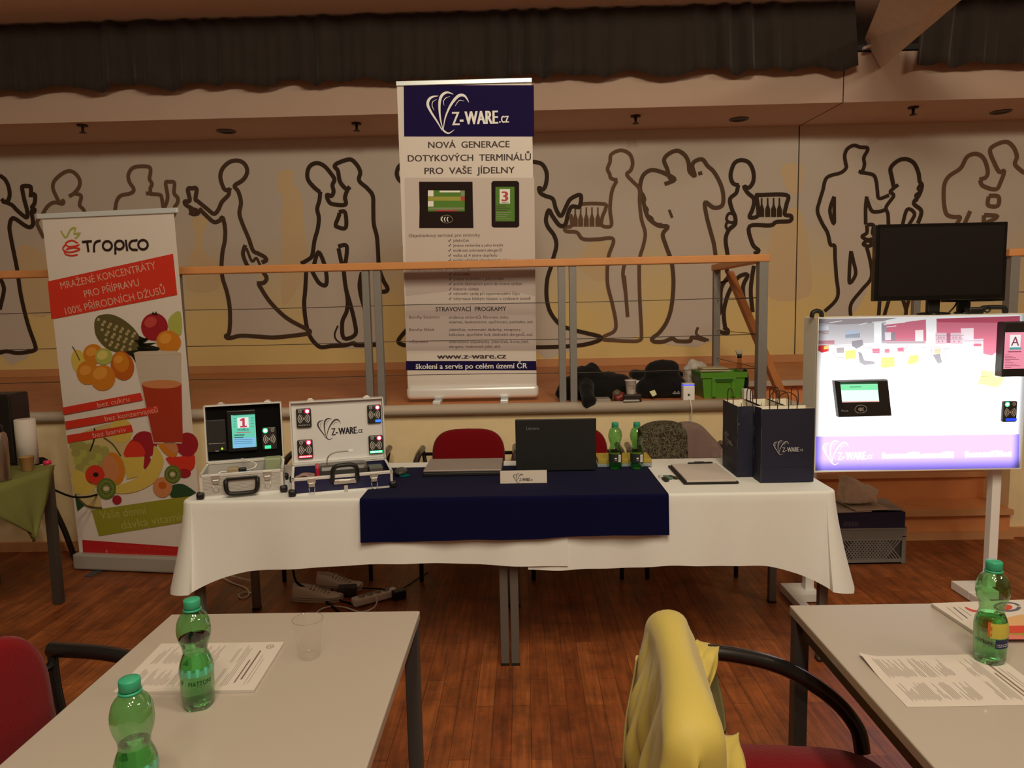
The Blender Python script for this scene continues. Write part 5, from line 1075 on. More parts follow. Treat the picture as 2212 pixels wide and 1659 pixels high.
for q, c in (([(85, 165), (190, 160), (190, 250), (85, 255)], (225, 225, 235)), ([(85, 212), (190, 208), (190, 250), (85, 255)], (170, 140, 130)), ([(362, 208), (515, 205), (515, 285), (362, 290)], (190, 200, 220)), ([(362, 255), (515, 235), (515, 285), (362, 288)], (140, 140, 150)),
             ([(1085, 208), (1170, 203), (1170, 320), (1085, 320)], (250, 235, 235)), ([(1555, 188), (1690, 183), (1690, 380), (1580, 380)], (245, 225, 230)), ([(1295, 235), (1410, 235), (1410, 350), (1295, 350)], (225, 190, 200)), ([(1450, 235), (1590, 232), (1590, 350), (1450, 350)], (225, 190, 200)), ([(1410, 240), (1450, 240), (1450, 340), (1410, 340)], (180, 110, 130)),
             ([(80, 315), (250, 312), (250, 350), (80, 352)], (185, 130, 140)), ([(80, 370), (190, 355), (190, 425), (120, 440), (80, 420)], (210, 60, 60)), ([(140, 372), (188, 360), (188, 400), (140, 405)], yel_), ([(270, 390), (350, 385), (350, 440), (275, 445)], gd), ([(430, 320), (540, 305), (550, 360), (480, 400), (430, 370)], dgr), ([(360, 420), (470, 410), (475, 500), (365, 510)], yel_), ([(495, 430), (530, 440), (560, 520), (660, 530), (670, 555), (560, 570), (510, 540)], dgr),
             ([(640, 395), (718, 395), (718, 445), (645, 448)], rose), ([(770, 400), (820, 400), (820, 440), (770, 440)], rose), ([(900, 390), (970, 385), (970, 430), (905, 430)], rose), ([(735, 490), (870, 485), (875, 580), (770, 600), (725, 585)], yel_), ([(1030, 470), (1120, 460), (1120, 530), (1060, 560), (1000, 555)], yel_), ([(1130, 470), (1215, 440), (1215, 490), (1160, 505)], (225, 205, 195)), ([(1265, 460), (1340, 450), (1365, 540), (1320, 555)], dgr), ([(1280, 400), (1350, 395), (1350, 450), (1280, 455)], (220, 190, 160)),
             ([(630, 345), (790, 340), (790, 352), (630, 355)], (255, 250, 250)), ([(795, 365), (1050, 355), (1050, 372), (800, 378)], (255, 250, 250)), ([(770, 230), (835, 228), (835, 310), (775, 312)], (235, 225, 230)), ([(835, 232), (875, 232), (875, 315), (835, 315)], dgr), ([(740, 320), (1195, 318), (1195, 345), (740, 348)], (200, 180, 185)), ([(1480, 400), (1780, 390), (1780, 460), (1500, 440)], (235, 225, 228)), ([(1590, 300), (1790, 295), (1790, 340), (1590, 345)], (235, 205, 215)), ([(1690, 345), (1770, 345), (1770, 375), (1690, 375)], rose),
             ([(1200, 650), (1350, 650), (1380, 700), (1385, 760), (1540, 825), (1500, 860), (1400, 868), (1260, 820), (1215, 740)], (245, 255, 190)), ([(1765, 620), (1900, 635), (1895, 685), (2005, 690), (1980, 770), (1920, 798), (1730, 760), (1760, 690)], skin), ([(1770, 680), (1900, 690), (1880, 705), (1765, 690)], (205, 150, 95))): LP(inb(lb(*q)), c, .0013)
for q in ([(240, 430), (255, 485), (350, 490)], [(1400, 835), (1420, 870), (1470, 875), (1535, 825)], [(1205, 740), (1220, 790)], [(1145, 510), (1150, 600), (1175, 655)], [(1950, 810), (1965, 930)], [(1525, 550), (1530, 500), (1570, 490), (1585, 550)], [(1000, 375), (960, 420)], [(1250, 400), (1250, 500)], [(1400, 400), (1400, 530)]): LB.line(b, lb(*q), 1.2, lm(gd), .0015)
for q in ([(90, 362), (250, 358)], [(250, 372), (420, 366)], [(470, 384), (640, 380)], [(560, 402), (720, 396)], [(640, 430), (860, 424)], [(880, 428), (1090, 420)], [(1160, 385), (1340, 380)], [(1330, 398), (1480, 392)], [(1420, 480), (1790, 478)], [(1790, 478), (1800, 540)], [(740, 338), (1190, 334)], [(930, 300), (1085, 298)], [(880, 290), (930, 312)], [(1300, 262), (1410, 262)], [(1300, 300), (1410, 300)], [(1450, 262), (1590, 260)], [(1450, 300), (1590, 298)], [(1590, 318), (1790, 314)]): LB.line(b, lb(*q), 1.0, lm((170, 160, 168)), .0016, 0)
for x, y, h in ((300, 445, 50), (345, 440, 55), (385, 510, 40), (460, 500, 45), (690, 350, 45), (720, 350, 40), (760, 440, 30), (880, 430, 30), (960, 372, 40), (985, 372, 44), (1010, 425, 40), (1175, 500, 30), (1255, 395, 90), (1345, 450, 40), (1470, 400, 90), (1640, 395, 60), (1700, 395, 60), (1600, 560, 40)): LB.line(b, lb((x, y), (x + 4, y + h)), .9, lm((185, 176, 182)), .0016, 0)
for x, y in ((1320, 275), (1345, 275), (1375, 275), (1320, 315), (1360, 315), (1470, 275), (1500, 275), (1540, 275), (1480, 315), (1530, 315)): LP(lb((x, y), (x + 14, y), (x + 14, y + 18), (x, y + 18)), (190, 140, 155), .0016)
blu = (150, 130, 235)
LP([(1762, 943), (2202, 938), (2200, 1013), (1761, 1016)], blu, .0008, 1.45)
logo_m = WHT
logo(b, LB.at(1776, 1004, .0012), LB.u, LB.v, .245, logo_m)
for x0, y0, x1, n, sl in ((1905, 991, 2062, 17, -.013), (2084, 988, 2186, 11, -.02)):      # overexposed lettering, unreadable in the glare
    for k in range(n):
        x = x0 + (x1 - x0) * k / n; wd = (x1 - x0) / n * .82; yb = y0 + (x - x0) * sl; hh = (13, 10, 10, 14, 10, 9, 13, 10)[(k * 5) % 8]
        LP([(x, yb), (x, yb - hh), (x + wd, yb - hh - .5), (x + wd, yb - .3)], (255, 252, 250), .0012, 1.3)
b.build('lit_panel', [m for i, m in sorted(LM.values(), key=lambda z: z[0])], t)
for x in (1.440, 2.362): B().box(x - .022, x + .022, Y0 + .065, Y0 + .11, .045, Z0 - .006, 0, .003).build('leg', legw, t)
for x in (1.345, 2.235):
    B().box(x - .022, x + .022, Y0 - .62, Y0 + .01, .004, .045, 0, .003).box(x - .022, x + .13, Y0 + .01, Y0 + .16, .004, .046, 0, .002).build('foot', legw, t)
for x0, x1 in ((1759, 1788), (2128, 2190)):
    a, c = LB.at(x0, 684).x, LB.at(x1, 684).x
    B().tube(smooth_path([(a + .008, Y0 + .05, Z1 + .006), (a + .012, Y0 + .05, Z1 + .028), (a + .028, Y0 + .05, Z1 + .036), (c - .028, Y0 + .05, Z1 + .036), (c - .012, Y0 + .05, Z1 + .028), (c - .008, Y0 + .05, Z1 + .006)], 4), .011, 8, flat=1.2).build('carry_handle', black, t)
# order terminal on the panel, turned a little to the right
th_ = Plane((1.50, Y0 - .002, .93), (1, 0, 0), (0, 0, 1)); q0 = LB.at(1806, 899); q1 = LB.at(1917, 896); q2 = LB.at(1908, 818); w = (q1 - q0).length; h_ = (q2 - q1).z
b = B(); sh_ = (LB.at(1795, 821).x - q0.x); f = lambda x, y, z: V((q0.x + x * w + (sh_ + .004) * y, Y0 - z, q0.z + y * h_ + x * (q1.z - q0.z)))
vs = [f(.0, .0, .001), f(1, 0, .001), f(1, 1, .001), f(0, 1, .001), f(.0, .0, .03), f(1, 0, .035), f(1, 1, .035), f(0, 1, .03), f(.09, .02, .048), f(.985, .02, .048), f(.985, .97, .048), f(.09, .97, .048)]
b.add(vs, [(0, 1, 2, 3), (0, 4, 5, 1), (1, 5, 6, 2), (2, 6, 7, 3), (3, 7, 4, 0), (4, 8, 9, 5), (5, 9, 10, 6), (6, 10, 11, 7), (7, 11, 8, 4), (8, 11, 10, 9)], 0)
tp = Plane((0, Y0 - .0482, 0), (1, 0, 0), (0, 0, 1))
tp.line(b, [(1852, 876), (1846, 884), (1851, 891), (1862, 892), (1870, 888), (1872, 881), (1866, 876), (1858, 875), (1852, 876)], .8, 1, .001, 2)
for x in (1856, 1859, 1862, 1865): tp.line(b, [(x, 881 - (x % 2)), (x - 1.5, 884), (x, 887 + (x % 2))], 1.3, 1, .001, 1)
tp.text(b, 'iTouch', (1817, 889), (1832, 889), 3.6, 1, .001)
o = b.build('order_terminal', [mat('terminal_warm_black', (.016, .013, .012), rough=.5), ring_w], t)
b = B(); tp.poly(b, [(1815, 826.5), (1895, 826), (1899, 868), (1819, 869.5)], 0, .001); tp.poly(b, [(1815.5, 831), (1895.5, 830), (1896.5, 842), (1816.5, 843)], 1, .0014); tp.poly(b, [(1815, 826.5), (1895, 826), (1895.3, 829.5), (1815.3, 830.5)], 2, .0014); tp.line(b, [(1835, 836), (1860, 835.5)], 1.4, 2, .0018, 0); tp.poly(b, [(1818.8, 866.8), (1899, 865.6), (1899, 868), (1819, 869.5)], 3, .0014)
b.build('lit_screen', [em('term_white', (225, 255, 235), 1.2), em('term_green', (135, 240, 175), 1.05), em('term_dark', (50, 120, 70), .6), em('term_rose', (240, 180, 170), 1)], o)
P = LB.at(2147, 812); b = B(); b.frame(P - V((0, .001, 0)), V((1, 0, 0)), V((0, 0, 1)), V((0, -1, 0)), .235, .262, .055, 0, .006); o = b.build('portrait_terminal', MATS['terminal_warm_black'], t)
tq = Plane((0, Y0 - .0565, 0), (1, 0, 0), (0, 0, 1)); b = B(); P = tq.at(2167, 797); 
quad(tq, b, 2167, 717, 2228, 797, 0, .0008); quad(tq, b, 2180, 723, 2205, 752, 1, .0012); quad(tq, b, 2180, 750, 2205, 755.5, 2, .0016)
tq.text(b, 'A', (2183, 747), (2201, 747), 21, 3, .0016, .01)
tq.line(b, [(2176, 760), (2206, 759.5)], 2, 3, .0016, 0)
for k in range(9): tq.line(b, [(2170, 766 + k * 3.4), (2180 + (k * 7 % 26), 766 + k * 3.4)], 1, 3, .0016, 0)
b.build('lit_screen', [em('pink_screen', (245, 150, 170), 1.0), em('pink_white', (245, 240, 238), 1.0), em('pink_teal', (90, 170, 165), .9), em('pink_ink', (170, 80, 100), .7)], o)
reader(t, Plane((X0, Y0 - .003, Z0), (1, 0, 0), (0, 0, 1)), 2160, 865, 2193, 911, GRN_L, COREG, False, (em('blue_strip', (40, 70, 255), 1.4), .2, .98), None, depth=.02)

# monitors on top of the display
def monitor(label, x, y, z0, w, h, zb, neckx, rz, baser):
    t = empty('monitor', label, 'monitor', (x, y, z0), 'monitors on the lit display', rz)
    M = Matrix.Translation((x, y, 0)) @ Matrix.Rotation(rz, 4, 'Z')
    gls = mat('monitor_gloss_black', (.006, .0055, .0055), rough=.12, spec=.6)
    def bl(b, name, m, par=None):
        b.v = [M @ p for p in b.v]; return b.build(name, m, par or t)
    f = bl(B().box(-w / 2, w / 2, -.018, .022, zb, zb + h, 0, .004), 'bezel', gls)
    bl(B().box(-w / 2 + .016, w / 2 - .016, -.0195, -.0182, zb + .022, zb + h - .016, 0), 'screen', mat('dark_screen', (.010, .008, .0075), rough=.3), f)
    bl(B().box(neckx - .030, neckx + .030, .022, .05, z0 + .01, zb + h * .5, 0, .006), 'neck', black)
    bl(B().lathe([(baser, z0), (baser, z0 + .006), (baser * .8, z0 + .011), (.03, z0 + .014)], 32, 0, (neckx, .03, 0)), 'base', gls)
    return t
a, c = LB.at(1891, 560).x, LB.at(2173, 560).x
zt1, zb1 = atY(2030, 482, 3.53).z, atY(2030, 648, 3.53).z
monitor('large black monitor switched off, on top of the lit display', (atY(1891, 560, 3.53).x + atY(2173, 560, 3.53).x) / 2, 3.545, Z1 + .0065, atY(2173, 560, 3.53).x - atY(1891, 560, 3.53).x, zt1 - zb1, zb1, 0, 0, .075)
bx = atY(2085, 680, 3.64).x
monitor('second black monitor half hidden behind the large one', atY(2166, 640, 3.62).x - .15, 3.625, Z1 + .0065, .30, .22, atY(2130, 651, 3.62).z, bx - atY(2166, 640, 3.62).x + .15, math.radians(-3), .045)
t = empty('web_camera', 'small black camera with a ring beside the monitor foot', 'camera', (atY(2110, 676, 3.56).x, 3.56, Z1))
p = atY(2106, 672, 3.53); B().box(p.x - .045, p.x + .03, 3.50, 3.545, Z1 + .0065, Z1 + .04, 0, .01).build('camera_body', black, t)
q = atY(2130, 668, 3.53); B().tube([V((q.x + .014 * math.cos(k * math.pi / 8), 3.52, q.z + .014 * math.sin(k * math.pi / 8))) for k in range(16)], .004, 7, closed=True).build('ring', black, t)
cable('monitor_cable', 'black cable curving down behind the large monitor', [atY(2070, 645, 3.6), atY(2062, 662, 3.59), atY(2045, 680, 3.58)], .004, black)
# ------------------------------------------------------------------ belongings on the stage edge
blackf = mat('black_fabric', (.010, .009, .009), rough=.95, spec=.2, sheen=.12, bump=.35, scale=26)
def sY(x, y, Y): return atY(x, y, Y)
# heap of black clothing with a sleeve over the nosing
b = B(); Yc = 4.67
for x, y, rx, rz, ry in ((1245, 850, .12, .09, .10), (1258, 822, .07, .10, .08), (1278, 812, .065, .085, .07), (1310, 838, .13, .10, .11), (1335, 845, .10, .09, .09), (1225, 855, .07, .055, .07), (1300, 860, .12, .06, .09), (1272, 858, .06, .08, .08), (1216, 850, .05, .035, .05)):
    p = sY(x, y, Yc); p.z = max(p.z, STG + rz * .8); b.ball(p, rx, ry, rz, 0, 8)
b.tube(smooth_path([sY(1265, 830, 4.60), sY(1268, 855, 4.49), sY(1276, 872, 4.425)], 4), [.045] * 8 + [.04], 10)
o = remesh(b.build('black_jacket_heap', blackf), .012, 3, .03, .09)
tag(o, 'heap of black clothing with one sleeve hanging over the stage edge', 'clothes')
tag(B().box(sY(1288, 868, 4.5).x, sY(1318, 868, 4.5).x, 4.48, 4.58, STG + .0005, STG + .022, 0, .002, None).build('paperback', mat('white_grey_cover', (.34, .30, .27), rough=.6)), 'white flat booklet lying beside the black clothing heap', 'booklet')
tag(remesh(B().ball(sY(1335, 860, 4.52), .03, .03, .025, 0, 8).ball(sY(1344, 857, 4.52), .025, .025, .03, 0, 8).build('snack_packet', mat('red_foil_packet', (.20, .03, .03), rough=.4)), .007, 2, .01, .02), 'small red snack packet on the stage left of the paper cup', 'packet')
tag(remesh(B().ball(sY(1333, 851, 4.56), .035, .03, .03, 0, 8).ball(sY(1328, 864, 4.55), .022, .03, .022, 0, 8).build('snack_packet', mat('olive_packet', (.12, .10, .06), rough=.5)), .007, 2, .01, .02), 'small olive packet behind the red snack packet', 'packet')
q = sY(1363, 868, 4.5)
tag(B().box(q.x - .05, q.x + .06, 4.455, 4.525, STG + .0005, STG + .048, 0, .004).build('dark_box', mat('dark_brown_box', (.025, .018, .016), rough=.4)), 'small dark box holding up the paper cup', 'box')
tag(B().box(q.x - .055, q.x + .045, 4.442, 4.453, STG + .006, STG + .018, 0, .003).build('charger', mat('pale_plastic', (.5, .46, .42), rough=.3)), 'pale flat charger lying in front of the paper cup', 'charger')
t = empty('paper_cup', 'white paper cup with brown lettering on the small dark box', 'cup', (q.x + .005, 4.49, STG + .0485))
cz = STG + .0487; cx, cy = q.x - .003, 4.49
B().lathe([(.026, cz), (.027, cz + .003), (.0355, cz + .083), (.0385, cz + .085), (.0385, cz + .089), (.0345, cz + .088), (.026, cz + .006)], 28, 0, (cx, cy, 0)).build('cup_body', paperw, t)
b = B(); br = mat('brown_red_print', (.20, .035, .02), rough=.6)
def cup_at(x, y):
    z = cz + .03 + y; r = .0275 + .0085 * (z - cz) / .083 + .0005; a = x / .032 + .1; return V((cx + r * math.sin(a), cy - r * math.cos(a), z))
b.text('STEAK', None, None, None, .036, .010, 0, .02, True, lambda x, y: cup_at(x, y + .020)); b.text('CAFE', None, None, None, .030, .010, 0, .02, True, lambda x, y: cup_at(x + .004, y + .004)); b.build('lettering', br, t)
# backpack
t = empty('backpack', 'black backpack with a pale square patch on the stage edge', 'backpack', (.87, 4.6, STG))
b = B()
for x, y, rx, rz, ry in ((1432, 840, .135, .09, .10), (1430, 815, .10, .12, .09), (1440, 800, .085, .07, .07), (1415, 806, .07, .08, .07), (1400, 848, .08, .07, .09), (1458, 843, .08, .08, .09), (1452, 800, .05, .06, .06)):
    p = sY(x, y, 4.67); p.z = max(p.z, STG + rz * .9); b.ball(p, rx, ry, rz, 0, 8)
remesh(b.build('pack_body', blackf, t), .012, 3, .02, .1)
PP = Plane((0, 4.550, 1.0), (1, 0, 0), (0, .15, 1))
b = B(); PP.poly(b, [(1403, 846), (1414, 842), (1419, 852), (1410, 857)], 0, .0); PP.poly(b, [(1419, 852), (1410, 857), (1403, 846)], 0, -.004); b.build('patch', mat('pale_reflective_patch', (.80, .80, .50), rough=.4), t)
b = B(); PP.poly(b, [(1453, 848), (1469, 848), (1469, 851), (1453, 851)], 0, 0); PP.poly(b, [(1455, 847), (1458, 844), (1460, 847)], 0, 0); PP.poly(b, [(1463, 847), (1466, 844), (1468, 847)], 0, 0); b.build('logo', mat('grey_print', (.25, .25, .24), rough=.5), t)
a, c = sY(1345, 822, 5.0).x, sY(1480, 822, 5.0).x
t = empty('storage_box', 'long grey box with a white lid behind the backpack', 'box', ((a + c) / 2, 5.06, STG))
zt_ = sY(1420, 822, 4.98).z
B().box(a + .01, c - .01, 4.98, 5.16, STG, zt_ - .018, 0, .004).build('box_body', mat('dull_grey_plastic', (.12, .115, .11), rough=.5), t); B().box(a, c, 4.97, 5.17, zt_ - .018, zt_, 0, .003).build('lid', white_pl, t)
a2, c2 = sY(1364, 812, 5.0).x, sY(1478, 812, 5.0).x
tag(remesh(B().box(a2, c2, 5.0, 5.15, zt_ + .006, zt_ + .060, 0).ball(V((a2 + .04, 5.07, zt_ + .04)), .05, .08, .034, 0, 8).build('black_bag', blackf), .014, 4, .012, .1), 'flat black bag lying on the lid of the grey box', 'bag')
# router
t = empty('wifi_router', 'white upright router with a blue light strip on top', 'router', (1, 4.5, STG))
a, c = sY(1476, 868, 4.48).x, sY(1501, 868, 4.48).x; z1 = sY(1488, 829, 4.48).z
B().box(a, c, 4.48, 4.55, STG, z1 - .012, 0, .007, seg=3).build('router_body', white_pl, t); B().box(a + .003, c - .003, 4.483, 4.547, z1 - .012, z1 - .006, 0).build('light_strip', em('router_blue', (50, 70, 255), 1.5), t); B().box(a + .001, c - .001, 4.481, 4.549, z1 - .006, z1, 0, .003).build('router_top', white_pl, t)
p = sY(1488, 853, 4.479); B().box(p.x - .006, p.x + .006, 4.4785, 4.480, p.z - .007, p.z + .007, 0, 0).build('logo', mat('dark_print', (.05, .045, .04)), t)
cable('router_cable', 'white cable hanging from the router down the stage front', [(1.02, 4.56, STG + .01), (1.03, 4.47, STG + .010), (1.03, 4.43, STG - .02), (1.035, 4.432, STG - .07), (1.03, 4.49, STG - .22), (1.035, 4.49, .4)], .0035, white_pl)
# green crate
t = empty('green_crate', 'bright green plastic storage crate on the stage edge', 'crate', (1.27, 4.69, STG))
a, c = sY(1521, 868, 4.575).x, sY(1603, 868, 4.575).x; z1 = sY(1560, 804, 4.575).z
gm = mat('bright_green_plastic', (.105, .33, .03), rough=.4)
b = B(); yF, yB = 4.575, 4.80; e = .014
def ring(z, gx, gy): return [V((a - gx, yF - gy, z)), V((c + gx, yF - gy, z)), V((c + gx, yB + gy, z)), V((a - gx, yB + gy, z))]
r0, r1 = ring(STG, 0, 0), ring(z1 - .035, e, e * .6); r2, r3 = ring(z1 - .035, e + .012, e + .004), ring(z1, e + .014, e + .006); r4, r5 = ring(z1, e, e * .5), ring(STG + .01, -.004, -.004)
R6 = [r0, r1, r2, r3, r4, r5]; vs = [p for r in R6 for p in r]
b.add(vs, [(3, 2, 1, 0)] + [(i * 4 + k, i * 4 + (k + 1) % 4, i * 4 + 4 + (k + 1) % 4, i * 4 + 4 + k) for i in range(5) for k in range(4)] + [(20, 21, 22, 23)])
for x0, x1 in ((a + .045, a + .072), (c - .072, c - .045)): b.box(x0, x1, yF - .018, yF + .01, STG + .01, z1 - .035, 0, .003)
b.box((a + c) / 2 - .07, (a + c) / 2 + .07, yF - .021, yF + .005, z1 - .06, z1 - .034, 0, .004)
b.build('crate_body', gm, t)
B().box((a + c) / 2 - .058, (a + c) / 2 + .058, yF - .0225, yF - .020, z1 - .055, z1 - .040, 0, .0).build('hand_grip', mat('grip_shade_green', (.02, .11, .01), rough=.6), t)  # darker green on a raised plate paints the shade of a hand recess
tag(B().box(a - .015, c - .06, yF + .03, yB - .03, z1 + .0005, z1 + .010, 0, .004).box(a + .0, c - .075, yF + .04, yB - .04, z1 + .0102, z1 + .022, 0, .005).build('food_tray', mat('cream_tray', (.50, .44, .28), rough=.5)), 'cream tray lying across the top of the green crate', 'tray')
b = B()
for x, y, r in ((1488, 800, .04), (1500, 795, .05), (1512, 795, .045), (1496, 785, .03), (1520, 800, .035)): b.ball(sY(x, y, 4.92), r * 1.1, r, r, 0, 8)
for q in (((1478, 806), (1490, 775), (1500, 795)), ((1498, 795), (1522, 784), (1525, 800)), ((1488, 790), (1492, 772), (1506, 790))): b.add([sY(*q[0], 4.90), sY(*q[1], 4.92), sY(*q[2], 4.90), sY((q[0][0] + q[2][0]) / 2, q[0][1], 4.96)], [(0, 1, 2), (0, 3, 1), (1, 3, 2), (0, 2, 3)])
pz = sY(1500, 812, 4.92); b.ball(V((pz.x, 4.92, STG + .09)), .07, .05, .10, 0, 8)
tag(remesh(b.build('plastic_bag', mat('white_bag_film', (.55, .50, .46), rough=.35)), .009, 1, .022, .035), 'crumpled white plastic bag behind the green crate', 'plastic bag')
t = empty('spray_bottle', 'spray bottle with a cream trigger standing behind the green crate', 'bottle', (1.37, 4.88, STG))
p = sY(1597, 800, 4.88); zt2 = sY(1597, 756, 4.88).z; zz = sY(1597, 773, 4.88).z
B().lathe([(.026, STG), (.028, STG + .01), (.028, STG + .12), (.024, STG + .15), (.014, zz - .012), (.013, zz)], 20, 0, (p.x, 4.88, 0)).build('body', clear('clear_spray_plastic', (.85, .72, .58), .2, .1), t)
B().lathe([(.015, zz), (.0155, zz + .022), (.012, zz + .024)], 16, 0, (p.x, 4.88, 0)).build('collar', black, t)
b = B(); b.box(p.x - .022, p.x + .022, 4.87, 4.89, zz + .024, zt2, 0, .006); b.bar((p.x - .016, 4.88, zz + .03), (p.x - .024, 4.88, zz + .005), .008, .008); b.box(p.x - .03, p.x - .02, 4.873, 4.887, zt2 - .014, zt2 - .002, 0, .002); b.build('trigger_head', mat('cream_trigger', (.48, .42, .30), rough=.5), t)
p = sY(1616, 857, 4.5); tag(B().box(p.x - .028, p.x + .024, 4.49, 4.55, STG + .0005, STG + .065, 0, .006).build('plug_adapter', white_pl), 'white plug adapter on the stage right of the green crate', 'adapter')
p = sY(1612, 835, 4.62); tag(remesh(B().ball(V((p.x - .01, 4.62, STG + .10)), .022, .05, .09, 0, 8).ball(V((p.x - .01, 4.60, STG + .04)), .02, .06, .04, 0, 8).build('black_pouch', blackf), .008, 2), 'narrow black pouch leaning on the right side of the green crate', 'pouch')

# ------------------------------------------------------------------ grey crate by the stairs
t = empty('perforated_crate', 'grey perforated plastic crate on the floor before the stairs', 'crate', (1.97, 4.16, 0))
gp = mat('grey_crate_plastic', (.20, .19, .18), rough=.6)
a, c, yF, yB, h = 1.775, 2.172, 4.035, 4.32, .215; b = B()
b.box(a, c, yF, yB, .004, .010); 
for y in (yF, yB - .006): b.box(a, c, y, y + .006, .004, .03); b.box(a, c, y, y + .006, h - .075, h); b.box(a - .004, c + .004, y - .004, y + .01, h - .012, h, 0, .002); b.box(a - .002, c + .002, y - .002, y + .008, h - .055, h - .050)
for x in (a, c - .006): b.box(x, x + .006, yF, yB, .004, .03); b.box(x, x + .006, yF, yB, h - .075, h); b.box(x - .004, x + .01, yF, yB, h - .012, h, 0, .002)
for x in (a, c - .022): b.box(x, x + .022, yF - .002, yF + .004, .004, h)
# lattice of diamonds in the sides
for k in range(-8, 30):
    for s in (1, -1):
        x0 = a + .02 + k * .0185; dz = h - .075 - .03
        p, q = V((x0, yF + .003, .03)), V((x0 + s * dz * .8, yF + .003, h - .075))
        if min(p.x, q.x) > a + .012 and max(p.x, q.x) < c - .012: b.bar(p, q, .004, .007)
b.build('crate_body', gp, t)
tag(B().box(a + .012, c - .012, yF + .012, yB - .012, .012, h - .01, 0, .003).build('carton', mat('dark_carton', (.05, .045, .045), rough=.8)), 'dark carton inside the grey perforated crate', 'carton')
z0 = h + .0005; t = empty('leaflet_box', 'navy blue leaflet box with barcode on the grey crate', 'box', (1.97, 4.17, z0))
b = B(); b.box(a + .0, c - .01, yF - .004, yB - .01, z0, z0 + .092, 0, .002); q = Plane((0, yF - .0046, 0), (1, 0, 0), (0, 0, 1))
for k in range(14): quad(q, b, 1822 + 2.4 * k, 1127, 1822 + 2.4 * k + (1.0 + k % 3 * .4), 1137, 1, .0002)
b.build('box_body', [mat('leaflet_navy', (.012, .012, .05), rough=.5), mat('barcode_grey', (.10, .10, .12))], t)
zl = z0 + .093
for k, (x, y, r, m) in enumerate(((1.87, 4.15, .04, paperw), (2.06, 4.16, -.06, mat('grey_magazine', (.40, .36, .34), rough=.5)), (1.96, 4.14, .10, mat('pale_magazine', (.62, .55, .50), rough=.5)))):
    o = B().box(-.10, .10, -.115, .125, 0, .006, 0, .001, Matrix.Translation((x, y, zl + .0065 * k)) @ Matrix.Rotation(r, 4, 'Z')).build('leaflet', m)
    tag(o, ('white leaflet at the left on the navy box under the plastic bag', 'grey leaflet at the right on the navy box', 'pale leaflet in the middle, topmost on the navy box')[k], 'leaflet', 'leaflets on the navy box')
b = B(); PB = Plane((0, 4.10, 0), (1, 0, 0), (0, 0, 1)); zb_ = zl + .022
pts = [(1822, 1088), (1826, 1060), (1829, 1024), (1850, 1036), (1868, 1045), (1884, 1048), (1900, 1058), (1894, 1072), (1896, 1087)]
fr = [PB.at(*p) for p in pts]
for p in fr: p.z = max(p.z, zb_)
bk = [V((p.x * .98 + .03, 4.19, max(zb_, zb_ + (p.z - zb_) * .85))) for p in fr]; n = len(fr); cf = sum(fr, V()) / n + V((0, -.045, 0)); cb = sum(bk, V()) / n + V((0, .03, 0))
b.add(fr + bk + [cf, cb], [(k, (k + 1) % n, n + (k + 1) % n, n + k) for k in range(n)] + [((k + 1) % n, k, 2 * n) for k in range(n)] + [(n + k, n + (k + 1) % n, 2 * n + 1) for k in range(n)], 0, True)
tag(remesh(b.build('plastic_bag', mat('cream_bag_film', (.90, .84, .76), rough=.4)), .008, 1, .025, .04), 'upright white plastic bag standing on the leaflets over the grey crate', 'plastic bag')

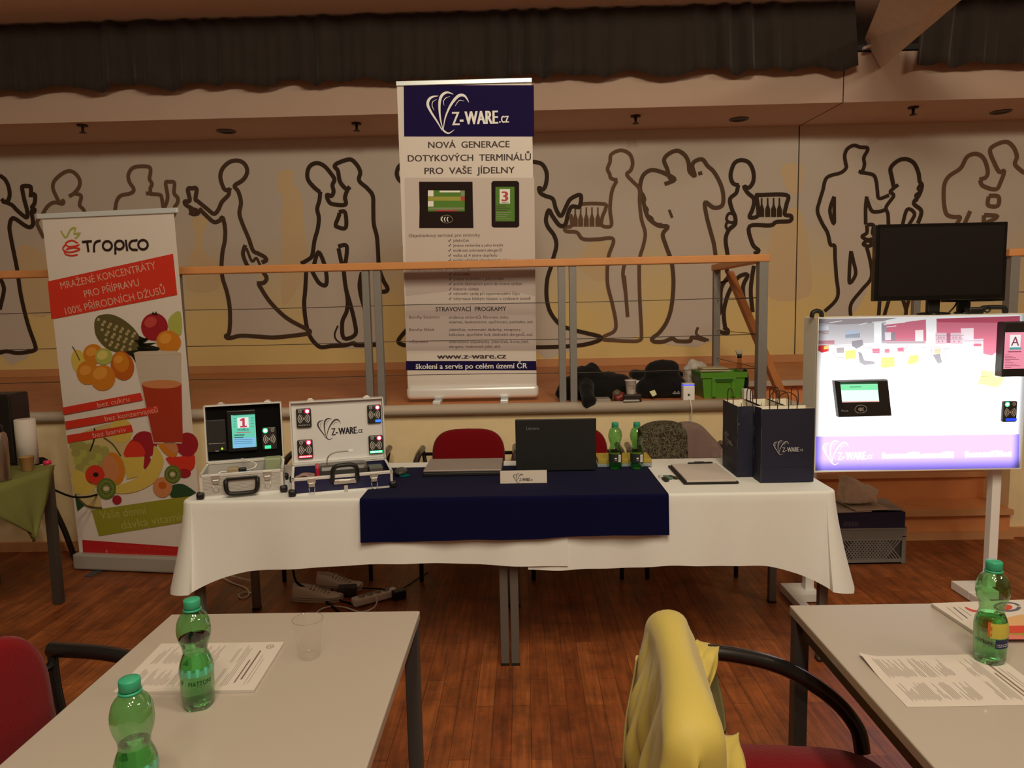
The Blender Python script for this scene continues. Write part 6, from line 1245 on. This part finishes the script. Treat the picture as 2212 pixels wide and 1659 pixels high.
# ------------------------------------------------------------------ on the floor under the long tables
canvas = mat('white_canvas', (.82, .76, .70), rough=.85); solem = mat('shoe_sole_rubber', (.82, .76, .70), rough=.6); sline = mat('shoe_dark_line', (.03, .025, .03)); lacem = mat('shoe_lace', (.42, .38, .34), rough=.9)
def sneaker(label, loc, rz):
    t = empty('canvas_shoe', label, 'shoe', (0, 0, 0), 'white canvas shoes')
    L_ = .265
    def wid(u): return (.036 + .012 * math.sin(min(1, u * 1.35) * math.pi * .62)) * (1 - max(0, (u - .8) / .2) ** 2.4 * .75) * (1 - max(0, (.1 - u) / .1) ** 2 * .45)
    def lay(b, z0, z1, g, m, n=40, bot=True):
        vs = []
        for z, e in ((z0, g), (z1, g)):
            for k in range(n):
                a = 2 * math.pi * k / n; u = (1 - math.cos(a)) / 2; s = 1 if math.sin(a) >= 0 else -1
                vs.append(V((L_ * u + (.004 if u > .9 else 0) * e, s * wid(u) * e, z)))
        b.add(vs, [(k, (k + 1) % n, n + (k + 1) % n, n + k) for k in range(n)] + [tuple(range(n - 1, -1, -1)), tuple(range(n, 2 * n))], m, False)
    b = B(); lay(b, .0, .024, 1.0, 0); lay(b, .009, .011, 1.02, 1); lay(b, .020, .022, 1.02, 1); b.build('sole', [solem, sline], t)
    def hgt(u): return .085 if u < .22 else .085 - .012 * (u - .22) / .2 if u < .42 else max(.030, .073 - .055 * ((u - .42) / .45) ** .85) if u < .93 else .030
    b = B(); nu, nv = 26, 14; vs = []
    for i in range(nu + 1):
        u = i / nu; uu_ = .01 + .975 * u
        for j in range(nv + 1):
            a = math.pi * j / nv; ww = wid(uu_) * .96; hh = max(.026, hgt(uu_))
            op = 1 - .42 * math.exp(-((uu_ - .20) / .17) ** 2)
            y = math.cos(a) * ww * (1 - .25 * math.sin(a) ** 2); z = .022 + (hh - .022) * (math.sin(a) ** .65)
            if .05 < uu_ < .36 and math.sin(a) > .80: z -= .035 * min(1, (math.sin(a) - .80) * 9)
            vs.append(V((L_ * uu_, y, z)))
    b.add(vs, [(i * (nv + 1) + j, i * (nv + 1) + j + 1, (i + 1) * (nv + 1) + j + 1, (i + 1) * (nv + 1) + j) for i in range(nu) for j in range(nv)] + [tuple(range(nv + 1)), tuple(nu * (nv + 1) + k for k in range(nv, -1, -1))], 0, True)
    b.build('upper', canvas, t)
    b = B()
    for k in range(6):
        u = .40 + .062 * k; z = hgt(u) + .0035; b.tube(smooth_path([V((L_ * u, -.024, z - .012)), V((L_ * (u + .01), 0, z)), V((L_ * (u + .02), .024, z - .012))], 4), .0028, 6)
        for s in (-1, 1): b.ball(V((L_ * u, s * .027, z - .012)), .004, .003, .004, 1, 5)
    b.build('laces', [lacem, sline], t)
    t.location = loc; t.rotation_euler.z = rz
    return t
sneaker('white canvas shoe nearer the camera under the left covered table', (-1.25, 3.655, 0), math.radians(-4))
sneaker('white canvas shoe standing behind its pair under the left covered table', (-1.17, 3.83, 0), math.radians(-12))
t = empty('power_strip', 'white power strip lying on the floor under the covered tables', 'power strip', (-.82, 3.6, 0))
p, q = V((-.905, 3.535, .004)), V((-.705, 3.675, .004)); d = (q - p).normalized(); n_ = V((-d.y, d.x, 0))
B().frame(p - n_ * .027, d, n_, Zu, (q - p).length, .054, .042, 0, .010).build('strip_body', white_pl, t)
for k in range(4): B().lathe([(.019, .0425), (.019, .0465), (.017, .0465), (.016, .0435)], 18, 0, p + d * (.05 + .045 * k)).build('socket', mat('socket_grey', (.35, .32, .30), rough=.5), t)
B().tube([q + Zu * .022 + d * (.012 + .012 * math.cos(k * math.pi / 7)) + n_ * .014 * math.sin(k * math.pi / 7) for k in range(14)], .003, 6, closed=True).build('hanging_loop', white_pl, t)
tag(B().frame(V((-.70, 3.60, .001)), d, n_, Zu, .07, .05, .045, 0, .006).build('black_adapter', black), 'black power adapter on the floor right of the power strip', 'adapter')
tag(B().frame(V((-1.02, 3.66, .001)), V((1, .1, 0)).normalized(), V((-.1, 1, 0)).normalized(), Zu, .10, .06, .05, 0, .006).build('grey_adapter', mat('blue_grey_plastic', (.05, .055, .065), rough=.5)), 'blue grey power brick behind the black cable under the covered tables', 'adapter')
FZ = lambda x, y, z=.006: tuple(atZ(x, y, z))
cable('floor_cable', 'thick black cable falling past the white shoes to the floor', [(-1.20, 3.52, .60), (-1.20, 3.52, .30), FZ(637, 1250, .12), FZ(655, 1268, .06), FZ(690, 1290), FZ(715, 1308), FZ(735, 1325), FZ(760, 1350)], .006, blackm, group='cables on the floor under the tables')
cable('floor_cable', 'looped black cable leading into the power strip', [(-.73, 3.66, .03), FZ(820, 1272, .05), FZ(780, 1270), FZ(740, 1264), FZ(716, 1275), FZ(722, 1290), FZ(745, 1300), FZ(775, 1305), (-.93, 3.53, .02)], .004, blackm, group='cables on the floor under the tables')
cable('floor_cable', 'white cable looping on the floor before the power strip', [(-.80, 3.58, .035), FZ(815, 1295, .03), FZ(808, 1312), FZ(780, 1322), FZ(745, 1312), FZ(715, 1310), FZ(690, 1318), FZ(675, 1335)], .004, white_pl, group='cables on the floor under the tables')
cable('floor_cable', 'thin white cable curling on the floor beside the back leg at the left', [(-1.52, 3.86, .012), FZ(470, 1238, .02), FZ(500, 1258), FZ(530, 1270), FZ(538, 1285), FZ(522, 1292), FZ(515, 1285), FZ(530, 1279), FZ(548, 1284), FZ(556, 1300), FZ(560, 1308)], .0035, white_pl, group='cables on the floor under the tables')
cable('floor_cable', 'thin black cable running from the strip to the chair legs', [(-.70, 3.68, .02), FZ(885, 1262), FZ(905, 1248), FZ(925, 1236)], .003, blackm, group='cables on the floor under the tables')

# ------------------------------------------------------------------ green covered table at the far left
limeC = mat('lime_green_tablecloth', (.18, .19, .05), rough=.9, var=.06, scale=30)
t = empty('side_table', 'dark framed table under the lime green cloth at the left edge', 'table', (-3, 3.3, 0))
tx0, tx1, ty0, ty1 = -3.75, -2.475, 2.99, 3.66
B().box(tx0, tx1, ty0, ty1, T - .024, T, 0, .003).build('tabletop', cream, t)
for x, y in ((tx1 - .045, ty1 - .045), (tx1 - .045, ty0 + .005), (tx0 + .01, ty1 - .045), (tx0 + .01, ty0 + .005)): B().box(x, x + .042, y, y + .040, .003, T - .024, 0, .002).build('leg', MATS['brown_grey_frame'], t)
b = B(); b.box(tx1 - .035, tx1 - .01, ty0 + .05, ty1 - .05, T - .07, T - .024); b.box(tx0 + .01, tx0 + .035, ty0 + .05, ty1 - .05, T - .07, T - .024); b.box(tx0 + .05, tx1 - .05, ty1 - .035, ty1 - .01, T - .07, T - .024); b.box(tx0 + .05, tx1 - .05, ty0 + .01, ty0 + .035, T - .07, T - .024)
b.build('apron_frame', MATS['brown_grey_frame'], t)
zc = T + .002; x1 = tx1 + .006; b = B()
b.add([V((tx0 + .05, ty0 - .0, zc)), V((x1, ty0 - .0, zc)), V((x1, ty1 + .004, zc)), V((tx0 + .3, ty1 + .004, zc))], [(0, 1, 2, 3)])
n = 12; vs = []
tip = V((x1 + .02, 3.42, .405))
for i in range(n + 1):
    y = ty0 + (ty1 - .01 - ty0) * i / n
    for j in range(9):
        q = j / 8; e = V((x1, y, zc)); k = tip + V((0, (y - tip.y) * .03, abs(y - tip.y) * .12))
        p = e.lerp(k, q * (1 - .0 * abs(i - n / 2) / n)); p.x += .012 * math.sin(math.pi * q) + .010 * q * math.sin(i * 1.3); vs.append(p)
b.add(vs, [(i * 9 + j, i * 9 + j + 1, (i + 1) * 9 + j + 1, (i + 1) * 9 + j) for i in range(n) for j in range(8)], 0, True)
o = b.build('green_tablecloth', limeC); md = o.modifiers.new('thick', 'SOLIDIFY'); md.thickness = .002; md.offset = 1
tag(o, 'lime green tablecloth with a pointed corner hanging at the left edge', 'tablecloth')
zt3 = T + .0045
p = atZ(45, 1008, zt3); r_ = .048
t = empty('paper_roll', 'white paper towel roll standing on the lime green tablecloth', 'paper roll', (p.x, p.y + .06, zt3))
B().lathe([(.018, zt3), (r_, zt3 + .001), (r_ + .001, zt3 + .24), (.045, zt3 + .242), (.018, zt3 + .242)], 28, 0, (p.x, p.y + .06, 0)).build('roll', paperw, t); B().lathe([(.018, zt3 + .001), (.018, zt3 + .2425), (.016, zt3 + .2425), (.016, zt3 + .22)], 18, 0, (p.x, p.y + .06, 0)).build('core', mat('card_core', (.2, .14, .09)), t)
p = atZ(54, 1019, zt3); tag(B().lathe([(.022, zt3), (.023, zt3 + .002), (.034, zt3 + .072), (.035, zt3 + .073), (.032, zt3 + .072), (.022, zt3 + .01)], 24, 0, (p.x, p.y + .02, 0)).build('plastic_cup', mat('amber_cup', (.34, .19, .07), rough=.3)), 'amber plastic cup standing before the white paper roll', 'cup')
p = atZ(6, 1038, zt3); t = empty('thermos_flask', 'steel vacuum flask cut by the left edge on the lime green tablecloth', 'flask', (p.x, p.y, zt3))
B().lathe([(.042, zt3), (.045, zt3 + .005), (.045, zt3 + .20), (.040, zt3 + .225), (.030, zt3 + .235)], 28, 0, (p.x - .012, p.y, 0)).build('body', mat('brushed_steel', (.42, .36, .30), rough=.28, metal=.9), t); B().lathe([(.030, zt3 + .2355), (.030, zt3 + .262), (.025, zt3 + .268)], 20, 0, (p.x - .012, p.y, 0)).build('stopper', black, t)
p = atZ(5, 1009, zt3); tag(B().box(p.x - .17, p.x + .035, p.y + .05, p.y + .20, zt3, zt3 + .375, 0, .01).build('drink_machine', mat('black_machine', (.012, .010, .010), rough=.4)), 'tall black drink machine cut by the left edge behind the paper roll', 'machine')
p = atZ(101, 1005, zt3); tag(B().lathe([(.017, zt3), (.019, zt3 + .001), (.019, zt3 + .018), (.016, zt3 + .02)], 20, 0, (p.x - .01, p.y + .02, 0)).build('pink_lid', mat('hot_pink_plastic', (.65, .02, .09), rough=.4)), 'hot pink lid lying on the far edge of the lime green tablecloth', 'lid')
p = atZ(70, 1002, zt3); tag(B().box(p.x - .04, p.x + .045, p.y + .02, p.y + .06, zt3, zt3 + .014, 0, .003).build('dark_case', blackm), 'flat dark case at the back edge of the lime green tablecloth', 'case')
cable('wall_cable', 'dark cable sagging between the green table and the juice banner', [(-2.55, 3.70, .62), (-2.50, 3.85, .52), (-2.56, 4.2, .46), (-2.62, 4.44, .52)], .006, blackm)
B_ = B().tube(smooth_path([(-2.96, 4.20, .64), (-2.91, 4.23, .42), (-2.86, 4.27, .2), (-2.83, 4.30, .006)], 5), .016, 10); o = B_.build('chair_leg_tube', chblack)
t = empty('stacked_stool', 'black stool behind the green table, one curved leg showing', 'stool', (-3.1, 4.08, 0)); o.parent = t; o.name = 'leg'; o.data.transform(Matrix.Translation((3.1, -4.08, 0)))
for x, y in ((-3.30, 3.98), (-2.98, 3.90), (-3.30, 4.24)): B().tube(smooth_path([(x, y, .64), (x + (.05 if x > -2.8 else -.05), y + .02, .3), (x + (.07 if x > -2.8 else -.07), y + .03, .006)], 4), .016, 10).build('leg', chblack, t)
B().box(-3.34, -2.92, 3.88, 4.26, .632, .67, 0, .015).build('seat', blackm, t)

# ------------------------------------------------------------------ papers and a cup on the visitors' tables
grey_t = mat('grey_print_lines', (.40, .35, .325), rough=.8); dark_t = mat('dark_print_lines', (.20, .13, .12), rough=.8)
def printed(name, label, P, u, v, w, h, th, seed, curl=0):
    """sheet with lines of small print running along v, heading at the right end"""
    r = random.Random(seed); b = B()
    top = lambda x, y: P + u * x + v * y + Zu * (th + curl * (max(0, 1 - x / .05) ** 2 * max(0, y / h - .55) * 1.8))
    b.grid(lambda a, c: top(a * w, c * h), 30, 10, 0, True)
    b.add([P, P + u * w, P + u * w + v * h, P + v * h], [(3, 2, 1, 0)], 0)
    for a, c in ((P, P + u * w), (P + u * w, P + u * w + v * h), (P + u * w + v * h, P + v * h), (P + v * h, P)): b.add([a, c, c + Zu * th, a + Zu * th], [(0, 1, 2, 3)], 0)
    def ln(x, y0, y1, wd, m):
        vs = []; k = 6
        for j in range(k + 1):
            y = y0 + (y1 - y0) * j / k; vs += [top(x - wd / 2, y) + Zu * .0005, top(x + wd / 2, y) + Zu * .0005]
        b.add(vs, [(2 * j, 2 * j + 1, 2 * j + 3, 2 * j + 2) for j in range(k)], m)
    x = .022
    while x < w * .74:
        if (x // .033) % 6 != 5 and r.random() > .06:
            for y0, y1 in ((.018, h * .44), (h * .53, h * .93)): ln(x, y0 + r.random() * .01, y1 - r.random() ** 2 * .05, .0016, 1)
        x += .0040
    while x < w - .062: ln(x, .016 + r.random() * .01, h - .02 - r.random() * .03, .0016, 1); x += .0042
    ln(w - .052, h * .14, h * .60, .003, 2); ln(w - .042, h * .20, h * .80, .0038, 2); ln(w - .030, h * .10, h * .70, .0018, 1); ln(w - .023, h * .12, h * .62, .0016, 1)
    c = top(w - .026, h - .024) + Zu * .0006
    b.ribbon([c + (u * math.cos(k * math.pi / 8) + v * math.sin(k * math.pi / 8)) * .008 for k in range(16)], .0014, Zu, 2, True); b.ribbon([c - u * .003 - v * .003, c + v * .004, c + u * .003 - v * .003], .0014, Zu, 2)
    return tag(b.build(name, [paperw, grey_t, dark_t]), label, 'paper')
printed('programme_booklet', 'stapled printed booklet lying behind the bottle on the left table', V((-.861, 1.392, T + .0004)), V((1, .004, 0)).normalized(), V((-.04, 1, 0)).normalized(), .292, .214, .006, 2)
printed('programme_sheet', 'printed sheet with a curled corner on the right visitor table', V((.722, 1.313, T + .0004)), V((1, .012, 0)).normalized(), V((0, 1, 0)), .297, .200, .0006, 4, .012)
t_ = T + .0004; q0, q1, q2 = atZ(2011, 1310, t_), atZ(2104, 1383, t_), atZ(2212, 1302, t_)
u = (q2 - q0).normalized(); v = V((-u.y, u.x, 0)); hM = (q0 - q1).dot(v); P = q0 - v * hM
b = B(); b.frame(P, u, v, Zu, .31, hM, .009, 0, .001); MP = Plane(P + Zu * .0094, u, v)
def MQ(pts, m, l): MP.poly(b, pts, m, l, 4)
MQ([(2125, 1372), (2125, 1352), (2150, 1352), (2212, 1352), (2240, 1360), (2240, 1372)], 1, .0003); MQ([(2130, 1354), (2165, 1338), (2205, 1328), (2240, 1330), (2240, 1350), (2180, 1352)], 2, .0004); MQ([(2125, 1364), (2160, 1354), (2240, 1352), (2240, 1364), (2180, 1368)], 3, .0005); MQ([(2130, 1376), (2160, 1370), (2240, 1376), (2240, 1381), (2135, 1381)], 4, .0006)
MQ([(2085, 1311), (2105, 1318), (2120, 1316), (2106, 1322), (2090, 1317)], 3, .0004)
MP.line(b, [(2150 + 26 + 26 * math.cos(k * .5), 1311 + 9 * math.sin(k * .5)) for k in range(13)], 7, 5, .0005, 2); MP.oval(b, 2172, 1312, 15, 6, 3, .0006); MP.oval(b, 2165, 1312, 8, 4, 1, .0007)
MP.line(b, [(2060, 1312), (2090, 1336)], 2.2, 5, .0005, 0); MP.line(b, [(2072, 1312), (2098, 1330)], 1.4, 6, .0005, 0); MP.line(b, [(2046, 1312), (2080, 1340)], 1.2, 6, .0005, 0)
tag(b.build('magazine', [paperw, mat('mag_olive', (.30, .24, .03)), mat('mag_peach', (.62, .36, .16)), mat('mag_red', (.55, .05, .02)), mat('mag_pink', (.60, .16, .12)), mat('mag_slate', (.10, .10, .14)), grey_t]), 'magazine with red and yellow waves under the far right bottle', 'magazine')
cupc = clear('clear_cup_plastic', (.99, .985, .98), .10, .06, .2, .22); p = V((-.500, 1.547, T + .0004))
t = empty('clear_cup', 'empty clear plastic cup on the left visitor table', 'cup', p)
cp = [(.002, .003), (.0215, .002), (.0225, 0), (.024, .004)]; B().lathe([(r, z + p.z) for r, z in cp] + [(.024 + .009 * k / 8, p.z + .004 + .084 * k / 8) for k in range(1, 9)], 36, 0, (p.x, p.y, 0), cap=False).build('cup_body', cupc, t)
B().tube([V((p.x + .0338 * math.cos(k * math.pi / 18), p.y + .0338 * math.sin(k * math.pi / 18), p.z + .0885)) for k in range(36)], .0012, 6, closed=True).build('rim', clear('clear_rim_plastic', (.95, .94, .92), .2, .1, .2, .3), t)

# ------------------------------------------------------------------ cloths over chairs
def leopard():
    m = bpy.data.materials.new('leopard_print'); m.use_nodes = True; nt = m.node_tree; N = nt.nodes; L = nt.links.new; b = N['Principled BSDF']; b.inputs['Roughness'].default_value = .9
    tc = N.new('ShaderNodeTexCoord'); v = N.new('ShaderNodeTexVoronoi'); v.feature = 'DISTANCE_TO_EDGE'; v.inputs['Scale'].default_value = 62; n = N.new('ShaderNodeTexNoise'); n.inputs['Scale'].default_value = 14
    ad = N.new('ShaderNodeVectorMath'); ad.operation = 'MULTIPLY_ADD'; ad.inputs[1].default_value = (.05,) * 3; L(n.outputs['Color'], ad.inputs[0]); L(tc.outputs['Object'], ad.inputs[2]); L(ad.outputs[0], v.inputs['Vector'])
    r = N.new('ShaderNodeValToRGB'); r.color_ramp.elements[0].position = .05; r.color_ramp.elements[0].color = (.16, .145, .09, 1); r.color_ramp.elements[1].position = .16; r.color_ramp.elements[1].color = (.018, .014, .006, 1)
    L(v.outputs['Distance'], r.inputs[0]); L(r.outputs[0], b.inputs['Base Color']); return m
def over_back(name, label, cat, pts_top, m, yf, yb, zlow_f, seed, cx):
    r = random.Random(seed); b = B(); n = len(pts_top) - 1; rows = 16; vs = []
    for i, (x, z) in enumerate(pts_top):
        for j in range(rows + 1):
            q = j / rows
            if q < .3: a = q / .3; p = V((x, yb, z - .22 * (1 - a) - .03))
            elif q < .45: a = (q - .3) / .15 * math.pi; p = V((x, (yf + yb) / 2 + (yb - yf) / 2 * math.cos(a), z - .03 + .03 * math.sin(a)))
            else: a = (q - .45) / .55; p = V((x + (x - cx) * .12 * a, yf - .02 * a, z - .03 + (zlow_f - z + .03) * a))
            p.y += .010 * math.sin(i * 1.9 + q * 3) * (1 if q > .45 else 0); vs.append(p)
    k = rows + 1; b.add(vs, [(i * k + j, i * k + j + 1, (i + 1) * k + j + 1, (i + 1) * k + j) for i in range(n) for j in range(rows)], 0, True)
    o = b.build(name, m); md = o.modifiers.new('soft', 'SUBSURF'); md.levels = md.render_levels = 1; md = o.modifiers.new('thick', 'SOLIDIFY'); md.thickness = .004; md.offset = 0
    return tag(o, label, cat)
yf = 4.215
xs = [1384, 1396, 1410, 1425, 1440, 1455, 1466, 1476, 1480]; ys = [926, 917, 912, 909.5, 908.5, 909.5, 912, 917, 921]
over_back('leopard_scarf', 'leopard print scarf hanging over the back of the right red chair', 'scarf', [(atY(x, y, yf + .04).x, atY(x, y, yf + .04).z) for x, y in zip(xs, ys)], leopard(), yf, yf + .165, .60, 3, atY(1470, 920, yf).x)
sheer = mat('lilac_sheer_scarf', (.36, .26, .24), rough=.95, alpha=.55, var=.15, scale=60)
xs = [1472, 1484, 1496, 1508, 1520, 1530, 1540, 1552, 1562]; ys = [911, 909.5, 910, 913, 920, 930, 942, 953, 965]
over_back('sheer_scarf', 'sheer lilac scarf hanging beside the leopard print scarf', 'scarf', [(atY(x, y, yf + .04).x, atY(x, y, yf + .04).z) for x, y in zip(xs, ys)], sheer, yf + .012, yf + .13, .60, 5, atY(1500, 920, yf).x)
o = remesh(B().ball((-1.13, 4.33, .70), .20, .05, .12, 0, 10).ball((-1.02, 4.30, .62), .10, .05, .14, 0, 8).build('dark_coat', blackf), .014, 3, .03, .08); tag(o, 'dark coat hanging over the chair between the two open cases', 'coat')

# yellow jacket over the near right chair
ym = mat('mustard_jacket', (.56, .445, .095), rough=.6, sheen=.2, bump=.12, scale=22)
yin = mat('jacket_lining_olive', (.17, .15, .06), rough=.8)
t = empty('yellow_jacket', 'mustard yellow jacket hung over the chair in front of the right table', 'jacket', (.35, 1.4, .8))
CH = Matrix.Translation((.570, 1.40, 0)) @ Matrix.Rotation(math.radians(85), 4, 'Z')      # chair frame: +y is the chair's back
def cj(x, y, z): return CH @ V((x, y, z))
b = B(); nu, nv = 84, 56; vs = []
def prof(q, s):
    """across the backrest: up the inside, over the top, down the outside"""
    if q < .2: a = q / .2; return .212 - .008 * (1 - a), -.05 - .16 * (1 - a), 0
    if q < .42: a = (q - .2) / .22; hw = .054 * (1 - .30 * math.sin(math.pi * min(1, s * 1.15))); return .266 - hw * math.cos(math.pi * a), -.05 + .05 * math.sin(math.pi * a) ** .8, 0
    a = (q - .42) / .58; hw = .054 * (1 - .30 * math.sin(math.pi * min(1, s * 1.15))); return .266 + hw + .045 * a + .012 * math.sin(a * 5), -.05 - .60 * a, a
for i in range(nu + 1):
    s = i / nu; x = .262 - .524 * s; e = abs(2 * s - 1)
    ztop = .812 - .014 * s - .05 * e ** 6
    close = max(0, (e - .86) / .14) ** 2
    for j in range(nv + 1):
        q = j / nv; y, dz, a = prof(q, s); z = ztop + dz
        f = a ** .6 * (.024 * math.sin(19 * s + 3.2 * a + .6) + .018 * abs(math.sin(21 * s - 4 * a + 1)) ** .6 - .012 + .010 * math.sin(47 * s + 9 * a) + .005 * math.sin(90 * s - 14 * a))
        # long diagonal fold from the far shoulder down to the near end, and pulled creases under it
        d = s - .12 - .62 * a; f += .020 * math.exp(-(d / .10) ** 2) * min(1, a * 6)
        f -= .020 * math.exp(-((s - .05 - .35 * a) / .04) ** 2) * a ** .5 + .018 * math.exp(-((s - .30 - .30 * a) / .03) ** 2) * a ** .5 + .014 * math.exp(-((s - .62 + .25 * a) / .03) ** 2) * a ** .5
        z += .012 * math.sin(9 * s) * a
        w_ = 1 - abs(noise.noise(V((s * 9 - q * 3, q * 3.2 + s * 2, 3.1)))); w2 = 1 - abs(noise.noise(V((s * 19 + q * 6, q * 5, 7.7))))
        f += (.010 * w_ ** 5 + .006 * w2 ** 5) * min(1, .08 + a * 2.5) - .004; z += .008 * a * noise.noise(V((s * 11, q * 6, 1.3)))
        y = y + f; y += (.262 - y) * 1.0 * close
        z -= .02 * close * (1 - a)
        vs.append(cj(x * (1 + .07 * a) + .010 * math.sin(q * 9), y, z))
k = nv + 1; b.add(vs, [(i * k + j, (i + 1) * k + j, (i + 1) * k + j + 1, i * k + j + 1) for i in range(nu) for j in range(nv)], 0, True)
o = b.build('jacket_body', ym, t); md = o.modifiers.new('thick', 'SOLIDIFY'); md.thickness = .005; md.offset = 0
def sleeve(name, rows, m, thick=.004):
    """folded strip of cloth: each row lists points across it"""
    b = B(); rs = [smooth_path([V(p) for p in r], 5) for r in rows]; n = len(rs[0]); cols = [smooth_path([r[i] for r in rs], 5) for i in range(n)]; N = len(cols[0])
    vs = []
    for j in range(N):
        for i in range(n):
            p = cols[i][j]; vs.append(p + V((.003 * math.sin(i * 1.1 + j * .5), .004 * math.sin(i * .9 + j * .35), .002 * math.sin(i + j))))
    b.add(vs, [(j * n + i, j * n + i + 1, (j + 1) * n + i + 1, (j + 1) * n + i) for j in range(N - 1) for i in range(n - 1)], 0, True)
    o = b.build(name, m, t); md = o.modifiers.new('thick', 'SOLIDIFY'); md.thickness = thick; md.offset = 0; return o
def at_(x, y, Y): return atY(x, y, Y)
# front edge laid over the far armrest, its olive lining showing behind
sleeve('collar_flap', [[at_(1476, 1390, 1.66), at_(1492, 1388, 1.70), at_(1512, 1384, 1.71), at_(1532, 1392, 1.71), at_(1553, 1396, 1.70)],
                       [at_(1478, 1420, 1.63), at_(1492, 1424, 1.655), at_(1510, 1416, 1.655), at_(1532, 1412, 1.65), at_(1553, 1416, 1.65)],
                       [at_(1484, 1462, 1.62), at_(1498, 1466, 1.635), at_(1510, 1456, 1.62), at_(1530, 1452, 1.625), at_(1545, 1448, 1.63)],
                       [at_(1494, 1500, 1.60), at_(1506, 1504, 1.62), at_(1512, 1496, 1.60), at_(1522, 1496, 1.61), at_(1530, 1494, 1.62)],
                       [at_(1512, 1548, 1.57), at_(1516, 1550, 1.59), at_(1519, 1546, 1.57), at_(1523, 1548, 1.58), at_(1526, 1546, 1.59)],
                       [at_(1522, 1596, 1.55), at_(1524, 1598, 1.56), at_(1526, 1596, 1.55), at_(1528, 1597, 1.56), at_(1531, 1598, 1.57)]], ym)
sleeve('lining', [[at_(1478, 1416, 1.70), at_(1500, 1418, 1.72), at_(1525, 1420, 1.725), at_(1548, 1424, 1.72)], [at_(1486, 1480, 1.69), at_(1510, 1484, 1.71), at_(1532, 1486, 1.71), at_(1556, 1490, 1.70)], [at_(1500, 1545, 1.67), at_(1522, 1548, 1.69), at_(1542, 1550, 1.69), at_(1564, 1552, 1.68)], [at_(1512, 1600, 1.64), at_(1532, 1602, 1.66), at_(1552, 1600, 1.66), at_(1568, 1598, 1.65)]], yin)
sleeve('cuff', [[at_(1500, 1606, 1.40), at_(1535, 1592, 1.44), at_(1565, 1588, 1.46), at_(1598, 1585, 1.47)], [at_(1506, 1640, 1.36), at_(1540, 1622, 1.38), at_(1568, 1620, 1.40), at_(1602, 1622, 1.42)], [at_(1512, 1675, 1.33), at_(1545, 1660, 1.34), at_(1575, 1655, 1.36), at_(1608, 1660, 1.38)], [at_(1518, 1720, 1.30), at_(1550, 1705, 1.31), at_(1580, 1700, 1.33), at_(1614, 1700, 1.35)]], ym)
sleeve('back_panel', [[at_(1374, 1420, 1.63), at_(1380, 1415, 1.66), at_(1390, 1410, 1.68)], [at_(1362, 1500, 1.62), at_(1370, 1500, 1.66), at_(1384, 1495, 1.68)], [at_(1350, 1590, 1.61), at_(1360, 1590, 1.65), at_(1378, 1590, 1.68)], [at_(1342, 1680, 1.60), at_(1354, 1680, 1.64), at_(1372, 1680, 1.68)]], mat('jacket_back_pale', (.58, .46, .16), rough=.7))
